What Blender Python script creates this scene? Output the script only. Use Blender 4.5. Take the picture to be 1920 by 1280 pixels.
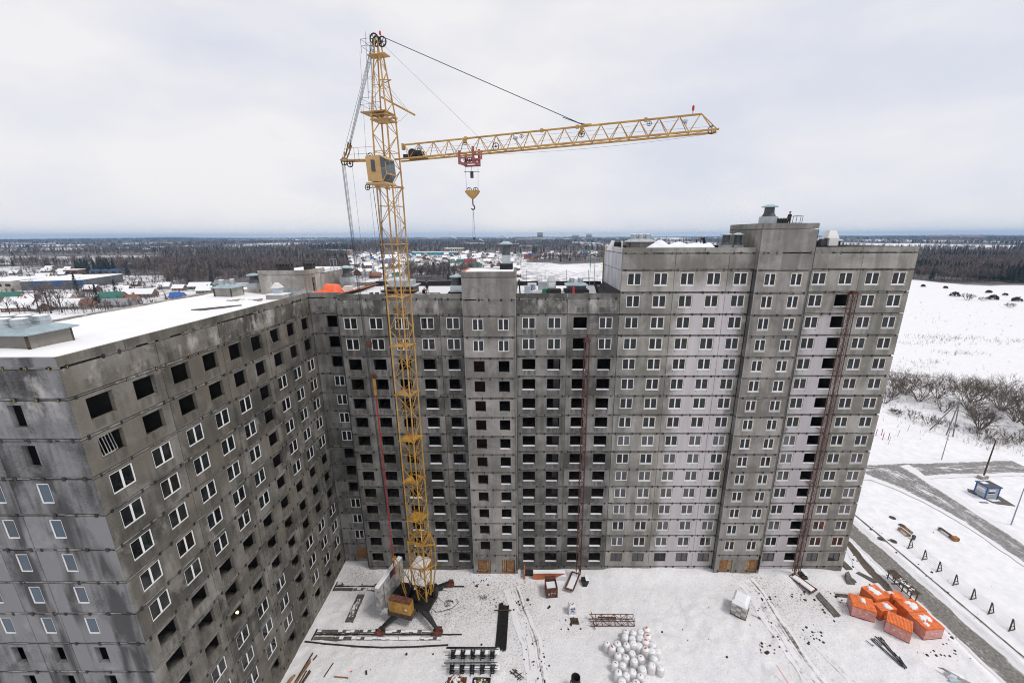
import bpy, math, random
import numpy as np
from mathutils import Matrix, Vector

for _o in list(bpy.data.objects):
    bpy.data.objects.remove(_o)
sc = bpy.context.scene
col = sc.collection
rnd = random.Random(11)
PI = math.pi

# ------------------------------------------------------------------ camera
CAM = Vector((-11.977, -52.255, 48.949))
_yaw, _pit, _rol = math.radians(-0.2747), math.radians(-15.2814), math.radians(-0.2277)
_f = Vector((math.sin(_yaw) * math.cos(_pit), math.cos(_yaw) * math.cos(_pit), math.sin(_pit)))
_r = Vector((math.cos(_yaw), -math.sin(_yaw), 0))
_u = _r.cross(_f)
_r2 = _r * math.cos(_rol) + _u * math.sin(_rol)
_u2 = -_r * math.sin(_rol) + _u * math.cos(_rol)
cd = bpy.data.cameras.new('camera')
cam = bpy.data.objects.new('camera', cd)
col.objects.link(cam)
m3 = Matrix((_r2, _u2, -_f)).transposed()
cam.matrix_world = Matrix.Translation(CAM) @ m3.to_4x4()
cd.sensor_width = 36
cd.lens = 36 * 771.54 / 1920
cd.shift_x = -(982.64 - 960) / 1920
cd.shift_y = (653.7 - 640) / 1920
cd.clip_start = 0.5
cd.clip_end = 60000
sc.camera = cam

# ------------------------------------------------------------------ sky, sun, exposure
SUN_EL, SUN_AZ = math.radians(58), math.radians(112)   # azimuth measured from +Y towards +X
world = bpy.data.worlds.new('World')
sc.world = world
world.use_nodes = True
wt = world.node_tree
wt.nodes.clear()
def wn(t, **k):
    n = wt.nodes.new(t)
    for a, b in k.items():
        setattr(n, a, b)
    return n
sky = wn('ShaderNodeTexSky', sky_type='NISHITA')
sky.sun_disc = False
sky.sun_elevation = SUN_EL
sky.sun_rotation = SUN_AZ
bg1 = wn('ShaderNodeBackground')
bg1.inputs[1].default_value = 0.09
wt.links.new(sky.outputs[0], bg1.inputs[0])
tc = wn('ShaderNodeTexCoord')
mp = wn('ShaderNodeMapping')
mp.inputs['Scale'].default_value = (1.0, 1.0, 2.6)
mp.inputs['Location'].default_value = (0.35, 0.0, 0.2)
nz = wn('ShaderNodeTexNoise')
nz.inputs['Scale'].default_value = 2.1
nz.inputs['Detail'].default_value = 7
nz.inputs['Roughness'].default_value = 0.52
rp = wn('ShaderNodeValToRGB')
rp.color_ramp.elements[0].position = 0.34
rp.color_ramp.elements[0].color = (0.635, 0.655, 0.73, 1)
rp.color_ramp.elements[1].position = 0.60
rp.color_ramp.elements[1].color = (0.80, 0.78, 0.785, 1)
bg2 = wn('ShaderNodeBackground')
bg2.inputs[1].default_value = 1.0
mx = wn('ShaderNodeMixShader')
mx.inputs[0].default_value = 0.93
out = wn('ShaderNodeOutputWorld')
wt.links.new(tc.outputs['Generated'], mp.inputs[0])
wt.links.new(mp.outputs[0], nz.inputs['Vector'])
wt.links.new(nz.outputs['Fac'], rp.inputs[0])
wt.links.new(rp.outputs[0], bg2.inputs[0])
wt.links.new(bg1.outputs[0], mx.inputs[1])
wt.links.new(bg2.outputs[0], mx.inputs[2])
wt.links.new(mx.outputs[0], out.inputs[0])

sd = bpy.data.lights.new('sun', 'SUN')
sd.energy = 1.45
sd.angle = math.radians(14)
sd.color = (1.0, 0.95, 0.88)
sun = bpy.data.objects.new('sun', sd)
col.objects.link(sun)
_sd = Vector((math.sin(SUN_AZ) * math.cos(SUN_EL), math.cos(SUN_AZ) * math.cos(SUN_EL), math.sin(SUN_EL)))
sun.rotation_euler = _sd.to_track_quat('Z', 'Y').to_euler()
sun.location = (0, 0, 120)

sc.view_settings.view_transform = 'Standard'
sc.view_settings.look = 'None'
sc.view_settings.exposure = 0.25
sc.view_settings.gamma = 1
sc.view_settings.use_curve_mapping = False
sc.render.engine = 'CYCLES'
try:
    sc.cycles.use_denoising = True
    sc.cycles.denoiser = 'OPENIMAGEDENOISE'
    sc.cycles.denoising_prefilter = 'ACCURATE'
    sc.cycles.filter_width = 1.05
    sc.cycles.max_bounces = 5
    sc.cycles.diffuse_bounces = 3
    sc.cycles.glossy_bounces = 2
    sc.cycles.transmission_bounces = 2
    sc.cycles.transparent_max_bounces = 6
    sc.cycles.volume_bounces = 0
except Exception:
    pass

# ------------------------------------------------------------------ helpers
WL = {}
class MB:
    """collects shapes (world coordinates) and links them as one mesh object"""
    def __init__(s):
        s.v, s.f, s.m = [], [], []
    def add(s, vs, fs, mi=0):
        b = len(s.v)
        s.v.extend(tuple(map(float, p)) for p in vs)
        for f in fs:
            s.f.append(tuple(i + b for i in f)); s.m.append(mi)
        return s
    def box(s, x0, y0, z0, x1, y1, z1, mi=0):
        return s.add([(x0, y0, z0), (x1, y0, z0), (x1, y1, z0), (x0, y1, z0), (x0, y0, z1), (x1, y0, z1), (x1, y1, z1), (x0, y1, z1)],
                     [(3, 2, 1, 0), (4, 5, 6, 7), (0, 1, 5, 4), (1, 2, 6, 5), (2, 3, 7, 6), (3, 0, 4, 7)], mi)
    def obox(s, c, ang, hx, hy, z0, z1, mi=0, tx=1.0, ty=1.0):
        """box centred on c=(x,y) turned by ang, top scaled by tx, ty"""
        ca, sa = math.cos(ang), math.sin(ang)
        P = lambda a, b, z: (c[0] + a * ca - b * sa, c[1] + a * sa + b * ca, z)
        return s.add([P(-hx, -hy, z0), P(hx, -hy, z0), P(hx, hy, z0), P(-hx, hy, z0),
                      P(-hx * tx, -hy * ty, z1), P(hx * tx, -hy * ty, z1), P(hx * tx, hy * ty, z1), P(-hx * tx, hy * ty, z1)],
                     [(3, 2, 1, 0), (4, 5, 6, 7), (0, 1, 5, 4), (1, 2, 6, 5), (2, 3, 7, 6), (3, 0, 4, 7)], mi)
    def tube(s, a, b, r, n=5, mi=0, r2=None):
        a, b = Vector(a), Vector(b)
        r2 = r if r2 is None else r2
        d = b - a
        if d.length < 1e-6:
            return s
        d.normalize()
        u = d.cross(Vector((0, 0, 1)) if abs(d.z) < .9 else Vector((1, 0, 0))).normalized()
        w = d.cross(u)
        vs = []
        for p, rr in ((a, r), (b, r2)):
            for i in range(n):
                t = 2 * PI * (i + .5) / n
                vs.append(p + u * (math.cos(t) * rr) + w * (math.sin(t) * rr))
        fs = [(i, (i + 1) % n, n + (i + 1) % n, n + i) for i in range(n)]
        fs += [tuple(range(n - 1, -1, -1)), tuple(range(n, 2 * n))]
        return s.add(vs, fs, mi)
    def path(s, pts, r, n=5, mi=0):
        for a, b in zip(pts, pts[1:]):
            s.tube(a, b, r, n, mi)
        return s
    def lathe(s, c, prof, n=16, mi=0, capt=True, capb=True):
        """prof: list of (r, z) bottom to top around vertical axis at c=(x,y)"""
        vs = []
        for r, z in prof:
            for i in range(n):
                t = 2 * PI * i / n
                vs.append((c[0] + r * math.cos(t), c[1] + r * math.sin(t), z))
        fs = []
        for j in range(len(prof) - 1):
            for i in range(n):
                fs.append((j * n + i, j * n + (i + 1) % n, (j + 1) * n + (i + 1) % n, (j + 1) * n + i))
        if capb: fs.append(tuple(range(n - 1, -1, -1)))
        if capt: fs.append(tuple(range((len(prof) - 1) * n, len(prof) * n)))
        return s.add(vs, fs, mi)
    def disc(s, c, axis, r, w, n=14, mi=0):
        """wheel: short cylinder centred at c with the given axis"""
        a = Vector(axis).normalized() * (w / 2)
        return s.tube(Vector(c) - a, Vector(c) + a, r, n, mi)
    def obj(s, name, mats, parent=None, at=None, label=None, cat=None, group=None, kind=None, smooth=False):
        if at is None:
            at = WL[parent.name] if parent is not None else Vector((0, 0, 0))
        at = Vector(at)
        me = bpy.data.meshes.new(name)
        me.from_pydata([(p[0] - at.x, p[1] - at.y, p[2] - at.z) for p in s.v], [], s.f)
        if not isinstance(mats, (list, tuple)):
            mats = [mats]
        for q in mats:
            me.materials.append(q)
        if len(mats) > 1:
            me.polygons.foreach_set('material_index', s.m)
        if smooth:
            me.polygons.foreach_set('use_smooth', [True] * len(s.f))
        me.update()
        o = link(name, me, parent)
        o.location = at - (WL[parent.name] if parent is not None else Vector((0, 0, 0)))
        WL[o.name] = at
        tag(o, label, cat, group, kind)
        return o

def link(name, data, parent=None):
    o = bpy.data.objects.new(name, data)
    col.objects.link(o)
    if parent is not None:
        o.parent = parent
    return o
def tag(o, label=None, cat=None, group=None, kind=None):
    if label: o['label'] = label
    if cat: o['category'] = cat
    if group: o['group'] = group
    if kind: o['kind'] = kind
    return o
def thing(name, label, cat, loc=(0, 0, 0), group=None):
    o = link(name, None)
    o.empty_display_size = .3
    o.location = loc
    WL[o.name] = Vector(loc)
    return tag(o, label, cat, group)
KIDS = {}
def kids(o):
    return [c for c in o.children]
def dup(o, loc=None, rz=None, label=None, group=None, scale=None, parent=None):
    c = o.copy()
    col.objects.link(c)
    if parent is not None:
        c.parent = parent
    if loc is not None: c.location = loc
    if rz is not None: c.rotation_euler = (0, 0, rz)
    if scale is not None: c.scale = scale if hasattr(scale, '__len__') else (scale,) * 3
    if label: c['label'] = label
    if group: c['group'] = group
    for k in kids(o):
        dup(k, parent=c)
    return c

# value noise on arrays
def _hash(i, j, seed):
    n = (i * 374761393 + j * 668265263 + seed * 1442695041) & 0x7fffffff
    n = ((n ^ (n >> 13)) * 1274126177) & 0x7fffffff
    return ((n ^ (n >> 16)) & 0xffff) / 65535.0
def vnoise(x, y, seed=0):
    x = np.asarray(x, float); y = np.asarray(y, float)
    i = np.floor(x).astype(np.int64); j = np.floor(y).astype(np.int64)
    fx = x - i; fy = y - j
    fx = fx * fx * (3 - 2 * fx); fy = fy * fy * (3 - 2 * fy)
    a = _hash(i, j, seed); b = _hash(i + 1, j, seed); c = _hash(i, j + 1, seed); d = _hash(i + 1, j + 1, seed)
    return (a * (1 - fx) + b * fx) * (1 - fy) + (c * (1 - fx) + d * fx) * fy
def fbm(x, y, seed=0, oct=4):
    s, a, t = 0, .5, 0
    for k in range(oct):
        s = s + a * vnoise(np.asarray(x) * 2 ** k, np.asarray(y) * 2 ** k, seed + k * 7); t += a; a *= .5
    return s / t
def smooth(a, b, x):
    t = np.clip((np.asarray(x, float) - a) / (b - a), 0, 1)
    return t * t * (3 - 2 * t)

# ------------------------------------------------------------------ materials
def newmat(name):
    m = bpy.data.materials.new(name)
    m.use_nodes = True
    t = m.node_tree
    t.nodes.clear()
    o = t.nodes.new('ShaderNodeOutputMaterial')
    b = t.nodes.new('ShaderNodeBsdfPrincipled')
    t.links.new(b.outputs[0], o.inputs[0])
    return m, t, b
class NT:
    def __init__(s, t): s.t = t
    def n(s, typ, **k):
        q = s.t.nodes.new(typ)
        for a, b in k.items(): setattr(q, a, b)
        return q
    def l(s, a, b): s.t.links.new(a, b)
    def pos(s, scale=(1, 1, 1), loc=(0, 0, 0), src='pos'):
        if src == 'pos': o = s.n('ShaderNodeNewGeometry').outputs['Position']
        elif src == 'obj': o = s.n('ShaderNodeTexCoord').outputs['Object']
        else: o = s.n('ShaderNodeTexCoord').outputs['UV']
        m = s.n('ShaderNodeMapping')
        m.inputs['Scale'].default_value = scale
        m.inputs['Location'].default_value = loc
        s.l(o, m.inputs[0])
        return m.outputs[0]
    def noise(s, vec, scale=1, detail=4, rough=.55, dist=0):
        q = s.n('ShaderNodeTexNoise')
        q.inputs['Scale'].default_value = scale
        q.inputs['Detail'].default_value = detail
        q.inputs['Roughness'].default_value = rough
        q.inputs['Distortion'].default_value = dist
        s.l(vec, q.inputs['Vector'])
        return q.outputs['Fac']
    def ramp(s, fac, *st):
        q = s.n('ShaderNodeValToRGB')
        e = q.color_ramp.elements
        while len(e) < len(st): e.new(.5)
        for a, (p, c) in zip(e, st):
            a.position = p
            a.color = (c, c, c, 1) if not hasattr(c, '__len__') else (*c, 1)
        s.l(fac, q.inputs[0])
        return q.outputs[0]
    def math(s, op, a, b=0.5, clamp=False):
        q = s.n('ShaderNodeMath', operation=op)
        q.use_clamp = clamp
        for i, v in enumerate((a, b)):
            if hasattr(v, 'links'): s.l(v, q.inputs[i])
            else: q.inputs[i].default_value = v
        return q.outputs[0]
    def mix(s, fac, a, b, mode='MIX'):
        q = s.n('ShaderNodeMixRGB', blend_type=mode)
        for i, v in enumerate((fac, a, b)):
            if hasattr(v, 'links'): s.l(v, q.inputs[i])
            elif hasattr(v, '__len__'): q.inputs[i].default_value = (*v, 1)
            else: q.inputs[i].default_value = v
        return q.outputs[0]
    def bump(s, h, strength, dist, b):
        q = s.n('ShaderNodeBump')
        q.inputs['Strength'].default_value = strength
        q.inputs['Distance'].default_value = dist
        s.l(h, q.inputs['Height'])
        s.l(q.outputs[0], b.inputs['Normal'])
    def rand(s): return s.n('ShaderNodeObjectInfo').outputs['Random']

def pm(name, c, rough=.7, metal=0.0, var=.18, scale=3.0, bump=0.0, c2=None, stretch=(1, 1, 1), orand=.12, spec=None, src='pos'):
    """paint-like material: base colour broken up by noise towards c2 (or a darker self), per-object tint"""
    m, t, b = newmat(name)
    q = NT(t)
    v = q.pos(stretch, src=src)
    n = q.noise(v, scale, 5, .6)
    c2 = c2 or tuple(x * (1 - 2.2 * var) if var < .45 else x * .1 for x in c)
    colr = q.mix(q.ramp(n, (.38, 0.0), (.66, 1.0)), c2, c)
    if orand:
        k = q.math('ADD', q.math('MULTIPLY', q.rand(), 2 * orand), 1 - orand)
        cc = q.n('ShaderNodeCombineXYZ')
        for i in range(3): q.l(k, cc.inputs[i])
        colr = q.mix(1.0, colr, cc.outputs[0], 'MULTIPLY')
    q.l(colr, b.inputs['Base Color'])
    b.inputs['Roughness'].default_value = rough
    b.inputs['Metallic'].default_value = metal
    if spec is not None: b.inputs['Specular IOR Level'].default_value = spec
    if bump: q.bump(q.noise(v, scale * 6, 4), bump, .02, b)
    return m

def concrete(name, dark, mid, light, streak=1.0, plaster=None, eff=.5, warm=None, sill=0, lime=None):
    m, t, b = newmat(name)
    q = NT(t)
    big = q.noise(q.pos((.22, .22, .30)), 1.0, 4, .55, .6)
    st = q.noise(q.pos((1.1, 1.1, .10), (3, 1, 0)), 1.0, 4, .6)
    st2 = q.noise(q.pos((.55, .55, .07), (9, 4, 2)), 1.0, 3, .55)
    fine = q.noise(q.pos((5, 5, 9)), 1.0, 5, .65)
    v = q.math('ADD', q.math('MULTIPLY', big, .65), q.math('MULTIPLY', st, .45 * streak))
    v = q.math('ADD', v, q.math('MULTIPLY', fine, .30))
    v = q.math('ADD', v, q.math('MULTIPLY', q.math('SUBTRACT', q.rand(), .5), .20))
    v = q.math('DIVIDE', v, 1.40)
    c = q.ramp(v, (.405, dark), (.50, mid), (.61, light))
    # dark run-off streaks
    c = q.mix(q.math('MULTIPLY', q.ramp(st2, (.52, 0.0), (.61, 1.0)), .6 * streak), c, tuple(x * .55 for x in mid))
    # lime efflorescence / frost patches
    ef = q.noise(q.pos((.5, .5, .33), (31, 7, 3)), 1.0, 5, .6, .4)
    c = q.mix(q.math('MULTIPLY', q.ramp(ef, (.55, 0.0), (.66, 1.0)), eff), c, tuple(min(.6, x * 1.55) for x in light))
    if warm:
        wn_ = q.noise(q.pos((.16, .16, .16), (50, 0, 9)), 1.0, 3, .5)
        c = q.mix(q.math('MULTIPLY', q.ramp(wn_, (.45, 0.0), (.62, 1.0)), .6), c, warm)
    if sill:
        # damp runs below the window openings (panel coordinates)
        so = q.n('ShaderNodeSeparateXYZ'); q.l(q.n('ShaderNodeTexCoord').outputs['Object'], so.inputs[0])
        fx = q.math('ABSOLUTE', q.math('SUBTRACT', q.math('MODULO', so.outputs[0], 3.3239), 1.66))
        inx = q.math('MULTIPLY', q.math('SUBTRACT', 1.05, fx), 5.0, True)
        inz = q.math('MULTIPLY', q.math('MULTIPLY', q.math('SUBTRACT', so.outputs[2], .12), 4, True), q.math('MULTIPLY', q.math('SUBTRACT', .97, so.outputs[2]), 12, True))
        dn = q.noise(q.pos((2.2, 2.2, .22), (7, 3, 1)), 1.0, 4, .6)
        k = q.math('MULTIPLY', q.math('MULTIPLY', inx, inz), q.ramp(dn, (.42, 0.0), (.58, 1.0)))
        c = q.mix(q.math('MULTIPLY', k, sill), c, tuple(x * .42 for x in mid))
    if lime:
        # white lime runs under the parapet
        sz = q.n('ShaderNodeSeparateXYZ'); q.l(q.n('ShaderNodeNewGeometry').outputs['Position'], sz.inputs[0])
        wz = q.math('MULTIPLY', q.math('MULTIPLY', q.math('SUBTRACT', sz.outputs[2], lime[0]), 1.1, True), q.math('MULTIPLY', q.math('SUBTRACT', lime[1], sz.outputs[2]), 4, True))
        ln = q.noise(q.pos((.75, .75, .45), (17, 2, 5)), 1.0, 6, .65)
        c = q.mix(q.math('MULTIPLY', wz, q.ramp(ln, (.50, 0.0), (.66, .8))), c, (.46, .44, .42))
    if plaster:
        sep = q.n('ShaderNodeSeparateXYZ')
        q.l(q.n('ShaderNodeNewGeometry').outputs['Position'], sep.inputs[0])
        nn = q.math('MULTIPLY', q.math('SUBTRACT', q.noise(q.pos((.35, .35, .35), (5, 5, 5)), 1.0, 5, .65), .5), 5.0)
        def band(o, lo, hi, w):
            a = q.math('DIVIDE', q.math('SUBTRACT', q.math('ADD', o, nn), lo), w, True)
            bb = q.math('DIVIDE', q.math('SUBTRACT', hi, q.math('ADD', o, nn)), w, True)
            return q.math('MULTIPLY', a, bb)
        tot = None
        for (x0, x1, z1) in plaster:
            k = q.math('MULTIPLY', band(sep.outputs[0], x0, x1, 1.1), band(sep.outputs[2], -9, z1, 1.4))
            k = q.math('MULTIPLY', k, q.math('LESS_THAN', q.math('SUBTRACT', 0, sep.outputs[1]), .5))
            tot = k if tot is None else q.math('MAXIMUM', tot, k)
        pc = q.mix(q.ramp(st, (.3, 0.0), (.7, 1.0)), (.43, .40, .41), (.54, .51, .525))
        c = q.mix(q.math('MULTIPLY', tot, .92), c, pc)
    q.l(c, b.inputs['Base Color'])
    b.inputs['Roughness'].default_value = .9
    b.inputs['Specular IOR Level'].default_value = .2
    q.bump(fine, .35, .03, b)
    return m

M = {}
M['conc_mid'] = concrete('concrete_middle', (.08, .078, .070), (.155, .15, .138), (.255, .245, .23), 1.0, eff=.25, sill=.75, lime=(39.2, 41.4))
M['conc_right'] = concrete('concrete_right', (.17, .163, .143), (.255, .246, .222), (.35, .335, .312), .9, plaster=((7.2, 15.9, 43.6), (23.6, 29.0, 39.5)), eff=.2)
M['conc_wing'] = concrete('concrete_wing', (.06, .057, .050), (.128, .121, .107), (.23, .219, .20), 1.0, eff=.42, warm=(.155, .134, .110), sill=.5, lime=(39.0, 41.4))
M['conc_end'] = concrete('concrete_end', (.045, .045, .046), (.105, .105, .107), (.21, .21, .214), 1.5, eff=.35, lime=(37.5, 41.4))
M['conc_riser'] = concrete('concrete_riser', (.16, .152, .139), (.25, .238, .22), (.335, .315, .298), .9, eff=.2)
M['conc_roof'] = concrete('concrete_roof', (.22, .205, .185), (.31, .29, .265), (.40, .38, .35), .8, eff=.6)
M['slab_edge'] = pm('slab_edge', (.26, .25, .235), .9, var=.25, scale=1.4)
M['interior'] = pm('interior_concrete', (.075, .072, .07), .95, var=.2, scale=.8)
M['interior_light'] = pm('interior_block', (.34, .33, .33), .95, var=.15, scale=.8)
M['interior_brick'] = pm('interior_brick', (.15, .075, .05), .95, var=.25, scale=2)
M['white'] = pm('white_plastic', (.80, .80, .80), .4, var=.03, orand=.03)
M['cream'] = pm('foam_border', (.66, .53, .32), .9, var=.3, scale=6)
M['darkframe'] = pm('dark_frame', (.035, .04, .045), .5)
M['iron'] = pm('dark_iron', (.035, .03, .027), .7, var=.3)
M['yellowiron'] = pm('yellow_bracket', (.42, .30, .03), .7, var=.35, scale=8)
M['wood'] = pm('plywood', (.33, .16, .06), .8, var=.22, scale=2.5)
M['wood_pale'] = pm('pale_wood', (.46, .33, .19), .8, var=.25, scale=4)
M['wood_dark'] = pm('dark_wood', (.11, .075, .05), .85, var=.3, scale=4)
M['orange'] = pm('orange_brick', (.90, .215, .055), .7, var=.12, scale=2, orand=.1)
M['film'] = pm('shrink_film', (.66, .32, .28), .35, var=.12, scale=2.5, c2=(.56, .23, .19))
M['terracotta'] = pm('painted_terracotta', (.56, .17, .07), .8, var=.12)
M['rust'] = pm('rusty_steel', (.17, .065, .04), .85, var=.3, scale=3)
M['redsteel'] = pm('red_primer', (.115, .033, .03), .7, var=.25, scale=3)
M['crane'] = pm('crane_yellow', (.52, .315, .095), .6, var=.12, scale=.8, c2=(.33, .185, .055), orand=.08)
M['crane_low'] = pm('crane_yellow_low', (.52, .30, .05), .6, var=.16, scale=.9, c2=(.30, .15, .025), orand=.1)
M['cranecab'] = pm('cab_paint', (.60, .37, .15), .5, var=.08, scale=1)
M['black'] = pm('black_paint', (.018, .018, .018), .6, var=.25, scale=2)
M['rope'] = pm('steel_rope', (.05, .05, .065), .6)
M['pink'] = pm('trolley_paint', (.36, .11, .10), .7, var=.2)
M['redlamp'] = pm('red_lamp', (.6, .03, .03), .4)
M['galv'] = pm('galvanised_sheet', (.50, .545, .57), .42, .55, var=.1, scale=1.5)
M['galvroof'] = pm('sheet_cap', (.42, .53, .58), .45, .3, var=.12, scale=1.2)
M['ductdark'] = pm('grey_duct', (.075, .085, .095), .6, .1, var=.15)
M['bitumen'] = pm('bitumen_felt', (.022, .022, .024), .85, var=.25, scale=2)
M['stain'] = pm('wet_roof', (.10, .10, .105), .5, var=.25, scale=1)
M['blue'] = pm('blue_paint', (.02, .09, .34), .6, var=.1)
M['green'] = pm('green_sheet', (.015, .17, .09), .6, var=.1)
M['red'] = pm('red_paint', (.42, .03, .025), .55, var=.15)
M['sackcloth'] = pm('white_sack', (.74, .725, .725), .75, var=.06, scale=2.5, bump=.2)
M['aerated'] = pm('aerated_block', (.60, .575, .545), .9, var=.08, scale=3)
M['aeratedgap'] = pm('grey_wrap', (.33, .325, .30), .9, var=.1)
M['asphalt'] = pm('asphalt_plate', (.15, .142, .13), .9, var=.25, scale=2.5)
M['clod'] = pm('earth_clod', (.055, .043, .033), .95, var=.3, scale=4)
M['bark'] = pm('tree_bark', (.085, .07, .058), .95, var=.25, scale=2)
M['twig'] = pm('bare_twigs', (.15, .125, .107), .95, var=.2, scale=.3)
M['twig2'] = pm('ochre_twigs', (.19, .152, .11), .95, var=.2, scale=.3)
M['twigred'] = pm('red_twigs', (.14, .06, .06), .95, var=.2, scale=.3)
M['birch'] = pm('birch_bark', (.36, .34, .32), .9, var=.3, scale=.5)
M['needle'] = pm('spruce_needles', (.022, .036, .028), .9, var=.3, scale=.3)
M['clothdark'] = pm('dark_clothing', (.02, .02, .025), .9)
M['skin'] = pm('skin', (.45, .25, .18), .6, var=.05)
M['helmet'] = pm('orange_helmet', (.75, .12, .03), .4, var=.05)
M['lilac'] = pm('lilac_pole', (.34, .32, .42), .6, var=.1)
M['greypole'] = pm('weathered_pole', (.26, .245, .24), .85, var=.2, scale=2, stretch=(3, 3, .4))
M['kiosk'] = pm('kiosk_panel', (.42, .47, .53), .6, var=.06)
M['tarp'] = pm('orange_tarp', (.95, .15, .05), .5, var=.08)

def glassmat(name, tint, r=.05, ior=1.55):
    m, t, b = newmat(name)
    q = NT(t)
    k = q.math('ADD', q.math('MULTIPLY', q.rand(), 1.1), .45)
    cc = q.n('ShaderNodeCombineXYZ')
    for i in range(3): q.l(q.math('MULTIPLY', k, tint[i]), cc.inputs[i])
    nn = q.noise(q.pos((.9, .9, .7)), 1.3, 3)
    q.l(q.mix(q.ramp(nn, (.48, 0.0), (.66, .35)), cc.outputs[0], (.06, .063, .066)), b.inputs['Base Color'])
    b.inputs['Roughness'].default_value = r
    b.inputs['IOR'].default_value = ior
    return m
M['pane'] = glassmat('window_glass', (.010, .0125, .013), ior=1.42)
M['panereflect'] = glassmat('painted_reflection_glass', (.035, .037, .042), ior=1.8)  # lower storeys: brighter snow reflection put into paler, shinier glass
M['paneblue'] = glassmat('blue_film_glass', (.02, .045, .07))
M['cabglass'] = glassmat('cab_glass', (.06, .075, .09))

def snowmat(name, c=(.80, .815, .85), bump=.25, sc1=1.2, dirt=0.0, dcol=(.25, .22, .2)):
    m, t, b = newmat(name)
    q = NT(t)
    p = q.pos()
    n1 = q.noise(p, sc1, 6, .6)
    n2 = q.noise(p, sc1 * 7, 4, .6)
    cc = q.mix(q.ramp(n1, (.3, 0.0), (.7, 1.0)), tuple(x * .93 for x in c), c)
    if dirt:
        cc = q.mix(q.math('MULTIPLY', q.ramp(n2, (.55, 0.0), (.7, 1.0)), dirt), cc, dcol)
    q.l(cc, b.inputs['Base Color'])
    b.inputs['Roughness'].default_value = .85
    b.inputs['Specular IOR Level'].default_value = .15
    q.bump(q.math('ADD', n1, q.math('MULTIPLY', n2, .35)), bump, .12, b)
    return m
M['snow'] = snowmat('snow')
M['snowroof'] = snowmat('roof_snow', (.82, .83, .86), .12, .5)
M['snowthin'] = snowmat('thin_snow', (.70, .705, .74), .1, 1.5, .5, (.2, .2, .21))

def strip_mat(name, base, base2, snowc, ruts, snowy=.45, edge=.14):
    """road or track: UV x across (0..1), UV y along in metres"""
    m, t, b = newmat(name)
    q = NT(t)
    uv = q.n('ShaderNodeTexCoord').outputs['UV']
    sep = q.n('ShaderNodeSeparateXYZ'); q.l(uv, sep.inputs[0])
    mpn = q.n('ShaderNodeMapping'); mpn.inputs['Scale'].default_value = (16, .10, 1); q.l(uv, mpn.inputs[0])
    lon = q.noise(mpn.outputs[0], 1.6, 6, .62)
    pn = q.noise(q.pos((.5, .5, .5)), 1.0, 6, .65)
    pf = q.noise(q.pos((3, 3, 3)), 1.0, 5, .65)
    c = q.mix(q.ramp(pf, (.3, 0.0), (.7, 1.0)), base, base2)
    s = q.math('ADD', q.math('MULTIPLY', lon, .6), q.math('MULTIPLY', pn, .4))
    s = q.math('ADD', s, q.math('MULTIPLY', q.math('SUBTRACT', pf, .5), .25))
    # distance from the strip's edge
    e = q.math('ABSOLUTE', q.math('SUBTRACT', sep.outputs[0], .5))
    e = q.math('MULTIPLY', q.math('SUBTRACT', e, .5 - edge), 1 / edge)
    e = q.math('MAXIMUM', e, 0)
    s = q.math('ADD', s, q.math('MULTIPLY', e, .55))
    for (u0, w, k) in ruts:
        g = q.math('DIVIDE', q.math('ABSOLUTE', q.math('SUBTRACT', sep.outputs[0], u0)), w, True)
        s = q.math('ADD', s, q.math('MULTIPLY', q.math('SUBTRACT', g, 1), k))
    f = q.ramp(s, (.64 - snowy * .35, 0.0), (.76 - snowy * .35, 1.0))
    q.l(q.mix(f, c, snowc), b.inputs['Base Color'])
    b.inputs['Roughness'].default_value = .7
    q.bump(pf, .3, .05, b)
    return m
M['road'] = strip_mat('icy_road', (.09, .088, .086), (.30, .29, .29), (.70, .70, .725), ((.3, .22, .10), (.7, .22, .10)), .52, .2)
M['road2'] = strip_mat('grey_drive', (.08, .074, .068), (.24, .228, .212), (.66, .66, .68), ((.5, .5, .12),), .40, .14)
M['track'] = strip_mat('muddy_track', (.05, .04, .03), (.22, .185, .16), (.745, .745, .775), ((.14, .10, .20), (.82, .14, .2)), .74, .25)
M['mud'] = strip_mat('trodden_earth', (.05, .038, .028), (.12, .09, .065), (.72, .72, .75), ((.5, .42, .3),), .70, .3)

# ------------------------------------------------------------------ ground
S, W7, FH, ATT = 3.3239, 6.508, 2.8, 2.06
XL, XR = -36.23, 36.48
XW, YR, YE = -40.59, 1.64, -28.38
XB, YB = -54.9, 14.3            # rear lines of the wing and of the main range
G0 = -0.9

def road_w(x, y):
    """1 where a road lies"""
    x = np.asarray(x, float); y = np.asarray(y, float)
    a = smooth(42.4, 43.0, x) * (1 - smooth(46.6, 47.2, x)) * (1 - smooth(24, 26, y))
    cx = 68.2 + .6 * smooth(-5, 12, y) - .8 * smooth(17, 28, y)
    b = (1 - smooth(-.3, .5, np.abs(x - cx) - 2.9 - 3.6 * smooth(13, 27, y))) * (1 - smooth(27, 28, y))
    c = (1 - smooth(3.0, 3.8, np.abs(y - 28.2))) * smooth(40, 42, x) * (1 - smooth(95, 98, x))
    return np.maximum(np.maximum(a, b), c)

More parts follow.
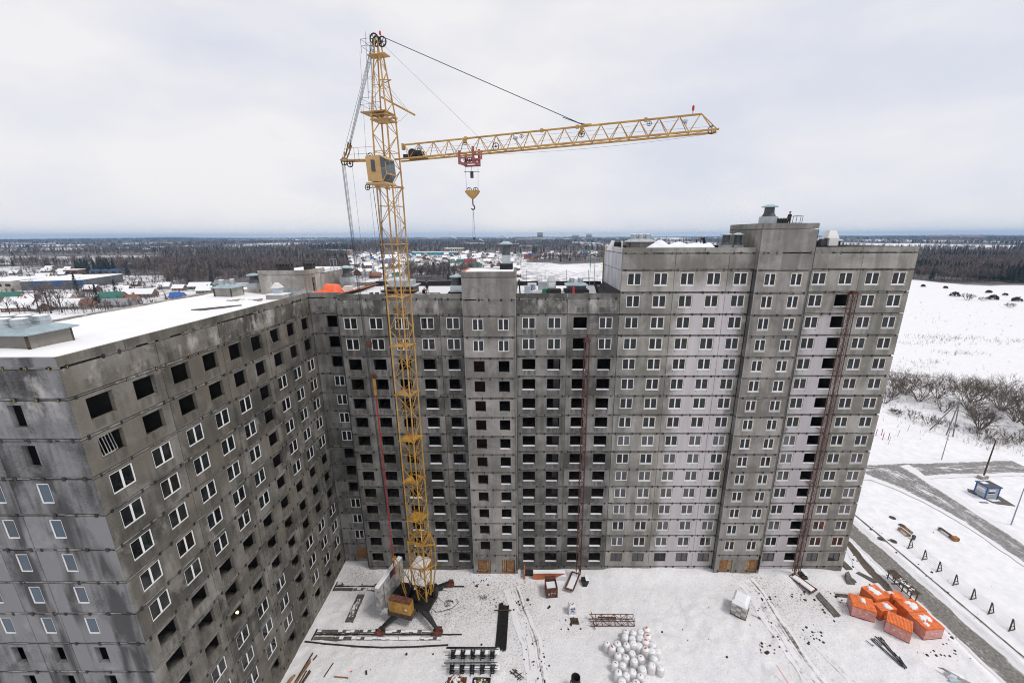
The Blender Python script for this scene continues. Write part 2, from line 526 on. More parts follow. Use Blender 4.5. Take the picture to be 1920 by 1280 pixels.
def polar(x, y):
    dy = np.asarray(y, float) - CAM.y
    t = (np.asarray(x, float) - CAM.x) / np.maximum(dy, 1)
    return 983 + 799 * t, dy
def forest_w(x, y):
    u, dy = polar(x, y)
    j = fbm(np.asarray(x) / 60, np.asarray(y) / 60, 5, 3) - .5
    j2 = fbm(np.asarray(x) / 260, np.asarray(y) / 260, 9, 3)
    d = dy * (1 + .25 * j)
    def b(v, lo, hi, w): return smooth(lo - w, lo + w, v) * (1 - smooth(hi - w, hi + w, v))
    f = b(u, -900, 300, 14) * smooth(720, 760, d) * (1 - b(d, 850, 1230, 12) * smooth(.35, .45, j2 + (u < 330) * .3))
    f = np.maximum(f, b(u, 285, 645, 6) * smooth(452, 476, d))
    f = np.maximum(f, b(u, 120, 300, 12) * b(d, 560, 700, 25) * .9)
    f = np.maximum(f, b(u, 630, 1140, 10) * smooth(1220, 1330, d))
    f = np.maximum(f, b(u, 755, 890, 10) * b(d, 470, 585, 18))
    f = np.maximum(f, b(u, 985, 1135, 18) * b(d, 800, 985, 30))
    f = np.maximum(f, b(u, 1125, 1700, 10) * smooth(850, 900, d))
    f = np.maximum(f, b(u, 1690, 3200, 8) * smooth(452, 470, d + (u - 1720) * .25))
    # clearings with snow far out
    clr = smooth(.60, .66, fbm(np.asarray(x) / 380, np.asarray(y) / 1500, 21, 3))
    return f * (1 - clr * smooth(1300, 1700, dy))

def gz(x, y):
    x = np.asarray(x, float); y = np.asarray(y, float)
    z = np.full(np.broadcast(x, y).shape, G0)
    yard = smooth(-41.5, -40, x) * (1 - smooth(41, 42.6, x)) * smooth(-60, -40, y) * (1 - smooth(2, 4, y))
    rough = .45 + .9 * smooth(.45, .65, fbm(x / 9, y / 9, 3, 3))
    z = z + yard * rough * ((fbm(x * .9, y * .9, 1, 4) - .5) * .34 + (fbm(x * 2.3, y * 2.3, 2, 2) - .5) * .20)
    z = z + yard * (fbm(x / 7, y / 7, 8, 2) - .5) * .18
    bank = smooth(-3.2, -.1, y) * (1 - smooth(2.5, 3.2, y))
    z = z + bank * (.22 + .2 * vnoise(x / 3, y / 3, 4)) * smooth(-36.3, -35, x) * (1 - smooth(33, 36, x))
    z = z + bank * .28 * smooth(-.5, .8, x) * (1 - smooth(15.5, 17, x))
    z = z + smooth(-5.5, -1.0, y) * (1 - smooth(2, 3, y)) * .18 * smooth(15.6, 17, x) * (1 - smooth(22.6, 24, x))
    z = z + smooth(-5.5, -1.0, y) * (1 - smooth(2, 3, y)) * .14 * smooth(-21, -19.8, x) * (1 - smooth(-13.4, -12.6, x))
    z = z + smooth(-5, 1.2, y) * (1 - smooth(2.5, 3.2, y)) * .42 * (1 - smooth(-37, -34.5, x)) * smooth(-42, -41, x)
    z = z + .55 * np.exp(-((x - 26.6) / 2.0) ** 2 - ((y + 1.6) / 1.5) ** 2) + .45 * np.exp(-((x - 31.8) / 2.2) ** 2 - ((y + 1.5) / 1.4) ** 2)
    z = z + .28 * np.exp(-((x - 1.2) / 3.6) ** 2 - ((y + 14.2) / 3.6) ** 2)
    # ploughed ridges beside the drive and the road
    z = z + (.22 * np.exp(-((x - 42.0) / .5) ** 2) + .30 * np.exp(-((x - 47.7) / .45) ** 2)) * (1 - smooth(22, 26, y)) * (.5 + vnoise(x * .8, y * .5, 12))
    r = np.hypot(x - CAM.x, y - CAM.y)
    out_ = smooth(55, 140, r)
    z = z + out_ * (fbm(x / 34, y / 34, 13, 3) - .5) * .35
    z = z + smooth(2200, 8000, r) * fbm(x / 2600, y / 2600, 17, 3) * 46
    u, dy = polar(x, y)
    z = z + smooth(5500, 9000, dy) * 34 * np.exp(-((u - 310) / 90) ** 2)
    rw = road_w(x, y)
    return z * (1 - rw) + rw * (G0 - .10)

def axis(lo, hi, step, far, g):
    a = list(np.arange(lo, hi + step * .5, step))
    d = step
    while a[-1] < far:
        d *= g; a.append(a[-1] + d)
    d = step
    while a[0] > -far:
        d *= g; a.insert(0, a[0] - d)
    return np.array(a)
gx = axis(-41.2, 100, .40, 10500, 1.075)
gy = axis(-24, 46, .36, 10500, 1.075)
gy = gy[gy > -2600]
X, Y = np.meshgrid(gx, gy)
Z = gz(X, Y)
nx, ny = len(gx), len(gy)
def grid_mesh(name, X, Y, Z):
    ny, nx = X.shape
    me = bpy.data.meshes.new(name)
    nv = nx * ny
    me.vertices.add(nv)
    me.vertices.foreach_set('co', np.stack([X, Y, Z], -1).reshape(-1).astype(np.float32))
    i = np.arange(nv).reshape(ny, nx)
    q = np.stack([i[:-1, :-1], i[:-1, 1:], i[1:, 1:], i[1:, :-1]], -1).reshape(-1, 4)
    me.loops.add(q.size); me.polygons.add(len(q))
    me.loops.foreach_set('vertex_index', q.reshape(-1).astype(np.int32))
    me.polygons.foreach_set('loop_start', (np.arange(len(q)) * 4).astype(np.int32))
    me.polygons.foreach_set('use_smooth', np.ones(len(q), bool))
    me.update()
    return me
gme = grid_mesh('ground', X, Y, Z)
ca = gme.color_attributes.new('cover', 'FLOAT_COLOR', 'POINT')
fw = forest_w(X, Y)
u_, dy_ = polar(X, Y)
speck = smooth(70, 110, X) * smooth(30, 60, Y) * .6
speck = np.maximum(speck, np.exp(-((X - 104) / 16) ** 2 - ((Y - 56) / 16) ** 2) * .8)
yardm = smooth(-41, -38, X) * (1 - smooth(40, 42, X)) * smooth(-40, -30, Y) * (1 - smooth(0, 1, Y))
churn = np.exp(-((X + 25) / 9) ** 2 - ((Y + 6) / 5) ** 2) * .8 + np.exp(-((X + 17) / 5) ** 2 - ((Y + 4) / 4) ** 2) * .6 + np.exp(-((X + 38) / 4) ** 2 - ((Y - 0) / 3) ** 2) * .9
churn = churn + np.exp(-((X - 29) / 4) ** 2 - ((Y + 5.5) / 3) ** 2) * .8 + np.exp(-((X + 5.5) / 3) ** 2 - ((Y + 9) / 2) ** 2) * .4
churn = churn + np.exp(-((X - 22) / 3.5) ** 2 - ((Y + 4) / 3.5) ** 2) * .7 + np.exp(-((X + 12.5) / 2.2) ** 2) * .45 + np.exp(-((X - 21.5) / 2.4) ** 2) * .4 + .18
town = smooth(250, 400, dy_) * (1 - smooth(1500, 1900, dy_)) * (1 - smooth(1120, 1200, u_)) * (1 - fw) * .85
town = town * (1 - np.exp(-((X - 60) / 75) ** 2 - ((Y - 620) / 150) ** 2))
colr = np.zeros((X.size, 4), np.float32)
colr[:, 0] = fw.reshape(-1)
colr[:, 1] = np.clip(speck, 0, 1).reshape(-1)
colr[:, 2] = np.clip(churn * yardm, 0, 1).reshape(-1)
colr[:, 3] = town.reshape(-1)
ca.data.foreach_set('color', colr.reshape(-1))
def ground_mat():
    m, t, b = newmat('snowy_ground')
    q = NT(t)
    at = q.n('ShaderNodeAttribute'); at.attribute_name = 'cover'
    sp = q.n('ShaderNodeSeparateColor'); q.l(at.outputs['Color'], sp.inputs[0])
    p = q.pos()
    n_mid = q.noise(p, .7, 6, .62)
    n_fine = q.noise(p, 4.5, 5, .65)
    n_far = q.noise(q.pos((1, 1, 1)), .035, 6, .65)
    c = q.mix(q.ramp(n_mid, (.35, 0.0), (.65, 1.0)), (.72, .725, .765), (.83, .83, .85))
    # grass tips showing through the field
    g = q.math('MULTIPLY', sp.outputs[1], q.ramp(q.math('ADD', q.math('MULTIPLY', n_fine, .6), q.math('MULTIPLY', n_mid, .4)), (.57, 0.0), (.66, 1.0)))
    c = q.mix(g, c, (.20, .175, .14))
    # churned, dirty snow of the yard
    c = q.mix(q.math('MULTIPLY', sp.outputs[2], q.ramp(n_mid, (.38, 0.0), (.60, .55))), c, (.58, .545, .535))
    k = q.math('MULTIPLY', sp.outputs[2], q.ramp(n_fine, (.50, 0.0), (.66, 1.0)))
    c = q.mix(k, c, (.25, .215, .185))
    # gardens, tracks and scrub of the settlement
    k = q.math('MULTIPLY', at.outputs['Alpha'], q.ramp(q.noise(q.pos((1, .45, 1)), .09, 6, .7), (.42, 0.0), (.58, 1.0)))
    c = q.mix(k, c, (.10, .085, .08))
    # leaf litter and thin snow under the trees
    lf = q.mix(q.ramp(n_far, (.35, 0.0), (.62, 1.0)), (.085, .072, .070), (.20, .185, .185))
    c = q.mix(q.ramp(q.math('ADD', sp.outputs[0], q.math('MULTIPLY', q.math('SUBTRACT', n_far, .5), .5)), (.3, 0.0), (.6, 1.0)), c, lf)
    q.l(c, b.inputs['Base Color'])
    b.inputs['Roughness'].default_value = .9
    b.inputs['Specular IOR Level'].default_value = .1
    q.bump(q.math('ADD', n_mid, q.math('MULTIPLY', n_fine, .6)), .8, .22, b)
    return m
gme.materials.append(ground_mat())
ground = link('ground', gme)
tag(ground, 'snow covered ground of the building yard running out to the fields and woods', None, None, 'structure')

def strip(name, pts, mat, lift, label, nacross=8, jit=.25, kind='structure'):
    """pts: (x, y, half_width); a sheet that lies on the ground"""
    P = []
    for (a, b) in zip(pts, pts[1:]):
        L = math.hypot(b[0] - a[0], b[1] - a[1])
        n = max(1, int(L / .6))
        for i in range(n):
            t = i / n
            P.append(tuple(a[k] * (1 - t) + b[k] * t for k in range(3)))
    P.append(pts[-1])
    P = np.array(P)
    for _ in range(4):
        P[1:-1] = (P[:-2] + 2 * P[1:-1] + P[2:]) / 4
    T = np.gradient(P[:, :2], axis=0)
    T /= np.linalg.norm(T, axis=1)[:, None]
    N = np.stack([-T[:, 1], T[:, 0]], 1)
    d = np.concatenate([[0], np.cumsum(np.linalg.norm(np.diff(P[:, :2], axis=0), axis=1))])
    w = np.linspace(-1, 1, nacross + 1)
    hw = P[:, 2][:, None] + jit * (vnoise(d[:, None] * .9, w[None] * 1.5 + 3, 31) - .5) * np.abs(w)[None] * 2
    XX = P[:, 0][:, None] + N[:, 0][:, None] * w[None] * hw
    YY = P[:, 1][:, None] + N[:, 1][:, None] * w[None] * hw
    ZZ = gz(XX, YY) + lift + (.02 * (1 - np.abs(w))[None])
    me = grid_mesh(name, XX, YY, ZZ)
    uv = me.uv_layers.new(name='UVMap')
    U = np.stack([np.broadcast_to((w + 1) / 2, XX.shape), np.broadcast_to(d[:, None], XX.shape)], -1).reshape(-1, 2)
    li = np.zeros(len(me.loops), np.int32); me.loops.foreach_get('vertex_index', li)
    uv.data.foreach_set('uv', U[li].reshape(-1).astype(np.float32))
    me.materials.append(mat)
    o = link(name, me)
    return tag(o, label, None, None, kind)
strip('drive', [(44.9, -40, 2.1), (44.9, -16, 2.05), (44.9, 4, 2.0), (45.3, 14, 1.9), (45.4, 26, 1.9)], M['road2'], .05, 'grey slushy drive running past the end of the tall block')
strip('road', [(45, 28.0, 3.0), (60, 27.9, 3.6), (74, 28.6, 3.5), (86, 29.2, 3.3), (94, 29.6, 3.6), (99, 29.5, 4.0)], M['road'], .075, 'icy grey road crossing beyond the tall block')
strip('side_road', [(67.6, -46, 3.0), (67.6, -20, 3.0), (68.4, 0, 3.0), (69.0, 10, 3.1), (68.8, 17, 4.0), (68.0, 23, 5.6), (66.5, 28.6, 8.0)], M['road'], .095, 'icy grey road coming down past the kiosk')
strip('yard_track', [(-14.2, -3.2, 1.2), (-13.6, -5.2, 1.25), (-12.4, -8.4, 1.3), (-11.4, -11.6, 1.3), (-10.7, -16.6, 1.35), (-10.2, -22, 1.4)], M['track'], .035, 'rutted snowy track with earth showing, leading to the doors of the middle block', jit=.35)
strip('yard_track', [(20.6, -2.0, 1.5), (21.4, -4.6, 1.5), (21.2, -7.6, 1.45), (21.2, -11.5, 1.3), (21.4, -16.6, 1.4), (21.6, -22, 1.4)], M['track'], .035, 'rutted snowy track with dark wheel lines, leading to the tall block', jit=.35)
strip('wheel_mark', [(23.9, -9.5, .25), (24.4, -12, .3), (25.4, -15, .32), (26.6, -19, .34)], M['track'], .03, 'faint grey wheel mark running beside the rutted track to the tall block', 4)
strip('trodden_earth', [(42.0, 6.2, .9), (41.3, 3.0, 1.4), (40.9, -.5, 1.5), (40.6, -3.2, 1.3), (40.6, -4.6, .7)], M['mud'], .05, 'bare brown earth beside the drive at the corner of the tall block', jit=.9)
strip('trodden_earth', [(32.4, -4.4, .5), (33.6, -4.6, 1.0), (35.2, -4.9, 1.1), (37.0, -5.2, .6)], M['mud'], .05, 'bare dark earth behind the pallets of orange bricks', jit=.9)
strip('kerb_strip', [(48.75, -26, .32), (48.7, -5, .34), (48.7, 8, .36), (48.5, 22, .36)], M['mud'], .04, 'wet line of earth and kerb between the drive and the snow field', jit=.25)
strip('ditch', [(118, 102, .5), (126, 95, .55), (132, 91.5, .6), (137, 88.5, .6), (140, 80, .6), (143, 71, .6), (147, 60, .6), (150, 48, .6)], M['mud'], .06, 'dark open ditch crossing the snow field behind the willow bushes', jit=.4)

# ------------------------------------------------------------------ the block of flats: three joined ranges
MESH = {}
def panel_mesh(w, z0, z1, ops, mat, t=.30, key=''):
    """wall panel w wide, from z0 to z1, front at y=0, openings (a0, a1, b0, b1)"""
    k = (round(w, 3), round(z0, 3), round(z1, 3), tuple(ops), mat.name, t)
    if k in MESH: return MESH[k]
    xs = sorted({0, w, *[o[0] for o in ops], *[o[1] for o in ops]})
    zs = sorted({z0, z1, *[o[2] for o in ops], *[o[3] for o in ops]})
    mb = MB()
    hole = lambda i, j: 0 <= i < len(xs) - 1 and 0 <= j < len(zs) - 1 and any(o[0] - 1e-6 <= xs[i] and xs[i + 1] <= o[1] + 1e-6 and o[2] - 1e-6 <= zs[j] and zs[j + 1] <= o[3] + 1e-6 for o in ops)
    out = lambda i, j: not (0 <= i < len(xs) - 1 and 0 <= j < len(zs) - 1) or hole(i, j)
    for i in range(len(xs) - 1):
        for j in range(len(zs) - 1):
            if hole(i, j): continue
            a, b, c, d = xs[i], xs[i + 1], zs[j], zs[j + 1]
            mb.add([(a, 0, c), (b, 0, c), (b, 0, d), (a, 0, d), (a, t, c), (b, t, c), (b, t, d), (a, t, d)], [(0, 1, 2, 3), (5, 4, 7, 6)])
            if out(i - 1, j): mb.add([(a, 0, c), (a, 0, d), (a, t, d), (a, t, c)], [(0, 1, 2, 3)])
            if out(i + 1, j): mb.add([(b, 0, c), (b, t, c), (b, t, d), (b, 0, d)], [(0, 1, 2, 3)])
            if out(i, j - 1): mb.add([(a, 0, c), (a, t, c), (b, t, c), (b, 0, c)], [(0, 1, 2, 3)])
            if out(i, j + 1): mb.add([(a, 0, d), (b, 0, d), (b, t, d), (a, t, d)], [(0, 1, 2, 3)])
    me = bpy.data.meshes.new('wall_panel')
    me.from_pydata(mb.v, [], mb.f)
    me.materials.append(mat)
    MESH[k] = me
    return me

def simple_mesh(key, build, mats, name):
    if key in MESH: return MESH[key]
    mb = MB(); build(mb)
    me = bpy.data.meshes.new(name)
    me.from_pydata(mb.v, [], mb.f)
    for q in mats: me.materials.append(q)
    if len(mats) > 1: me.polygons.foreach_set('material_index', mb.m)
    MESH[key] = me
    return me

class Facade:
    """a wall plane: origin at its left end (seen from outside), turned by rz"""
    def __init__(s, bld, x, y, rz, mat, zbase=0.0):
        s.b, s.o, s.rz, s.mat = bld, Vector((x, y, 0)), rz, mat
        s.R = Matrix.Rotation(rz, 3, 'Z')
    def put(s, name, me, a, d, z):
        o = link(name, me, s.b)
        o.location = s.o + s.R @ Vector((a, d, z)) - WL[s.b.name]
        o.rotation_euler = (0, 0, s.rz)
        return o
    def panel(s, a, w, z, ops=(), z0=.115, z1=2.685, mat=None, t=.30, name='wall_panel', d=0.0):
        return s.put(name, panel_mesh(w - .05, z0, z1, [tuple(round(v, 3) for v in o) for o in ops], mat or s.mat, t), a + .025, d, z)
    def window(s, a, z, w=1.74, h=1.54, style='white', glass=None):
        """fixed casement pair; a: left edge of the opening"""
        single = w < 1.2
        def fr(mb):
            p, y0, y1 = .095, .0, .09
            if style == 'dark': p = .08
            mb.box(0, y0, 0, p, y1, h); mb.box(w - p, y0, 0, w, y1, h)
            mb.box(p, y0, 0, w - p, y1, p); mb.box(p, y0, h - p, w - p, y1, h)
            if not single:
                mb.box(w / 2 - .075, y0 + .005, p, w / 2 + .075, y1, h - p)
            if style in ('foam', 'plaster', 'dark'):
                e = .055
                mb.box(w, -.062, -.0, w + e, .02, h + e, 1); mb.box(-.03, -.06, h, w, .02, h + e, 1)
                mb.box(-.035, -.061, 0, 0, .02, h, 1)
            if style in ('plaster', 'foam'):
                mb.box(-.03, -.075, -.10, w + .04, .0, -.03, 0)
            if style == 'plaster':
                for x, q in ((.12, .17), (.5 * w, .1), (w - .12, .2)):
                    mb.box(x - .022, -.066, -.12 - q, x + .022, -.055, -.11, 2)
                mb.box(-.02, -.064, -.125, w + .02, -.056, -.10, 2)
        fm = {'white': M['white'], 'foam': M['white'], 'plaster': M['white'], 'dark': M['darkframe']}[style]
        me = simple_mesh(('win', round(w, 2), style), fr, [fm, M['cream'], M['iron']], 'window')
        o = s.put('window', me, a, .055, z)
        p = .095
        def pn(mb):
            mb.add([(0, 0, 0), (1, 0, 0), (1, 0, 1), (0, 0, 1), (0, .02, 0), (1, .02, 0), (1, .02, 1), (0, .02, 1)],
                   [(0, 1, 2, 3), (5, 4, 7, 6), (0, 3, 7, 4), (1, 5, 6, 2)])
        pm_ = simple_mesh(('pane', (glass or M['pane']).name), pn, [glass or M['pane']], 'pane')
        spans = [(p, w - p)] if single else [(p, w / 2 - .075), (w / 2 + .075, w - p)]
        for x0, x1 in spans:
            g = link('pane', pm_, o)
            g.location = (x0, .03, p)
            g.scale = (x1 - x0, 1, h - 2 * p)
        return o

def brackets(bld, spans, levels, yellow_from, name='joint_bracket'):
    """steel plates that tie the panels along the horizontal joints. spans: (facade, a0, a1)"""
    mb = MB(); r = random.Random(3)
    for fc, offs, n in spans:
        for k in levels(n):
            z = k if isinstance(k, float) else k * FH
            for a in offs:
                if r.random() < .12: continue
                x = a + r.uniform(-.06, .06)
                w, h = r.choice(((.17, .34), (.14, .26), (.2, .30)))
                mi = 1 if (z > yellow_from and r.random() < .75) else 0
                c = [fc.o + fc.R @ Vector((x + sx * w / 2, yy, z + zz)) for sx in (-1, 1) for yy in (-.035, .02) for zz in (-h * .55, h * .45)]
                mb.add(c, [(0, 1, 5, 4), (2, 6, 7, 3), (0, 4, 6, 2), (1, 3, 7, 5), (0, 2, 3, 1), (4, 5, 7, 6)], 0)
                if mi:
                    c = [fc.o + fc.R @ Vector((x - w * .1 + sx * w * .22, yy, z + zz)) for sx in (-1, 1) for yy in (-.045, -.034) for zz in (-h * .5, h * .25)]
                    mb.add(c, [(0, 1, 5, 4), (2, 6, 7, 3), (0, 4, 6, 2), (1, 3, 7, 5), (0, 2, 3, 1), (4, 5, 7, 6)], 1)
    o = mb.obj(name, [M['iron'], M['yellowiron']], bld)
    o['kind'] = 'stuff'
    return o

def mortar(bld, fc, a0, a1, levels, seed):
    """patchy mortar bed on the horizontal joints: one joint_strip per storey"""
    r = random.Random(seed)
    for z in levels:
        mb = MB(); a = a0 + .02
        while a < a1 - .2:
            L = r.uniform(.5, 2.2)
            b_ = min(a1 - .02, a + L)
            if r.random() < .62:
                y = r.uniform(-.012, .02)
                c = [fc.o + fc.R @ Vector((xx, yy, z + zz)) for xx in (a, b_) for yy in (y, .1) for zz in (-.05 - r.uniform(0, .02), .045 + r.uniform(0, .02))]
                mb.add(c, [(0, 1, 5, 4), (2, 6, 7, 3), (0, 4, 6, 2), (1, 3, 7, 5), (0, 2, 3, 1), (4, 5, 7, 6)])
            a = b_ + r.uniform(.02, .4)
        if mb.v:
            mb.obj('mortar_strip', M['slab_edge'], bld)['kind'] = 'stuff'

WZ = .93      # sill above the storey's floor line
def bay(w0, n, ww=1.74):
    """openings of a panel that holds n windows at spacing w0"""
    return [((i + .5) * w0 - ww / 2, (i + .5) * w0 + ww / 2, WZ, WZ + 1.54) for i in range(n)]

def attic(fc, panels, n, off=None, extra=0):
    zt = n * FH
    for a, w, k in panels:
        fc.panel(a, w, zt, (), .11, ATT - .10)
    # parapet pieces are cut at other places than the panels below
    a0, a1 = panels[0][0], panels[-1][0] + panels[-1][1]
    cuts = [a0] + [a for a in (off or []) if a0 < a < a1] + [a1]
    for a, b_ in zip(cuts, cuts[1:]):
        fc.panel(a, b_ - a, zt, (), ATT + .06, ATT + .66, name='parapet_panel', t=.25)

def interior(bld, x0, x1, y0, y1, n, xs, horizontal=True, corr=4.6, rear=True):
    """floor slabs, cross walls and corridor wall behind a facade along x (front at y0) or along y (front at x1)"""
    for k in range(0, n + 1):
        mb = MB().box(x0, y0, k * FH - .05, x1, y1, k * FH + .045)
        mb.obj('floor_slab', M['slab_edge'], bld)

# ---- tall block on the east side
tall = thing('apartment_block', 'tallest unfinished grey panel block, sixteen storeys, with pale plastered strips', 'building', (18, 6, 0))
fT = Facade(tall, 0, 0, 0, M['conc_right'])
rT = Facade(tall, 16.45, -.85, 0, M['conc_riser'])
NT_ = 16
TP = [(0, 2 * S, 2), (2 * S, 2 * S, 2), (4 * S, S - .02, 1), (5 * S + W7 + .03, 2 * S, 2), (7 * S + W7 + .03, XR - 7 * S - W7 - .03, 2)]
DARKROW = set()
for k in range(1, NT_ + 1):
    z = (k - 1) * FH
    wi = 0
    for a, w, n in TP:
        fT.panel(a, w, z, bay(S, n))
        for i in range(n):
            xo = a + (i + .5) * S - .87
            wi += 1
            if wi == 7 and k <= 15:          # the column served by the hoist stays open
                mb = MB().box(xo + .0175, -.03, z + WZ - .03, xo + 1.74 + .0175, .22, z + WZ + .05)
                mb.obj('sill_ledge', M['white'], tall)
                continue
            st = 'dark' if k == 1 else ('plaster' if wi in (3, 4, 5, 6) and k < 16 else ('foam' if wi != 1 else 'white'))
            fT.window(xo + .0175, z + WZ, style=st, glass=M['panereflect'] if k < 9 and rnd.random() < .75 else None)
    # stair riser
    w2 = 6.7 / 2
    if k == 1:
        ops = [(.62, 2.55, -.45, 1.95), (4.45, 6.38, -.45, 1.95)]
        rT.panel(0, 6.7, z, ops, -1.1, 2.70)
    else:
        ops = [(1.02, 2.44, WZ - .02, WZ + 1.52), (4.27, 5.69, WZ - .02, WZ + 1.52)]
        rT.panel(0, 6.7, z, ops)
        for o in ops: rT.window(o[0] + .0175, z + o[2], 1.42, style='foam')
    fT.put('riser_cheek', panel_mesh(.83, .10, 2.70, [], M['conc_mid'], .3), 16.45, 0, z).rotation_euler = (0, 0, -PI / 2)
    fT.put('riser_cheek', panel_mesh(.83, .10, 2.70, [], M['conc_right'], .3), 23.15, -.85, z).rotation_euler = (0, 0, PI / 2)
attic(fT, TP[:3], NT_, [3.6, 10.2]); attic(fT, TP[3:], NT_, [29.6])
zt = NT_ * FH
for (z0, z1) in ((.08, ATT - .07), (ATT + .07, 4.80)):
    rT.panel(0, 6.7, zt, (), z0, z1)
rT.panel(0, 6.7, zt, (), 4.93, 5.54, name='parapet_panel')
for (x0, x1, y0, y1, z1, m_) in ((16.36, 16.47, -.07, .02, 16 * FH, 'bitumen'), (23.12, 23.22, -.05, .02, 16 * FH, 'bitumen'), (16.44, 16.50, -.865, -.80, 16 * FH + 4.8, 'interior_light'), (23.10, 23.16, -.862, -.80, 16 * FH + 4.8, 'bitumen')):
    MB().box(x0, y0, -.6, x1, y1, z1).obj('corner_joint', M[m_], tall)
# doors of the stair riser: boarded up
for i, (a, b_) in enumerate(((17.07, 19.0), (20.9, 22.83))):
    d = MB()
    d.box(a + .04, -.72, -.45, a + 1.28 if i == 0 else a + .72, -.66, 1.95)
    dd = d.obj('boarded_door', M['wood'] if i == 0 else M['wood_pale'], tall)
    r = random.Random(i)
    x0, x1 = (a + 1.3, b_ - .02) if i == 0 else (a + .76, b_ - .03)
    if i == 0:
        for j in range(9):
            MB().box(x0, -.73 + r.uniform(-.02, .02), -.44 + j * .265, x1, -.69, -.2 + j * .265).obj('board', M['wood_pale'], dd)
    else:
        for j in range(8):
            MB().box(a + .05, -.76 + r.uniform(-.02, .02), -.44 + j * .30, a + .7, -.725, -.17 + j * .30).obj('board', M['wood_pale'], dd)
        MB().box(x0, -.71, -.44, x1, -.66, 1.8).obj('plywood_sheet', M['wood'], dd)
        MB().box(a - .02, -.80, 1.93, b_ + .02, -.7, 2.03).obj('lintel_board', M['wood_pale'], dd)
# riser returns above the main roof, long rear part
for x, rz in ((16.45, 1), (23.15, -1)):
    for j, (y0, y1) in enumerate(((-.55, 3.0), (3.03, 7.2))):
        MB().box(x if rz > 0 else x - .28, y0, zt + .1, x + .28 if rz > 0 else x, y1, zt + 4.80).obj('wall_panel', M['conc_right'], tall)
        MB().box(x - .02 if rz > 0 else x - .25, y0, zt + 4.93, x + .25 if rz > 0 else x + .02, y1, zt + 5.54).obj('parapet_panel', M['conc_right'], tall)
MB().box(16.47, 7.2, zt, 23.13, 7.5, zt + 5.54).obj('wall_panel', M['conc_right'], tall)
MB().box(16.7, -.5, zt + 4.85, 22.9, 7.2, zt + 5.2).obj('roof', M['snowthin'], tall)
# west face above the middle block: smoothed white plaster
wside = pm('white_render', (.60, .60, .63), .85, var=.14, scale=.5, stretch=(1, 1, .3), c2=(.36, .36, .38), orand=.06)
for k in (14, 15):
    for y0, y1 in ((.33, 6.2), (6.23, 12.0)):
        MB().box(.012, y0, k * FH + .08, .31, y1, k * FH + 2.74).obj('side_panel', wside, tall)
for y0, y1 in ((.33, 6.2), (6.23, 12.0)):
    MB().box(.012, y0, 16 * FH - .0, .31, y1, 16 * FH + ATT - .06).obj('side_panel', wside, tall)
    MB().box(.03, y0, 16 * FH + ATT + .02, .3, y1, 16 * FH + ATT + .66).obj('parapet_panel', wside, tall)
# east gable, rear wall, roof
for k in range(16):
    for y0, y1 in ((.33, 5.0), (5.03, 12.0)):
        MB().box(XR - .31, y0, k * FH + .09, XR - .012, y1, k * FH + 2.71).obj('gable_panel', M['conc_right'], tall)
for y0, y1 in ((.27, 5.0), (5.03, 12.0)):
    MB().box(XR - .31, y0, 16 * FH + .09, XR - .012, y1, 16 * FH + ATT - .05).obj('gable_panel', M['conc_right'], tall)
    MB().box(XR - .28, y0, 16 * FH + ATT + .06, XR - .012, y1, 16 * FH + ATT + .66).obj('parapet_panel', M['conc_right'], tall)
MB().box(0.02, 12.0, -1.2, XR - .012, 12.3, 16 * FH + ATT + .66).obj('rear_wall', M['conc_right'], tall)
MB().box(.32, .27, 16 * FH + ATT - .25, 16.4, 12, 16 * FH + ATT + .12).obj('roof', M['stain'], tall)
MB().box(23.2, .27, 16 * FH + ATT - .25, XR - .33, 12, 16 * FH + ATT + .12).obj('roof', M['stain'], tall)
interior(tall, .2, XR - .34, .07, 12, 16, None)
MB().box(16.5, -.8, -.07, 23.1, .02, .06).obj('floor_slab', M['slab_edge'], tall)
for k in range(1, 17):
    MB().box(16.52, -.82, k * FH - .05, 23.08, .02, k * FH + .045).obj('floor_slab', M['slab_edge'], tall)
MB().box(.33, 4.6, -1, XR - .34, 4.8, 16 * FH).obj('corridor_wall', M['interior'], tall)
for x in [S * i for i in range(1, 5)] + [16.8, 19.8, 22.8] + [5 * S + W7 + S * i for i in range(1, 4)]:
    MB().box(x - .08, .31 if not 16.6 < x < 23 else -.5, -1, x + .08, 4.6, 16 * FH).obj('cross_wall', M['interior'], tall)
# plinth
for a, w, n in TP:
    fT.panel(a, w, 0, (), -1.3, -.06, d=.03, name='plinth_panel')
off = lambda ws: [a + q for a, w, n in ws for q in ((.45, 1.25, w - .45) if n == 1 else (.45, S - .55, S + .55, w - .45))]
brackets(tall, [(fT, off(TP), 16), (rT, [.5, 2.1, 3.3, 4.9, 6.2], 16)], lambda n: list(range(0, 17)) + [n * FH + ATT], 44.0)
for fc, a0, a1 in ((fT, 0, 16.4), (fT, 23.2, XR), (rT, 0, 6.7)):
    mortar(tall, fc, a0, a1, [k * FH for k in range(1, 17)] + [16 * FH + ATT], int(a0) + 5)

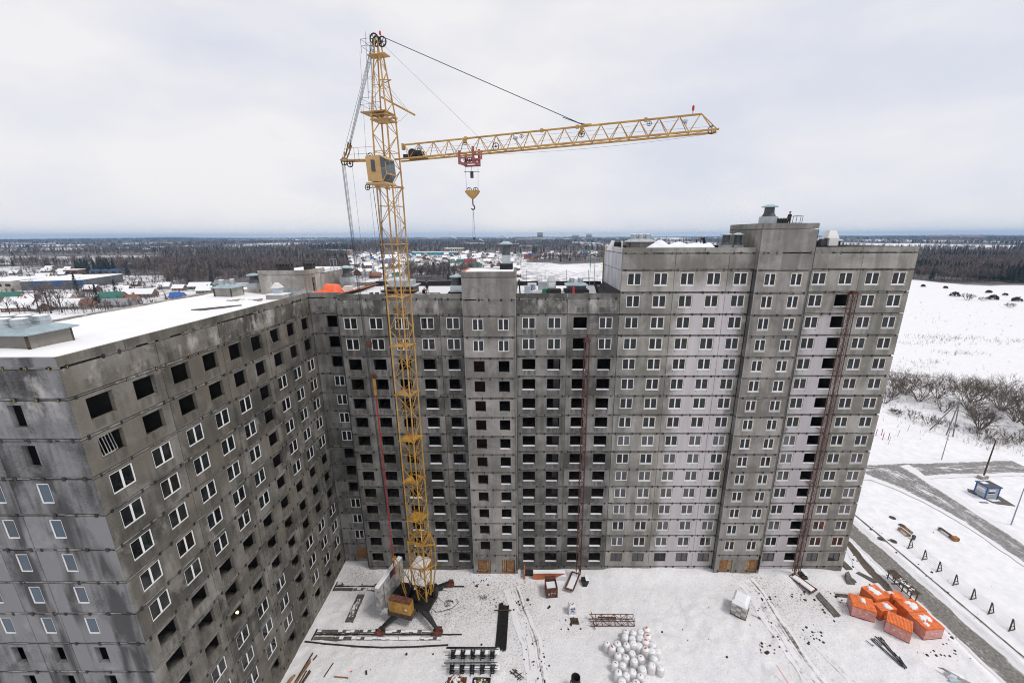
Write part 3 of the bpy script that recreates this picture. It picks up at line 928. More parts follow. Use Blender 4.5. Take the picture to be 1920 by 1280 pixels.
# ---- middle block
mid = thing('apartment_block', 'dark grey unfinished panel block with mostly open windows, behind the crane', 'building', (-18, 6, 0))
fM = Facade(mid, XL, 0, 0, M['conc_mid'])
rM = Facade(mid, -19.97, -.85, 0, M['conc_riser'])
A0 = -9 * S - W7 - XL        # offset of the bay grid
MP = [(0, 2 * S + A0 - .02, 2), (2 * S + A0, 2 * S, 2), (4 * S + A0, S, 1), (-4 * S - XL, 2 * S, 2), (-2 * S - XL, 2 * S - .01, 2)]
NM = 14
for k in range(1, NM + 1):
    z = (k - 1) * FH
    wi = 0
    for a, w, n in MP:
        sh = A0 if a == 0 else 0
        ops = [(x0 + sh, x1 + sh, b0, b1) for x0, x1, b0, b1 in bay(S, n)]
        fM.panel(a, w, z, ops)
        for o in ops:
            wi += 1
            if k >= 13 and wi != 8:
                fM.window(a + o[0] + .0175, z + WZ)
            elif (k <= 12 and wi > 2 and (wi > 3 or k < 6)) or wi == 8:
                x = XL + a + o[0] + .0175
                MB().box(x, -.02 - .02 * ((k * 7 + wi) % 3), z + WZ - .02, x + 1.74 - .12 * ((k + wi) % 2), .2, z + WZ + .04 + .02 * ((k + wi) % 3)).obj('sill_snow', M['snow'], mid)
    if k == 1:
        ops = [(.62, 2.55, -.45, 1.95), (4.25, 6.18, -.45, 1.95)]
        rM.panel(0, 6.7, z, ops, -1.1, 2.70)
    else:
        ops = [(1.12, 2.54, WZ - .02, WZ + 1.52), (4.38, 5.80, WZ - .02, WZ + 1.52)]
        rM.panel(0, 6.7, z, ops)
        for o in ops:
            if k >= 13: rM.window(o[0] + .0175, z + o[2], 1.42)
        if 1 < k < 9:
            MB().box(-19.97 + 4.4, -.87, z + WZ - .04, -19.97 + 5.78, -.62, z + WZ + .03).obj('sill_snow', M['snow'], mid)
    fM.put('riser_cheek', panel_mesh(.83, .10, 2.70, [], M['conc_mid'], .3), -19.97 - XL, 0, z).rotation_euler = (0, 0, -PI / 2)
    fM.put('riser_cheek', panel_mesh(.83, .10, 2.70, [], M['conc_mid'], .3), -13.27 - XL, -.85, z).rotation_euler = (0, 0, PI / 2)
attic(fM, MP[:3], NM, [3.4, 9.6]); attic(fM, MP[3:], NM, [-6.65 - XL])
zm = NM * FH
for (z0, z1) in ((.08, ATT - .07), (ATT + .07, 4.80)):
    rM.panel(0, 6.7, zm, (), z0, z1)
rM.panel(0, 6.7, zm, (), 4.93, 5.54, name='parapet_panel')
for x, rz in ((-19.97, 1), (-13.27, -1)):
    MB().box(x if rz > 0 else x - .28, -.55, zm + .1, x + .28 if rz > 0 else x, 6.6, zm + 4.80).obj('wall_panel', M['conc_mid'], mid)
    MB().box(x - .02 if rz > 0 else x - .25, -.55, zm + 4.93, x + .25 if rz > 0 else x + .02, 6.6, zm + 5.54).obj('parapet_panel', M['terracotta'] if rz > 0 else M['conc_mid'], mid)
MB().box(-19.95, 6.6, zm, -13.29, 6.9, zm + 5.5).obj('wall_panel', M['conc_mid'], mid)
MB().box(-19.7, -.55, zm + 4.85, -13.54, 6.6, zm + 5.46).obj('roof', M['snowroof'], mid)
for i, (a, b_) in enumerate(((-19.35, -17.42), (-15.72, -13.79))):
    x0, x1 = (a + .06, a + 1.22) if i == 0 else (a + .72, b_ - .06)
    d = MB().box(x0, -.72, -.45, x1, -.66, 1.9).obj('boarded_door', M['wood'], mid)
    for j in range(4):
        px = (a + 1.27 + j * .16) if i == 0 else (a + .03 + j * .16)
        MB().box(px, -.73, -.45, px + .14, -.68, 1.93).obj('board', M['wood_pale'] if j % 2 else M['wood'], d)
    MB().box(a - .05, -.9, -.58, b_ + .05, -.55, -.46).obj('doorstep', M['terracotta'], d)
for (x0, x1, y0, y1, z1, m_) in ((-20.06, -19.95, -.07, .02, 14 * FH, 'bitumen'), (-13.29, -13.2, -.06, .02, 14 * FH, 'bitumen'), (-19.98, -19.92, -.865, -.80, 14 * FH + 4.8, 'interior_light'), (-13.32, -13.26, -.865, -.80, 14 * FH + 4.8, 'interior_light')):
    MB().box(x0, y0, -.6, x1, y1, z1).obj('corner_joint', M[m_], mid)
interior(mid, XL + .1, .0, .07, YB, 14, None)
for k in range(0, 15):
    MB().box(-19.9, -.82, k * FH - .05, -13.34, .02, k * FH + .045).obj('floor_slab', M['slab_edge'], mid)
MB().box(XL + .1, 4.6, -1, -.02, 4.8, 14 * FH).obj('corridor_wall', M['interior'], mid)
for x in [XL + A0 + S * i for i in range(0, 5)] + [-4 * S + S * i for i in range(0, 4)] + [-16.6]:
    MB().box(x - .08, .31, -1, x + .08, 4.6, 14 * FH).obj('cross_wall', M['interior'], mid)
for wi, x in ((2, XL + A0 + 1.5 * S), (4, XL + A0 + 3.5 * S), (5, XL + A0 + 4.5 * S), (7, -4 * S + 1.5 * S)):
    MB().box(x + .15, 2.3, .07, x + .95, 2.42, 12 * FH - .3).obj('inner_wall', M['interior_light'], mid)
for k in range(1, 12):
    MB().box(-19.2, 1.6, k * FH + .07, -16.9, 1.72, k * FH + 2.6).obj('brick_wall', M['interior_brick'], mid)
MB().box(XL + .02, YB, -1.2, -.01, YB + .3, 14 * FH + ATT + .66).obj('rear_wall', M['conc_mid'], mid)
MB().box(XL + .1, .27, zm + ATT - .25, -20.0, YB, zm + ATT + .12).obj('roof', M['snowthin'], mid)
MB().box(-13.25, .27, zm + ATT - .25, .0, YB, zm + ATT + .12).obj('roof', M['snowthin'], mid)
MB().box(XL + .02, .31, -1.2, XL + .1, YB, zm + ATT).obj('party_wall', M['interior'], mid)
for a, w, n in MP:
    fM.panel(a, w, 0, (), -1.3, -.06, d=.03, name='plinth_panel')
brackets(mid, [(fM, off(MP), 14), (rM, [.5, 2.1, 3.3, 4.9, 6.2], 14)], lambda n: list(range(0, 15)) + [n * FH + ATT], 60.0)
for fc, a0, a1 in ((fM, 0, -20 - XL), (fM, -13.25 - XL, -XL), (rM, 0, 6.7)):
    mortar(mid, fc, a0, a1, [k * FH for k in range(1, 15)] + [14 * FH + ATT], int(a0) + 9)

# ---- wing on the west side with the recessed corner
wing = thing('apartment_block', 'long brownish grey panel wing of fourteen storeys with a broad snow covered roof', 'building', (-47, -12, 0))
fW = Facade(wing, XW, YE, PI / 2, M['conc_wing'])
WLn = YR - YE
e0 = WLn - 9 * S                     # short closing piece at the outer corner
WP = [(0, 2 * S + e0, 2), (2 * S + e0, 2 * S, 2), (4 * S + e0, 2 * S, 2), (6 * S + e0, 2 * S, 2), (8 * S + e0, S - .02, 1)]
WHITE = {12: '111110111', 11: '111110111', 10: '111110111', 9: '111110111', 8: '111110111', 4: '111110111', 3: '111110111', 2: '111110111'}
fR = Facade(wing, XW, YR, 0, M['conc_mid'])
fE = Facade(wing, XB, YE, 0, M['conc_end'])
EW = XW - XB
EP = [(0, EW - 8.16), (EW - 8.16, 2.49), (EW - 5.67, 5.65)]
EWIN = [3.95, EW - 8.16 + 1.29 - .45, EW - 5.67 + 2.05 - .45]
for k in range(1, NM + 1):
    z = (k - 1) * FH
    wi = 0
    for a, w, n in WP:
        sh = e0 if a == 0 else 0
        ops = [(x0 + sh, x1 + sh, b0, b1) for x0, x1, b0, b1 in bay(S, n)]
        fW.panel(a, w, z, ops)
        for o in ops:
            if WHITE.get(k, '000000000')[wi] == '1':
                fW.window(a + o[0] + .0175, z + WZ)
            wi += 1
    rw = XL - XW
    if k == 1:
        fR.panel(0, rw, z, [(2.0, 3.95, .0, 2.05)], -1.1, 2.7)
        d = MB().box(XW + 2.05, YR + .06, .02, XW + 3.92, YR + .12, 1.05).obj('boarded_door', M['wood'], wing)
        MB().box(XW + 2.05, YR + .05, 1.07, XW + 3.92, YR + .11, 2.03).obj('plywood_sheet', M['wood'], d)
    else:
        fR.panel(0, rw, z, [(1.98, 3.40, WZ, WZ + 1.54)])
        if k in (8, 9, 10, 11, 2, 3, 4):
            fR.window(2.0, z + WZ, 1.42)
    for i, (a, w) in enumerate(EP):
        x = EWIN[i] - a
        fE.panel(a, w, z, [(x, x + .90, WZ - .05, WZ + 1.5)])
        if 8 <= k <= 12: fE.window(EWIN[i] + .0175, z + WZ - .05, .90, style='white', glass=M['paneblue'])
attic(fW, WP, NM, [4.4, 9.9, 16.5, 23.2])
attic(fR, [(0, XL - XW, 1)], NM)
attic(fE, [(a, w, 1) for a, w in EP], NM, [6.6])
for fc, ps in ((fW, [(a, w) for a, w, n in WP]), (fR, [(0, XL - XW)]), (fE, EP)):
    for a, w in ps: fc.panel(a, w, 0, (), -1.3, -.06, d=.03, name='plinth_panel')
# inner leaf at the outer corner, rear wall, slabs, roof
for k in range(0, 15):
    MB().box(XB + .1, YE + .07, k * FH - .05, XW - .07, YB, k * FH + .045).obj('floor_slab', M['slab_edge'], wing)
    MB().box(XW - .02, YR + .03, k * FH - .05, XL - .02, YB, k * FH + .045).obj('floor_slab', M['slab_edge'], wing)
MB().box(XW - 4.8, YE + .31, -1, XW - 4.6, YB, 14 * FH).obj('corridor_wall', M['interior'], wing)
for i in range(0, 10):
    y = YE + e0 + S * i
    if i == 0: continue
    MB().box(XW - 4.6, y - .08, -1, XW - .31, y + .08, 14 * FH).obj('cross_wall', M['interior'], wing)
for i in range(0, 9):
    y = YE + e0 + S * (i + .5)
    MB().box(XW - 2.6, y + .1, .07, XW - 2.48, y + .95, 11 * FH).obj('inner_wall', M['interior_light'] if i % 3 else M['interior'], wing)
for x in (XB + 5.9, XB + 8.6):
    MB().box(x - .08, YE + .31, -1, x + .08, YE + 5, 14 * FH).obj('cross_wall', M['interior'], wing)
MB().box(XB + .1, YE + 5, -1, XW - 4.8, YE + 5.2, 14 * FH).obj('corridor_wall', M['interior'], wing)
MB().box(XW - .3, YR + 4.0, -1, XL, YR + 4.2, 14 * FH).obj('corridor_wall', M['interior'], wing)
for y0, y1 in [(YE + .31 + 5.3 * i, YE + .31 + 5.3 * (i + 1) - .03) for i in range(8)]:
    MB().box(XB + .012, y0, -1.2, XB + .31, y1, zm + ATT - .05).obj('rear_panel', M['conc_roof'], wing)
    MB().box(XB + .03, y0, zm + ATT + .0, XB + .30, y1, zm + ATT + .55).obj('parapet_panel', M['conc_roof'], wing)
MB().box(XB + .02, YB, -1.2, XL, YB + .3, zm + ATT + .66).obj('rear_wall', M['conc_roof'], wing)
def snow_roof(name, x0, x1, y0, y1, z, amp, parent, mat, seed, step=.6, fn=None):
    gx_ = np.linspace(x0, x1, max(3, int((x1 - x0) / step)))
    gy_ = np.linspace(y0, y1, max(3, int((y1 - y0) / step)))
    X_, Y_ = np.meshgrid(gx_, gy_)
    Z_ = z + amp * (fbm(X_ / 4, Y_ / 4, seed, 4) - .5)
    if fn is not None: Z_ = Z_ + fn(X_, Y_)
    me = grid_mesh(name, X_ - WL[parent.name].x, Y_ - WL[parent.name].y, Z_ - WL[parent.name].z)
    me.materials.append(mat)
    return link(name, me, parent)
MB().box(XB + .31, YE + .26, zm + ATT - .4, XW - .26, YB, zm + ATT - .05).obj('roof', M['stain'], wing)
MB().box(XW - .26, YR + .26, zm + ATT - .4, XL, YB, zm + ATT - .05).obj('roof', M['stain'], wing)
def drift(X_, Y_):
    e = np.minimum(np.minimum(XW - .26 - X_, X_ - XB - .31), Y_ - YE - .26)
    return .22 * np.exp(-np.maximum(e, 0) / .5) + .25 * np.exp(-((X_ + 47.5) / 3.4) ** 2 - ((Y_ + 24.3) / 3) ** 2)
snow_roof('roof_snow', XB + .32, XW - .27, YE + .27, 13.9, zm + ATT + .20, .28, wing, M['snowroof'], 41, fn=drift)
snow_roof('roof_snow', XW - .27, XL - .02, YR + .27, 13.9, zm + ATT + .12, .2, wing, M['snowthin'], 43)
brackets(wing, [(fW, off(WP), 14), (fR, [.5, 1.6, 3.8], 14), (fE, [1.0, 3.0, 5.2, EW - 7.6, EW - 6.0, EW - 5.2, EW - 3.4, EW - 2.0, EW - .6], 14)], lambda n: list(range(0, 15)) + [n * FH + ATT], 38.0)
for fc, a0, a1 in ((fW, 0, WLn), (fR, 0, 4.3), (fE, 0, EW)):
    mortar(wing, fc, a0, a1, [k * FH for k in range(1, 15)] + [14 * FH + ATT], int(a1) + 2)
# frames and boards leaning inside open windows of the wing
def leaning(y, z, n, label, name, mat, frame=True):
    t = thing(name, label, 'window frame' if frame else 'boards', (XW - .45, y, z))
    if frame:
        for i in range(n):
            o = MB()
            a0 = y - .35 + i * .28
            for (p, q) in (((0, 0), (0, 1)), ((1, 0), (1, 1)), ((0, 0), (1, 0)), ((0, 1), (1, 1)), ((.5, 0), (.5, 1))):
                o.tube((XW - .75 - .22 * p[1] - .1 * i, a0 + p[0] * .9, z - .2 + p[1] * 1.3), (XW - .75 - .22 * q[1] - .1 * i, a0 + q[0] * .9, z - .2 + q[1] * 1.3), .028, 4)
            o.obj('frame', mat, t)
    else:
        for i in range(n):
            MB().tube((XW - .7, y - .35 + i * .11, z - .3), (XW - .6, y - .72 + i * .07, z + 1.25), .025, 4).obj('board', mat, t)
leaning(YE + e0 + S * .55, 12 * FH + WZ, 2, 'white window frames leaning in the open second window down at the outer corner of the wing', 'window_casement', M['white'])
leaning(YE + e0 + S * 1.42, 13 * FH + WZ, 5, 'pale boards stacked upright inside an open top floor window of the wing', 'stacked_boards', M['interior_light'], False)
leaning(YE + e0 + S * 6.5, 13 * FH + WZ - .2, 1, 'single white window frame standing in an open top floor window near the inner corner', 'window_casement', M['white'])
em, et, eb = newmat('lit_bulb')
eb.inputs['Emission Color'].default_value = (1, .75, .3, 1)
eb.inputs['Emission Strength'].default_value = 5
yl = YE + e0 + S * 2.75
lp = thing('work_lamp', 'small lit work lamp glowing inside an open window low on the wing', 'lamp', (XW - .75, yl, 4 * FH + 1.05))
MB().lathe((XW - .75, yl), [(.05, 4 * FH + .95), (.13, 4 * FH + 1.05), (.13, 4 * FH + 1.16), (.04, 4 * FH + 1.26)], 8).obj('bulb', em, lp)
MB().tube((XW - .75, yl, 4 * FH + 1.26), (XW - .75, yl, 5 * FH - .1), .02, 4).obj('cord', M['black'], lp)

# ------------------------------------------------------------------ tower crane
MX, MY, TH = -25.95, -7.1, math.radians(-15)
OX, OY = -27.25, -6.75           # slewing centre above the four legs
cE = Vector((math.cos(TH), math.sin(TH), 0)); cN = Vector((-cE.y, cE.x, 0))
def K(r, l, z): return Vector((MX, MY, 0)) + cE * r + cN * l + Vector((0, 0, z))
M['frosted'] = pm('frosted_concrete', (.52, .515, .51), .9, var=.3, scale=1.6, c2=(.25, .245, .235))
crane = thing('tower_crane', 'tall yellow lattice tower crane with a long jib, standing on rails in the yard', 'tower crane', (OX, OY, G0))
CR, CL = M['crane'], M['crane_low']

def lattice_section(z0, z1, a0, a1, tiers, mat, rc=.085, rb=.035, plate=True, name='mast_section', seed=0):
    """square mast section with zigzag braces; every brace its own sub-part"""
    mb = MB()
    cs = ((-1, -1), (1, -1), (1, 1), (-1, 1))
    P = lambda c, t: K(c[0] * (a0 + (a1 - a0) * t) / 2, c[1] * (a0 + (a1 - a0) * t) / 2, z0 + (z1 - z0) * t)
    for c in cs: mb.tube(P(c, 0), P(c, 1), rc, 6)
    for i in range(4):
        mb.tube(P(cs[i], 1), P(cs[(i + 1) % 4], 1), rb * 2.0, 4)
    if plate:
        for c in cs:
            mb.obox(tuple(P(c, 1))[:2], TH, .14, .14, z1 - .13, z1 + .06)
    o = mb.obj(name, mat, crane)
    for i in range(4):
        A, B = cs[i], cs[(i + 1) % 4]
        for k in range(tiers):
            t0, t1 = k / tiers, (k + 1) / tiers
            p, q = (A, B) if (k + i) % 2 else (B, A)
            MB().tube(P(p, t0), P(q, t1), rb, 4).obj('brace', mat, o)
            if k and k % 2 == 0:
                MB().tube(P(A, t0), P(B, t0), rb * .9, 4).obj('brace', mat, o)
    return o
zs = [11.3, 14.3, 19.85, 25.5, 31.35, 37.1, 42.7, 48.2, 53.9]
for i, (a, b_) in enumerate(zip(zs, zs[1:])):
    m_ = CL if b_ < 30 else CR
    s_ = lattice_section(a, b_, 1.82, 1.82, 2 if b_ - a < 4 else 3, m_)
    if 14 < b_ < 48:
        # resting platform with a hatch: two triangular plates
        pl = MB()
        for q in ((-1, -1), (1, 1)):
            z = b_ - .03 if q[0] < 0 else b_ + .02
            p = [K(q[0] * .88, q[1] * .88, z), K(-q[0] * .88, q[1] * .88, z), K(q[0] * .88, -q[1] * .88, z)] if i % 2 == 0 or q[0] < 0 else [K(q[0] * .88, q[1] * .88, z), K(-q[0] * .1, q[1] * .88, z), K(q[0] * .88, -q[1] * .1, z)]
            pl.add(p + [v - Vector((0, 0, .05)) for v in p], [(0, 1, 2), (5, 4, 3), (0, 3, 4, 1), (1, 4, 5, 2), (2, 5, 3, 0)])
        pl.obj('platform', m_, s_)
    # ladder inside the mast
    ld = MB()
    for l in (.35, .75):
        ld.tube(K(.45, l, a + .1), K(.45, l, b_ - .15), .022, 4)
    z = a + .2
    while z < b_ - .2:
        ld.tube(K(.45, .35, z), K(.45, .75, z), .015, 3); z += .42
    ld.obj('ladder', m_, s_)
# power cable and hoist rope duct on the left front chord
MB().tube(K(-1.02, -1.0, 4), K(-1.02, -1.0, 48.5), .05, 5).tube(K(-1.02, -1.0, 48.5), K(-1.3, -1.0, 54), .03, 4).obj('cable', M['black'], crane)
# slewing head section
lattice_section(53.9, 60.4, 1.82, 1.62, 4, CR)
# tapering tower top
tt = lattice_section(60.4, 65.6, 1.62, .62, 4, CR, rc=.075, rb=.028, plate=False, name='tower_top')
hd = MB()
hd.obox(tuple(K(0, 0, 0))[:2], TH, .95, .5, 65.55, 65.63)
for r_, l_ in ((-.25, -.28), (-.25, .28), (.3, -.28), (.3, .28)):
    hd.tube(K(r_, l_, 65.6), K(r_ * .6, l_, 66.9), .06, 5)
hd.obj('head_frame', CR, crane)
for (r_, z, l_) in ((-.22, 66.95, -.2), (.42, 66.75, .12), (-.2, 66.85, .15)):
    w_ = MB()
    for a in range(12):
        t0, t1 = 2 * PI * a / 12, 2 * PI * (a + 1) / 12
        w_.tube(K(r_ + .42 * math.cos(t0), l_, z + .42 * math.sin(t0)), K(r_ + .42 * math.cos(t1), l_, z + .42 * math.sin(t1)), .07, 4)
        if a % 2 == 0: w_.tube(K(r_, l_, z), K(r_ + .40 * math.cos(t0), l_, z + .40 * math.sin(t0)), .035, 4)
    w_.obj('sheave', M['black'], crane)
MB().lathe(tuple(K(.35, 0, 0))[:2], [(.08, 67.25), (.1, 67.3), (.1, 67.5), (.05, 67.58)], 8).obj('warning_lamp', M['redlamp'], crane)
# small railings and the caged ladder on the tower top
rl = MB()
for (z, r0, r1) in ((60.75, -1.9, -.5), (65.6, -1.25, -.5)):
    for l_ in (-.85, .55):
        rl.tube(K(r0, l_, z), K(r0, l_, z + 1.15), .018, 4)
        for h in (.6, 1.15): rl.tube(K(r0, l_, z + h), K(r1, l_, z + h), .016, 4)
    for h in (.6, 1.15): rl.tube(K(r0, -.85, z + h), K(r0, .55, z + h), .016, 4)
rl.obj('railing', M['rope'], crane)
lad = MB()
for l_ in (-.2, .2): lad.tube(K(-.95, l_, 60.8), K(-.62, l_, 67.0), .02, 4)
z = 61.0
while z < 67:
    f = (z - 60.8) / 6.2
    r0 = -.95 + .33 * f
    lad.tube(K(r0, -.2, z), K(r0, .2, z), .014, 3)
    if int(z * 10) % 13 < 4:
        pts = [K(r0 - .62 * math.sin(a), .34 * math.cos(a), z) for a in np.linspace(0, PI, 7)]
        lad.path(pts, .014, 3)
    z += .4
for a in (.6, 1.57, 2.5):
    lad.tube(K(-.95 - .62 * math.sin(a), .34 * math.cos(a), 62), K(-.62 - .62 * math.sin(a), .34 * math.cos(a), 67.6), .012, 3)
lad.obj('caged_ladder', M['rope'], crane)
for z, r0, r1, hw in ((60.72, -1.95, .75, .95), (60.05, -1.0, .95, .9)):
    pf = MB(); pf.add([K(r0, -hw, z), K(r1, -hw, z), K(r1, hw, z), K(r0, hw, z), K(r0, -hw, z - .1), K(r1, -hw, z - .1), K(r1, hw, z - .1), K(r0, hw, z - .1)],
                      [(0, 1, 2, 3), (7, 6, 5, 4), (0, 4, 5, 1), (1, 5, 6, 2), (2, 6, 7, 3), (3, 7, 4, 0)])
    pf.obj('platform', CR, crane)
# davit arm on the tower top
dv = MB().tube(K(.3, -.6, 61.9), K(3.75, -.6, 60.1), .085, 6).tube(K(.1, -.55, 63.4), K(1.5, -.6, 63.25), .05, 5).tube(K(.3, .1, 63.3), K(1.5, -.6, 63.25), .04, 4)
dv.obj('davit', CR, crane)
MB().tube(K(.75, -.6, 63.2), K(3.1, -.6, 60.5), .013, 3).tube(K(.55, -.6, 62.9), K(2.9, -.6, 60.55), .013, 3).obj('davit_rope', M['rope'], crane)
MB().path([K(3.0, -.6, 60.3), K(2.2, -.6, 59.75), K(1.0, -.6, 59.6)], .012, 3).obj('davit_rope', M['rope'], crane)

# jib: triangular truss
JZ0, JZ1, JR0, JR1 = 56.36, 57.2, 1.2, 30.75
jz = lambda r: JZ0 + (JZ1 - JZ0) * (r - 1.85) / 28.9
JH, JW = 1.36, .58
jib = MB()
for l_ in (-JW, JW): jib.tube(K(JR0, l_, jz(JR0)), K(JR1, l_, jz(JR1)), .085, 6)
jib.tube(K(1.85, 0, jz(1.85) + JH), K(29.4, 0, jz(29.4) + JH), .085, 6)
for l_ in (-JW, JW): jib.tube(K(29.4, 0, jz(29.4) + JH), K(30.6, l_, jz(30.6)), .045, 5)
jib.obox(tuple(K(1.9, 0, 0))[:2], TH, .10, .16, jz(1.9) + .9, jz(1.9) + JH + .12)
for r_ in (8.6, 16.0, 19.2, 25.0):
    jib.obox(tuple(K(r_, 0, 0))[:2], TH, .13, .13, jz(r_) + JH - .13, jz(r_) + JH + .14)
jo = jib.obj('jib', CR, crane)
nb = 17
for i in range(nb):
    r0 = 2.0 + 27.3 * i / nb; r1 = 2.0 + 27.3 * (i + 1) / nb; rm_ = (r0 + r1) / 2
    for l_ in (-JW, JW):
        MB().tube(K(r0, 0, jz(r0) + JH), K(rm_, l_, jz(rm_)), .036, 4).obj('brace', CR, jo)
        MB().tube(K(rm_, l_, jz(rm_)), K(r1, 0, jz(r1) + JH), .036, 4).obj('brace', CR, jo)
    MB().tube(K(rm_, -JW, jz(rm_)), K(rm_, JW, jz(rm_)), .032, 4).obj('brace', CR, jo)
    MB().tube(K(rm_, -JW if i % 2 else JW, jz(rm_)), K(r1 + .8, JW if i % 2 else -JW, jz(r1 + .8)), .024, 4).obj('brace', CR, jo)
def wheel(c, R_, mat, name, parent, axis=None):
    w_ = MB(); ax = axis or cN
    e1 = Vector((0, 0, 1)); e2 = ax.cross(e1)
    for a in range(12):
        t0, t1 = 2 * PI * a / 12, 2 * PI * (a + 1) / 12
        w_.tube(c + (e1 * math.cos(t0) + e2 * math.sin(t0)) * R_, c + (e1 * math.cos(t1) + e2 * math.sin(t1)) * R_, R_ * .16, 4)
        if a % 3 == 0: w_.tube(c, c + (e1 * math.cos(t0) + e2 * math.sin(t0)) * R_, R_ * .1, 4)
    w_.disc(c, ax, R_ * .28, .12, 8)
    return w_.obj(name, mat, parent)
wheel(K(11.6, 0, jz(11.6) + .42), .30, M['black'], 'pulley', crane)
wheel(K(8.5, 0, jz(8.5) + .98), .19, M['black'], 'pulley', crane)
wheel(K(19.6, 0, jz(19.6) + .75), .26, M['black'], 'pulley', crane)
wheel(K(25.3, 0, jz(25.3) + 1.05), .19, M['black'], 'pulley', crane)
wheel(K(14.1, 0, jz(14.1) + 1.05), .17, M['black'], 'pulley', crane)
wheel(K(30.3, .1, jz(30.3) + .12), .30, M['black'], 'pulley', crane)
MB().obox(tuple(K(19.6, 0, 0))[:2], TH, .14, .06, jz(19.6) + .7, jz(19.6) + JH).obox(tuple(K(8.5, 0, 0))[:2], TH, .16, .06, jz(8.5) + 1.0, jz(8.5) + JH).obj('pulley_bracket', CR, crane)
for r_ in (13.6, 28.2, 3.9):
    fl = MB(); c = K(r_, -.25, jz(r_) + .95)
    fl.tube(c - cE * .2, c + cE * .12 + Vector((0, 0, -.12)), .13, 8, 0, .2)
    fl.tube(c, K(r_ + .1, 0, jz(r_) + (.35 if r_ != 3.9 else .9)), .025, 4)
    fl.obj('floodlight', M['galv'], crane)
MB().tube(K(28.7, 0, jz(28.7) + JH), K(28.7, 0, jz(28.7) + JH + .3), .03, 4).lathe(tuple(K(28.7, 0, 0))[:2], [(.07, jz(28.7) + JH + .3), (.1, jz(28.7) + JH + .42), (.1, jz(28.7) + JH + .62), (.04, jz(28.7) + JH + .72)], 8).obj('warning_lamp', M['redlamp'], crane)
# jib winch
wn_ = MB(); c0, c1 = K(3.0, -.34, jz(3) + .48), K(3.0, .34, jz(3) + .48)
wn_.tube(c0, c1, .42, 14); wn_.tube(K(3.75, -.3, jz(3.7) + .42), K(3.75, .3, jz(3.7) + .42), .30, 10)
wn_.obox(tuple(K(3.3, 0, 0))[:2], TH, 1.0, .5, jz(3.3) + .02, jz(3.3) + .14)
wn_.obox(tuple(K(2.2, 0, 0))[:2], TH, .22, .3, jz(2.2) + .1, jz(2.2) + .45)
wn_.obj('winch', M['black'], crane)
# pendant ropes
for l_ in (-.08, .1):
    MB().tube(K(.42, l_, 67.15), K(19.3, l_, jz(19.3) + JH + .32), .022, 4).obj('pendant_rope', M['rope'], crane)
MB().tube(K(19.3, 0, jz(19.3) + JH + .30), K(20.2, 0, jz(20.2) + JH + .05), .05, 5).tube(K(17.9, 0, jz(17.9) + JH + .88), K(19.3, 0, jz(19.3) + JH + .30), .035, 4).obj('pendant_shackle', M['black'], crane)
MB().obox(tuple(K(20.0, 0, 0))[:2], TH, .45, .14, jz(20) + JH, jz(20) + JH + .14).obj('pendant_lug', CR, crane)
MB().tube(K(.5, .05, 66.5), K(9.9, .05, jz(9.9) + JH), .011, 3).tube(K(9.9, .05, jz(9.9) + JH), K(11.5, .05, jz(11.5) + .7), .011, 3).obj('hoist_rope', M['rope'], crane)
for z_, r0, r1 in ((.95, 2.5, 14), (.62, 3, 19.5), (1.1, 14, 28)):
    MB().path([K(r0 + (r1 - r0) * i / 6, .05, jz(r0 + (r1 - r0) * i / 6) + z_ - .15 * math.sin(PI * i / 6)) for i in range(7)], .009, 3).obj('trolley_rope', M['rope'], crane)
MB().path([K(10.5 + 19.8 * i / 8, 0, jz(10.5 + 19.8 * i / 8) - .18 - .28 * math.sin(PI * i / 8) ** .8) for i in range(9)], .010, 3).obj('trolley_rope', M['rope'], crane)
MB().tube(K(20, .1, jz(20) + .62), K(30, .1, jz(30) + .38), .009, 3).obj('trolley_rope', M['rope'], crane)
# trolley and hook block
tr = MB()
for r_ in (8.2, 9.6):
    for l_ in (-.78, .78): tr.obox(tuple(K(r_, l_, 0))[:2], TH, .11, .06, 55.55, 57.05 if r_ > 9 else 56.75)
    tr.add([K(r_ - .1, -.8, 55.6), K(r_ + .1, -.8, 55.6), K(r_ + .1, .8, 55.6), K(r_ - .1, .8, 55.6), K(r_ - .1, -.8, 55.82), K(r_ + .1, -.8, 55.82), K(r_ + .1, .8, 55.82), K(r_ - .1, .8, 55.82)], [(3, 2, 1, 0), (4, 5, 6, 7), (0, 1, 5, 4), (1, 2, 6, 5), (2, 3, 7, 6), (3, 0, 4, 7)])
for l_ in (-.78, .78):
    tr.tube(K(8.15, l_, 55.62), K(9.65, l_, 55.62), .11, 4); tr.tube(K(8.3, l_, 56.1), K(9.6, l_, 56.1), .09, 4)
tr.tube(K(9.6, -.7, 56.6), K(10.4, -.7, 56.05), .08, 4).tube(K(10.4, -.7, 56.6), K(10.4, -.7, 55.95), .09, 4).tube(K(9.6, -.7, 55.95), K(10.4, -.7, 55.95), .08, 4)
to = tr.obj('trolley', M['pink'], crane)
for r_ in (8.5, 8.9, 9.3): wheel(K(r_, 0, 56.05), .2, M['black'], 'trolley_sheave', to)
for r_ in (8.44, 9.76):
    MB().tube(K(r_, 0, 55.6), K(r_ + .1 * (9.1 - r_) , 0, 53.3), .013, 3).obj('hoist_rope', M['rope'], crane)
MB().tube(K(8.3, 0, 55.0), K(9.9, 0, 54.95), .03, 4).obox(tuple(K(9.1, 0, 0))[:2], TH, .13, .1, 54.4, 55.0).tube(K(9.1, 0, 55.5), K(9.1, 0, 55), .02, 3).obj('limit_bar', M['rope'], crane)
hb = MB()
prof = [(-.66, 53.3), (.66, 53.3), (.72, 53.14), (.42, 52.78), (.08, 52.5), (-.08, 52.5), (-.42, 52.78), (-.72, 53.14)]
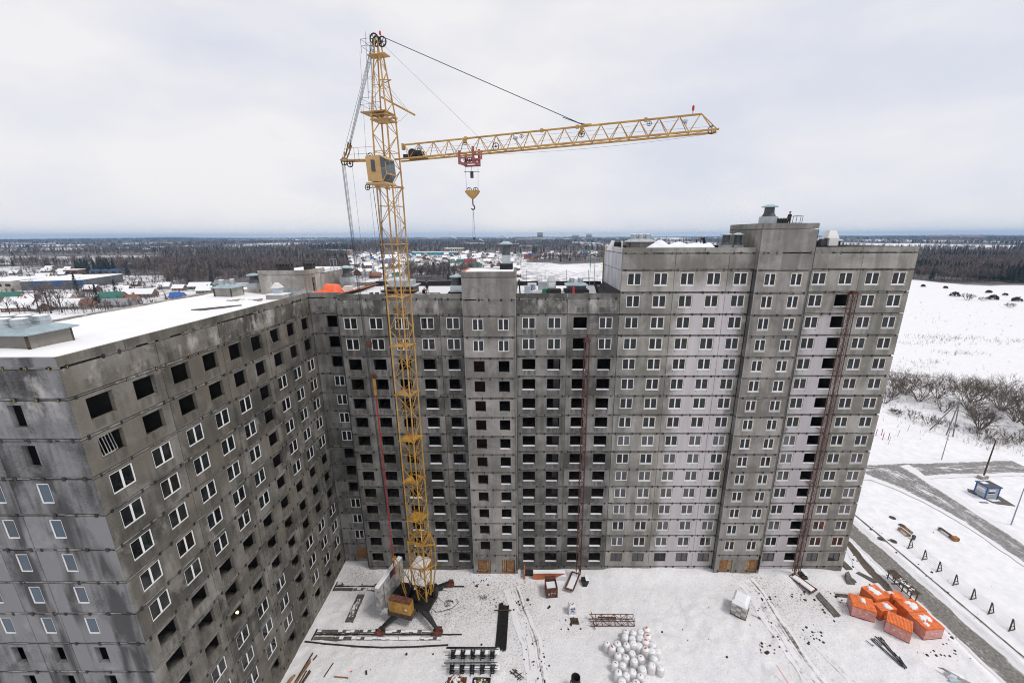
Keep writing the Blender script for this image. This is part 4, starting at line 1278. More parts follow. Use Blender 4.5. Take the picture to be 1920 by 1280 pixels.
for l0, l1 in ((-.16, -.05), (.05, .16)):
    v = [K(9.1 + a, l0, z) for a, z in prof] + [K(9.1 + a, l1, z) for a, z in prof]
    n = len(prof)
    hb.add(v, [tuple(range(n)), tuple(range(2 * n - 1, n - 1, -1))] + [(i, n + i, n + (i + 1) % n, (i + 1) % n) for i in range(n)])
ho = hb.obj('hook_block', CR, crane)
for q in (-.34, .34): wheel(K(9.1 + q, 0, 53.28), .26, M['black'], 'hook_sheave', ho)
hk = [K(9.1, 0, 52.5), K(9.1, 0, 51.95), K(9.25, 0, 51.8), K(9.28, 0, 51.6), K(9.1, 0, 51.48), K(8.92, 0, 51.6)]
MB().path(hk, .06, 6).obj('hook', M['black'], ho)
sl = MB()
for q in (-.10, .10): sl.tube(K(9.1, 0, 51.5), K(9.1 + q, q * .6, 48.9), .02, 4)
sl.disc(K(9.1, 0, 48.75), cN, .13, .12, 8)
sl.obj('sling', M['rope'], crane)

# driver's cab on the front left of the mast
cb = MB()
L0, L1 = -2.75, -1.05
prof = [(-.55, 54.15), (1.0, 54.05), (1.5, 54.75), (1.4, 56.15), (.95, 56.42), (-.66, 56.35)]
v = [K(a, L0, z) for a, z in prof] + [K(a, L1, z) for a, z in prof]
n = len(prof)
cb.add(v, [tuple(range(n))[::-1], tuple(range(n, 2 * n))] + [(i, (i + 1) % n, n + (i + 1) % n, n + i) for i in range(n)])
cb.obox(tuple(K(.3, (L0 + L1) / 2, 0))[:2], TH, 1.1, .92, 53.86, 54.02)
for r_ in (-.7, .9): cb.tube(K(r_, L1 - .5, 53.9), K(r_ * .6, -.9, 53.5), .06, 5)
co = cb.obj('cab', M['cranecab'], crane)
def quad(pts, off, mat, name, parent):
    a = [Vector(p) for p in pts]
    nrm = (a[1] - a[0]).cross(a[2] - a[1]).normalized()
    b_ = [p + nrm * off for p in a]
    c_ = [p - nrm * .02 for p in a]
    MB().add(b_ + c_, [(0, 1, 2, 3), (7, 6, 5, 4), (0, 4, 5, 1), (1, 5, 6, 2), (2, 6, 7, 3), (3, 7, 4, 0)]).obj(name, mat, parent)
quad([K(-.06, L0, 54.98), K(.36, L0, 54.95), K(.34, L0, 56.0), K(-.08, L0, 56.04)], .03, M['cabglass'], 'window', co)
quad([K(.98, L0 + .08, 55.28), K(1.45, L0 + .08, 55.28), K(1.41, L0 + .08, 56.1), K(.94, L0 + .08, 56.3)], .12, M['cabglass'], 'window', co)
quad([K(1.04, L0 + .08, 54.25), K(1.49, L0 + .08, 54.78), K(1.46, L0 + .08, 55.18), K(.98, L0 + .08, 55.2)], .12, M['cabglass'], 'window', co)
for l0, l1 in ((L0 + .1, (L0 + L1) / 2 - .05), ((L0 + L1) / 2 + .05, L1 - .1)):
    quad([K(1.49, l0, 54.85), K(1.49, l1, 54.85), K(1.41, l1, 56.05), K(1.41, l0, 56.05)], .03, M['cabglass'], 'window', co)
    quad([K(1.04, l0, 54.12), K(1.04, l1, 54.12), K(1.47, l1, 54.72), K(1.47, l0, 54.72)], .03, M['cabglass'], 'window', co)
MB().tube(K(-.45, L0 + .2, 53.95), K(-.8, L0 + .3, 53.6), .05, 5).tube(K(-.8, L0 + .3, 53.6), K(.9, L0 + .6, 53.62), .05, 5).obj('cab_beam', M['crane'], crane)
wheel(K(-.85, L0 + .2, 53.62), .26, M['black'], 'pulley', crane)
# counter jib with ropes
cj = MB()
for l_ in (-.45, .45): cj.tube(K(-.9, l_, 56.45), K(-5.1, l_, 56.6), .08, 5)
cj.tube(K(-5.1, -.55, 56.6), K(-5.1, .55, 56.6), .1, 5)
for l_ in (-.2, .2): cj.tube(K(-4.95, l_, 56.75), K(-4.15, l_, 58.05), .07, 5)
cj.tube(K(-4.95, -.3, 56.4), K(-4.7, -.3, 57.4), .06, 5)
cj.obj('counter_jib', CR, crane)
wheel(K(-5.0, -.15, 56.5), .36, M['black'], 'sheave', crane); wheel(K(-4.55, .15, 56.35), .36, M['black'], 'sheave', crane); wheel(K(-1.75, -.3, 56.85), .28, M['black'], 'sheave', crane)
rr = MB()
for l_ in (-.55,):
    for r_ in (-4.3, -3.4, -2.9, -2.0, -1.1): rr.tube(K(r_, l_, 56.5), K(r_, l_, 57.65), .018, 4)
    for h in (57.05, 57.65): rr.tube(K(-4.5, l_, h), K(-.8, l_, h), .016, 4)
rr.obj('railing', M['rope'], crane)
for l_ in (-.22, -.1, .08, .2):
    MB().tube(K(-.35, l_, 66.8), K(-4.35 - .1 * (l_ > 0), l_, 57.7), .02, 4).obj('pendant_rope', M['rope'], crane)
MB().tube(K(-.55, -.1, 66.6), K(-5.3, -.1, 56.7), .016, 4).obj('pendant_rope', M['rope'], crane)
for l_ in (-.22, .2): MB().tube(K(-4.6, l_, 57.2), K(-4.2, l_, 58.3), .06, 5).obj('rope_clevis', M['black'], crane)
for l_ in (-.33, -.2, -.08, .1, .22):
    MB().tube(K(-5.25 + .16 * abs(l_), l_, 56.4), K(-4.45, l_ * .4, 14.2), .019, 4).obj('luffing_rope', M['rope'], crane)
MB().tube(K(-4.2, .0, 56.2), K(-3.6, .1, 8.0), .014, 3).obj('hoist_rope', M['rope'], crane)
MB().tube(K(-1.8, -.3, 66.0), K(-2.2, -.3, 56.9), .013, 3).tube(K(-2.2, -.3, 56.8), K(-1.5, -.4, 8), .014, 3).obj('hoist_rope', M['rope'], crane)
for l_ in (-.9, -1.05): MB().tube(K(-.5, l_, 53.8), K(-1.0, l_, 44), .03, 4).obj('cable', M['rope'], crane)
# lower luffing pulley block and the red strut down to the counterweight
pb = MB().disc(K(-4.45, 0, 37.0), cN, .32, .3, 10).obox(tuple(K(-4.45, 0, 0))[:2], TH, .22, .22, 36.5, 37.3)
pb.obj('pulley_block', M['rust'], crane)
MB().tube(K(-4.4, .12, 37), K(-4.25, 0, 33.0), .018, 4).tube(K(-4.6, .12, 37), K(-4.4, 0, 33.0), .018, 4).obj('luffing_rope', M['rope'], crane)
MB().disc(K(-4.3, 0, 33.0), cN, .35, .3, 10).obj('pulley_block', M['rust'], crane)
MB().tube(K(-4.3, 0, 32.8), K(-4.27, 0, 30.6), .17, 6).obj('strut_head', M['crane_low'], crane)
for z0, z1 in zip((30.6, 25.0, 19.4, 13.8, 9.0), (25.0, 19.4, 13.8, 9.0, 4.6)):
    MB().tube(K(-4.27, 0, z0), K(-4.25, 0, z1), .085, 6).disc(K(-4.25, 0, z1), (0, 0, 1), .15, .35, 6).obj('strut', M['red'], crane)

# portal under the mast
po = MB()
A = 2.08 / 2
for i, (x, y) in enumerate(((-1, -1), (1, -1), (1, 1), (-1, 1))):
    po.tube(K(x * A, y * A, 11.1), K(x * A * .95, y * A * .95, 7.2), .10, 6)
    po.tube(K(x * A * .95, y * A * .95, 7.2), K(x * A * .55 + .1, y * A * .55, 1.6), .11, 6)
cs = ((-1, -1), (1, -1), (1, 1), (-1, 1))
for i in range(4):
    a, b_ = cs[i], cs[(i + 1) % 4]
    po.tube(K(a[0] * A, a[1] * A, 11.15), K(b_[0] * A, b_[1] * A, 11.15), .20, 4)
    po.tube(K(a[0] * A, a[1] * A, 7.2), K(b_[0] * A, b_[1] * A, 7.2), .13, 4)
pq = po.obj('portal', CL, crane)
for i in range(4):
    a, b_ = cs[i], cs[(i + 1) % 4]
    for k in range(2):
        z0, z1 = 11.0 - 1.9 * k, 11.0 - 1.9 * (k + 1)
        MB().tube(K(a[0] * A, a[1] * A, z0), K(b_[0] * A, b_[1] * A, z1), .045, 4).obj('brace', CL, pq)
        MB().tube(K(b_[0] * A, b_[1] * A, z0), K(a[0] * A, a[1] * A, z1), .045, 4).obj('brace', CL, pq)
    for k in range(3):
        f0, f1 = .95 - .13 * k, .95 - .13 * (k + 1)
        z0, z1 = 7.2 - 1.85 * k, 7.2 - 1.85 * (k + 1)
        MB().tube(K(a[0] * A * f0, a[1] * A * f0, z0), K(b_[0] * A * f1, b_[1] * A * f1, z1), .04, 4).obj('brace', CL, pq)
        MB().tube(K(b_[0] * A * f0, b_[1] * A * f0, z0), K(a[0] * A * f1, a[1] * A * f1, z1), .035, 4).obj('brace', CL, pq)
# outer frame of the portal on the right: knee struts
MB().tube(K(A, -A, 11.1), K(A + .55, A, 9.6), .09, 5).tube(K(A + .55, A, 9.6), K(A + .5, A, 6.4), .08, 5).tube(K(A + .5, A, 6.4), K(.9, .8, 2.0), .10, 5).tube(K(A + .5, A, 6.4), K(A, -A, 7.2), .09, 5).tube(K(A, A, 11.1), K(A + .55, A, 9.6), .09, 5).obj('knee_strut', CL, crane)
MB().add([K(-A, -A, 7.3), K(A, -A, 7.3), K(A, A, 7.3), K(-A, A, 7.3)], [(0, 1, 2, 3)]).add([K(-A, -A, 7.24), K(A, -A, 7.24), K(A, A, 7.24), K(-A, A, 7.24)], [(3, 2, 1, 0)]).obj('snowy_platform', M['snowroof'], crane)
MB().add([K(-.7, -.7, 4.2), K(.7, -.7, 4.2), K(.7, .7, 4.2), K(-.7, .7, 4.2)], [(0, 1, 2, 3)]).add([K(-.7, -.7, 4.14), K(.7, -.7, 4.14), K(.7, .7, 4.14), K(-.7, .7, 4.14)], [(3, 2, 1, 0)]).obj('snowy_platform', M['snowroof'], crane)
# counter strut frame in front of the slabs
st = MB()
for l_ in (-1.0, .9):
    st.tube(K(-2.1, l_, 1.9), K(-4.05, -.05 + l_ * .12, 7.1), .07, 5)
    st.tube(K(-1.5, l_ * .9, 7.3), K(-2.6, l_ * .6, 4.4), .05, 5).tube(K(-2.6, l_ * .6, 4.4), K(-2.3, l_ * .6, 1.6), .07, 5)
st.obox(tuple(K(-4.05, -.05, 0))[:2], TH, .14, .3, 6.95, 7.25)
st.obj('counter_strut', CL, crane)
# counterweight: a stack of concrete slabs with snow on top
cw = MB(); cwr = -5.15
def cwp(l, z, r): return K(r, l, z)
sl_ = [(-2.9, 2.85), (-2.92, 2.88), (-2.9, 2.85), (-2.93, 2.86), (-2.9, 2.88), (-2.92, 2.87), (-2.9, 2.86), (-2.93, 2.85)]
z = .85
cwo = None
for i, (a, b_) in enumerate(sl_):
    h = .46
    rr_ = .30 + .012 * (i % 2)
    mb = MB().add([K(cwr - rr_, a, z), K(cwr + rr_, a, z), K(cwr + rr_, b_, z), K(cwr - rr_, b_, z), K(cwr - rr_, a, z + h - .02), K(cwr + rr_, a, z + h - .02), K(cwr + rr_, b_, z + h - .02), K(cwr - rr_, b_, z + h - .02)],
                  [(3, 2, 1, 0), (4, 5, 6, 7), (0, 1, 5, 4), (1, 2, 6, 5), (2, 3, 7, 6), (3, 0, 4, 7)])
    mb.obj('counterweight_slab', M['frosted'], crane)
    z += h
MB().add([K(cwr - .3, -2.9, z), K(cwr + .3, -2.9, z), K(cwr + .3, 2.85, z), K(cwr - .3, 2.85, z), K(cwr - .24, -2.8, z + .16), K(cwr + .24, -2.8, z + .16), K(cwr + .24, 2.75, z + .16), K(cwr - .24, 2.75, z + .16)],
         [(4, 5, 6, 7), (0, 1, 5, 4), (1, 2, 6, 5), (2, 3, 7, 6), (3, 0, 4, 7)]).obj('snow_cap', M['snow'], crane)
MB().obox(tuple(K(cwr + .02, .3, 0))[:2], TH, .32, .6, 3.7, 4.62).obj('counterweight_frame', M['wood_dark'], crane)
MB().tube(K(cwr + .33, -1.9, .9), K(cwr + .33, -1.9, 4.5), .03, 4).tube(K(cwr + .33, 1.9, .9), K(cwr + .33, 1.9, 4.5), .03, 4).obj('tie_rod', M['rust'], crane)
# turning platform with machinery and the yellow cabinet
pf = MB()
pf.obox((OX, OY), TH, 2.6, 1.35, .55, .95).obox(tuple(K(-3.3, 0, 0))[:2], TH, 2.2, 1.1, .6, 1.0)
pf.lathe((OX + .2, OY), [(1.3, .1), (1.3, .6)], 18)
pf.obj('turning_platform', M['black'], crane)
mc = MB()
mc.tube(K(-2.6, -.9, 1.7), K(-2.6, 1.0, 1.7), .55, 12).tube(K(-1.2, -.8, 1.6), K(-1.2, .9, 1.6), .5, 12).obox(tuple(K(-3.4, .6, 0))[:2], TH, .5, .6, 1.0, 2.0).obox(tuple(K(-.2, .9, 0))[:2], TH, .6, .5, .95, 2.3).tube(K(1.0, 1.2, 1.0), K(1.0, 1.2, 2.6), .45, 8)
mc.obj('winch_machinery', M['black'], crane)
MB().tube(K(-3.3, -.8, 1.0), K(-3.0, -.6, 2.6), .05, 4).tube(K(-3.5, -.5, 1), K(-2.8, -.6, 2.7), .05, 4).obox(tuple(K(-3.1, -.7, 0))[:2], TH, .4, .3, 1.0, 1.6).obj('rusty_gear', M['rust'], crane)
cbx = MB().obox(tuple(K(-2.0, -2.45, 0))[:2], TH + .02, 1.55, .48, 1.35, 3.15)
cab2 = cbx.obj('machinery_cabinet', CL, crane)
for q in (-.76, .76):
    MB().obox(tuple(K(-2.0 + q, -2.95, 0))[:2], TH + .02, .70, .022, 1.45, 3.05).obj('door', CL, cab2)
MB().obox(tuple(K(-1.0, -2.985, 0))[:2], TH + .02, .14, .012, 2.1, 2.35).obj('notice', M['white'], cab2)
MB().obox(tuple(K(-2.0, -2.45, 0))[:2], TH + .02, 1.58, .5, 3.15, 3.20).obj('cabinet_roof', M['rust'], cab2)
MB().obox(tuple(K(-2.1, -2.3, 0))[:2], TH + .02, 1.75, .62, .55, 1.33, 0, 1, .92).obj('cabinet_base', M['wood_dark'], crane)
# four spread legs with bogies on the rails
for fx, fy in ((-31.0, -10.57), (-23.5, -10.57), (-23.3, -2.95), (-31.0, -2.95)):
    d = Vector((fx - OX, fy - OY, 0)); L = d.length; d.normalize()
    nrm = Vector((-d.y, d.x, 0))
    lg = MB()
    secs = [(.8, .42, .15, 1.0), (2.4, .36, .25, .95), (4.2, .24, .1, .45), (L - .05, .17, -.12, .12)]
    vs = []
    for r_, hw, z0, z1 in secs:
        p = Vector((OX, OY, 0)) + d * r_
        vs += [p - nrm * hw + Vector((0, 0, z0)), p + nrm * hw + Vector((0, 0, z0)), p + nrm * hw + Vector((0, 0, z1)), p - nrm * hw + Vector((0, 0, z1))]
    fs = [(3, 2, 1, 0), tuple(range(len(vs) - 4, len(vs)))]
    for j in range(len(secs) - 1):
        for k in range(4): fs.append((4 * j + k, 4 * j + (k + 1) % 4, 4 * j + 4 + (k + 1) % 4, 4 * j + 4 + k))
    lg.add(vs, fs)
    lo = lg.obj('leg', M['black'], crane)
    bg = MB()
    bg.box(fx - .62, fy - .26, -.62, fx + .62, fy - .12, -.12).box(fx - .62, fy + .12, -.62, fx + .62, fy + .26, -.12).box(fx - .2, fy - .3, -.35, fx + .2, fy + .3, .12)
    bg.box(fx - .15, fy + .26, -.55, fx + .45, fy + .62, -.1)
    bo = bg.obj('bogie', M['rust'], lo)
    for q in (-.36, .36): MB().disc((fx + q, fy, -.55), (0, 1, 0), .26, .2, 12).obj('wheel', M['iron'], lo)
    MB().box(fx - .3, fy - .31, -.45, fx + .12, fy - .27, .02).obj('bogie_plate', M['red'], lo)
for a in ((K(1.2, -.6, .9), K(2.4, -2.0, -.6)), (K(1.0, 1.2, .9), K(2.0, 1.6, -.4))):
    MB().tube(*a, .03, 4).obj('stay', M['iron'], crane)
# ---- rail track on sleepers
for nm, y in (('front', -10.57), ('rear', -2.95)):
    x0, x1 = (-39.5, -20.4) if nm == 'front' else (-40.2, -21.2)
    t = thing('crane_track', 'snow dusted %s crane rail on concrete sleepers %s' % (('near', 'under the two closer crane wheels') if nm == 'front' else ('far', 'between the counterweight and the middle block')), 'rail track', ((x0 + x1) / 2, y, G0))
    MB().box(x0, y - .05, G0 + .02, x1, y + .05, G0 + .20).obj('rail', M['iron'], t)
    for i in range(7):
        a = x0 + .1 + i * 2.75
        if a + 2.6 > x1: break
        for q in (-.48, .48):
            o = MB().box(a, y + q - .24, G0 - .1, a + 2.65, y + q + .22, G0 + .11).obj('sleeper', M['asphalt'], t)
            rs = random.Random(i * 7 + int(q > 0))
            for j in range(5):
                if rs.random() < (.25 if i < 2 else .92):
                    s0 = a + j * .53
                    MB().box(s0, y + q - .2 + rs.uniform(-.06, .1), G0 + .1, s0 + .53, y + q + .2 - rs.uniform(-.02, .12), G0 + .135).obj('snow_patch', M['snowroof'], o)
    MB().box(x0 - .1, y - .75, G0, x0 + .02, y + .75, G0 + .22).obj('end_stop', M['iron'], t)

# ------------------------------------------------------------------ things in the yard
def g1(x, y): return float(gz(x, y))
def hoist(x, y, ztop, label, dx):
    t = thing('builders_hoist', label, 'hoist', (x, y, G0))
    a = .32; z = G0 + 1.0
    h = MB()
    for sx in (-1, 1):
        for sy in (-1, 1): h.tube((x + sx * a, y + sy * a, z), (x + sx * a, y + sy * a, ztop), .045, 4)
    h.obj('mast', M['redsteel'], t)
    n = 0
    while z < ztop - .3:
        z1 = min(z + 1.05, ztop)
        b = MB()
        for q in range(4):
            c = ((-a, -a), (a, -a), (a, a), (-a, a))
            p, r = c[q], c[(q + 1) % 4]
            if n % 2: p, r = r, p
            b.tube((x + p[0], y + p[1], z), (x + r[0], y + r[1], z1), .026, 3)
            b.tube((x + p[0], y + p[1], z1), (x + r[0], y + r[1], z1), .022, 3)
        b.obj('mast_bracing', M['redsteel'], t)
        z = z1; n += 1
    MB().box(x - .45, y - .42, ztop, x + .45, y + .42, ztop + .16).box(x - .3, y - .3, ztop + .16, x + .3, y + .3, ztop + .4).obj('head', M['redsteel'], t)
    for zz in np.arange(6.5, ztop, 8.4):
        MB().tube((x - .3, y + .3, zz), (x - .3, -.02, zz), .04, 4).tube((x + .3, y + .3, zz), (x + .3, -.02, zz), .04, 4).tube((x - 1.1, y, zz), (x - .3, y, zz), .03, 4).obj('wall_tie', M['redsteel'], t)
    # platform at the foot, with snow, and the winch
    L = Vector((dx, -1, 0)).normalized(); N_ = Vector((-L.y, L.x, 0))
    def p(r, l, zz): return tuple(Vector((x, y, 0)) + L * r + N_ * l + Vector((0, 0, zz)))
    pl = MB()
    for l in (-.62, .62): pl.tube(p(-.3, l - .45, G0 + .55), p(3.0, l - .45, G0 + .55), .09, 4)
    for r in (-.3, 1.2, 3.0): pl.tube(p(r, -1.07, G0 + .55), p(r, .17, G0 + .55), .08, 4)
    pl.tube(p(-.3, .17, G0 + .55), p(-.3, .17, G0 + 2.0), .08, 4).tube(p(.6, .17, G0 + .55), p(.1, .17, G0 + 2.0), .06, 4)
    pl.add([p(-.3, -1.0, G0 + .52), p(3.0, -1.0, G0 + .52), p(3.0, .1, G0 + .52), p(-.3, .1, G0 + .52), p(-.3, -1.0, G0 + .46), p(3.0, -1.0, G0 + .46), p(3.0, .1, G0 + .46), p(-.3, .1, G0 + .46)], [(0, 1, 2, 3), (7, 6, 5, 4), (0, 4, 5, 1), (1, 5, 6, 2), (2, 6, 7, 3), (3, 7, 4, 0)])
    for r in (.2, 2.6):
        for l in (-.9, 0): pl.tube(p(r, l, G0 - .2), p(r, l, G0 + .5), .07, 4)
    pf = pl.obj('load_platform', M['rust'], t)
    MB().add([p(-.1, -.92, G0 + .53), p(2.8, -.92, G0 + .53), p(2.8, .02, G0 + .53), p(-.1, .02, G0 + .53), p(0, -.85, G0 + .66), p(2.6, -.8, G0 + .62), p(2.7, -.05, G0 + .64), p(0, -.05, G0 + .7)],
             [(4, 5, 6, 7), (0, 1, 5, 4), (1, 2, 6, 5), (2, 3, 7, 6), (3, 0, 4, 7)]).obj('snow_cap', M['snow'], pf)
    m = MB(); c = p(.35, 1.15, 0)
    m.obox(c[:2], .1, .5, .33, G0 - .1, G0 + .75).tube((c[0] - .45, c[1] - .5, G0 + .4), (c[0] + .35, c[1] - .55, G0 + .4), .26, 10).obox((c[0] - .1, c[1] - .6), .1, .3, .2, G0 - .1, G0 + .3)
    m.obj('winch', M['black'], t)
    MB().obox((c[0] + .28, c[1] + .05), .1, .28, .55, G0 + .8, G0 + .93, 0, .9, .9).obj('snow_cap', M['snow'], t)
hoist(-4.2, -1.35, 36.0, 'dark red lattice hoist mast standing against the open windows of the middle block', -.45)
hoist(28.45, -1.35, 41.9, 'taller red lattice hoist mast beside the open window column of the tall block', .5)

# retaining wall of the basement stairs, half buried in snow
t = thing('retaining_wall', 'terracotta painted basement stair wall with snow on top, left of the hoist foot', 'wall', (-9.4, -1.5, G0))
MB().add([(-11.0, -1.75, -1.2), (-6.3, -1.75, -1.2), (-6.3, -1.5, -1.2), (-11.0, -1.5, -1.2), (-11.0, -1.75, .42), (-6.3, -1.75, .42), (-6.3, -1.5, .42), (-11, -1.5, .42)],
         [(4, 5, 6, 7), (0, 1, 5, 4), (1, 2, 6, 5), (2, 3, 7, 6), (3, 0, 4, 7)]).obj('painted_wall', M['terracotta'], t)
MB().box(-12.35, -1.75, -1.2, -12.2, -.1, .35).obj('side_wall', M['terracotta'], t)
MB().box(-12.2, -1.2, -1.0, -11.0, -.2, -.4).obj('stair_pit', M['bitumen'], t)
MB().add([(-11.0, -1.8, .42), (-6.2, -1.8, .42), (-6.2, -1.2, .43), (-11, -1.2, .43), (-10.9, -1.72, .58), (-6.4, -1.72, .56), (-6.4, -1.3, .6), (-11, -1.3, .62)], [(4, 5, 6, 7), (0, 1, 5, 4), (1, 2, 6, 5), (3, 0, 4, 7)]).obj('snow_cap', M['snow'], t)
sn = MB()
for i in range(18):
    a0, a1 = -9.0 + i * .16, -9.0 + (i + 1) * .16
    f = lambda q: -.95 + 1.15 * float(smooth(-8.8, -6.2, q))
    sn.add([(a0, -2.0, -1), (a1, -2.0, -1), (a1, -2.0, f(a1) - .12), (a0, -2.0, f(a0) - .12), (a0, -1.74, -1), (a1, -1.74, -1), (a1, -1.74, f(a1)), (a0, -1.74, f(a0))], [(0, 1, 2, 3), (2, 6, 7, 3), (1, 5, 6, 2)])
sn.obj('snow_drift', M['snow'], t)

# rusty container
cx, cy, ca = -8.45, -3.95, math.radians(6)
t = thing('steel_bin', 'rusty brown open steel bin with white scrawl, partly filled with snow', 'bin', (cx, cy, G0))
b = MB()
hx, hy, zz = .78, .85, 1.0
for (ox, oy, ax, ay) in ((0, -hy, hx, .035), (0, hy, hx, .035), (-hx, 0, .035, hy - .04), (hx, 0, .035, hy - .04)):
    c = (cx + ox * math.cos(ca) - oy * math.sin(ca), cy + ox * math.sin(ca) + oy * math.cos(ca))
    b.obox(c, ca, ax, ay, G0 - .1, zz + (.25 if oy > 0 else -.25))
for i in range(7):
    q = -hx + i * 2 * hx / 6
    c = (cx + q * math.cos(ca) + (hy + .04) * math.sin(ca), cy + q * math.sin(ca) - (hy + .04) * math.cos(ca))
    b.obox(c, ca, .035, .03, G0, zz - .3)
b.obj('bin_body', M['rust'], t)
MB().obox((cx, cy), ca, hx - .05, hy - .05, .2, .45, 0, .9, .8).obj('snow_fill', M['snow'], t)
w = MB()
for (a0, z0, a1, z1) in ((-.55, .1, -.55, .55), (-.35, .1, -.35, .55), (-.55, .32, -.35, .32), (-.1, .1, -.1, .55), (-.1, .55, .12, .5), (.25, .2, .3, .55), (.3, .55, .5, .5), (.5, .5, .45, .3)):
    P_ = lambda a, z: (cx + a * math.cos(ca) + (hy + .085) * math.sin(ca), cy + a * math.sin(ca) - (hy + .085) * math.cos(ca), z - .55)
    w.tube(P_(a0, z0), P_(a1, z1), .022, 4)
w.obj('chalk_marks', M['sackcloth'], t)

# white sack with blue print and the pallet beside it
t = thing('goods_sack', 'white wrapped sack pallet with blue printed marks, alone in the snow', 'sack', (-5.75, -7.1, G0))
MB().obox((-5.75, -7.1), .12, .52, .50, G0 - .05, .35, 0, .92, .9).obox((-5.75, -7.1), .12, .46, .44, .35, .48, 0, .8, .8).obj('wrapped_load', M['sackcloth'], t)
bp = MB()
for (a, z, w_, h_) in ((-.2, .02, .09, .22), (-.02, .05, .12, .2), (.2, .02, .14, .24), (-.12, -.42, .05, .3), (.02, -.25, .18, .08), (.18, -.5, .12, .12)):
    bp.obox((-5.75 + a + .06, -7.1 - .53 + a * .1), .12, w_ / 2, .02, z - .02, z - .02 + h_)
for (a, b_) in ((-.2, .0), (0, -.1), (.15, .05)):
    bp.obox((-5.75 + a, -7.1 + b_), .12, .07, .06, .48, .492)
bp.obj('blue_print', M['blue'], t)
t = thing('broken_pallet', 'grey broken wooden pallet half under snow beside the white sack', 'pallet', (-5.6, -8.5, G0))
for i in range(5):
    MB().obox((-5.6 + .02 * i, -8.15 - i * .2), -.06, .55, .06, g1(-5.6, -8.5) + .03, g1(-5.6, -8.5) + .10).obj('board', M['wood_dark'], t)
for q in (-.4, .35): MB().obox((-5.6 + q, -8.55), -.06, .05, .5, g1(-5.6, -8.5) - .06, g1(-5.6, -8.5) + .03).obj('bearer', M['wood_dark'], t)

# lattice mast section lying in the snow
t = thing('spare_mast_section', 'dark brown lattice mast section lying flat in the snow behind the white sacks', 'mast section', (-.7, -8.8, G0))
zb = G0 + .12
ms = MB(); y0, y1 = -9.35, -8.3
for y in (y0, y1):
    for z in (zb, zb + .8): ms.tube((-3.6, y, z), (2.3, y, z), .045, 4)
ms.tube((-3.0, y0 - .5, zb), (-3.3, y1 + .3, zb + .9), .06, 4).tube((-2.4, y1 - .2, zb + .5), (0, y1 - .25, zb + .5), .09, 4)
mo = ms.obj('chord_frame', M['rust'], t)
for i in range(7):
    x0, x1 = -3.6 + i * .843, -3.6 + (i + 1) * .843
    b = MB()
    for z in (zb, zb + .8): b.tube((x0, y0 if i % 2 else y1, z), (x1, y1 if i % 2 else y0, z), .028, 3).tube((x1, y0, z), (x1, y1, z), .03, 3)
    for y in (y0, y1): b.tube((x0, y, zb if i % 2 else zb + .8), (x1, y, zb + .8 if i % 2 else zb), .028, 3).tube((x1, y, zb), (x1, y, zb + .8), .03, 3)
    b.obj('brace', M['rust'], t)

# big bags
BAGS = [(-2.0, -12.4, 1), (-0.7, -12.4, 1), (0.4, -12.6, 1), (-1.5, -13.1, 2), (-0.5, -13.2, 0), (1.2, -12.5, 0), (1.9, -12.7, 0), (2.8, -12.3, 2), (3.6, -12.6, 0), (3.9, -13.4, 0), (0.7, -10.8, 1), (1.6, -11.0, 0), (2.5, -11.0, 0), (3.4, -10.7, 2), (0.4, -11.6, 0), (1.3, -11.75, 0), (2.3, -11.7, 0), (3.25, -11.6, 2), (0.8, -13.6, 0), (2.5, -13.3, 2), (3.2, -13.45, 0), (-1.0, -14.0, 1), (-0.1, -14.2, 1), (1.7, -14.2, 1), (0.75, -14.75, 3), (-1.5, -14.9, 1), (-0.7, -15.15, 0), (3.2, -14.4, 0), (2.7, -15.2, 0), (3.7, -15.4, 0), (-1.4, -16.0, 1), (-0.55, -16.3, 0), (0.3, -15.9, 0), (1.05, -16.4, 1), (-1.2, -17.0, 0), (0.35, -17.2, 1), (-0.5, -17.9, 0), (1.3, -17.4, 0), (1.5, -15.6, 0), (-1.0, -18.6, 0), (.7, -18.5, 0)]
def bag_mesh(seed, h):
    r = random.Random(seed)
    n = 16; R0 = .47
    prof = [(.40, 0), (.47, .12), (.48, .5), (.47, h - .28), (.42, h - .12), (.28, h - .02), (.12, h + .03)]
    mb = MB(); vs = []
    for j, (q, z) in enumerate(prof):
        for i in range(n):
            a = 2 * PI * i / n
            sq = 1 + .07 * abs(math.sin(2 * a)) + r.uniform(-.03, .03)
            vs.append((q * sq * math.cos(a), q * sq * math.sin(a), z + r.uniform(-.02, .02)))
    fs = []
    for j in range(len(prof) - 1):
        for i in range(n): fs.append((j * n + i, j * n + (i + 1) % n, (j + 1) * n + (i + 1) % n, (j + 1) * n + i))
    fs.append(tuple(range((len(prof) - 1) * n, len(prof) * n)))
    mb.add(vs, fs)
    return mb
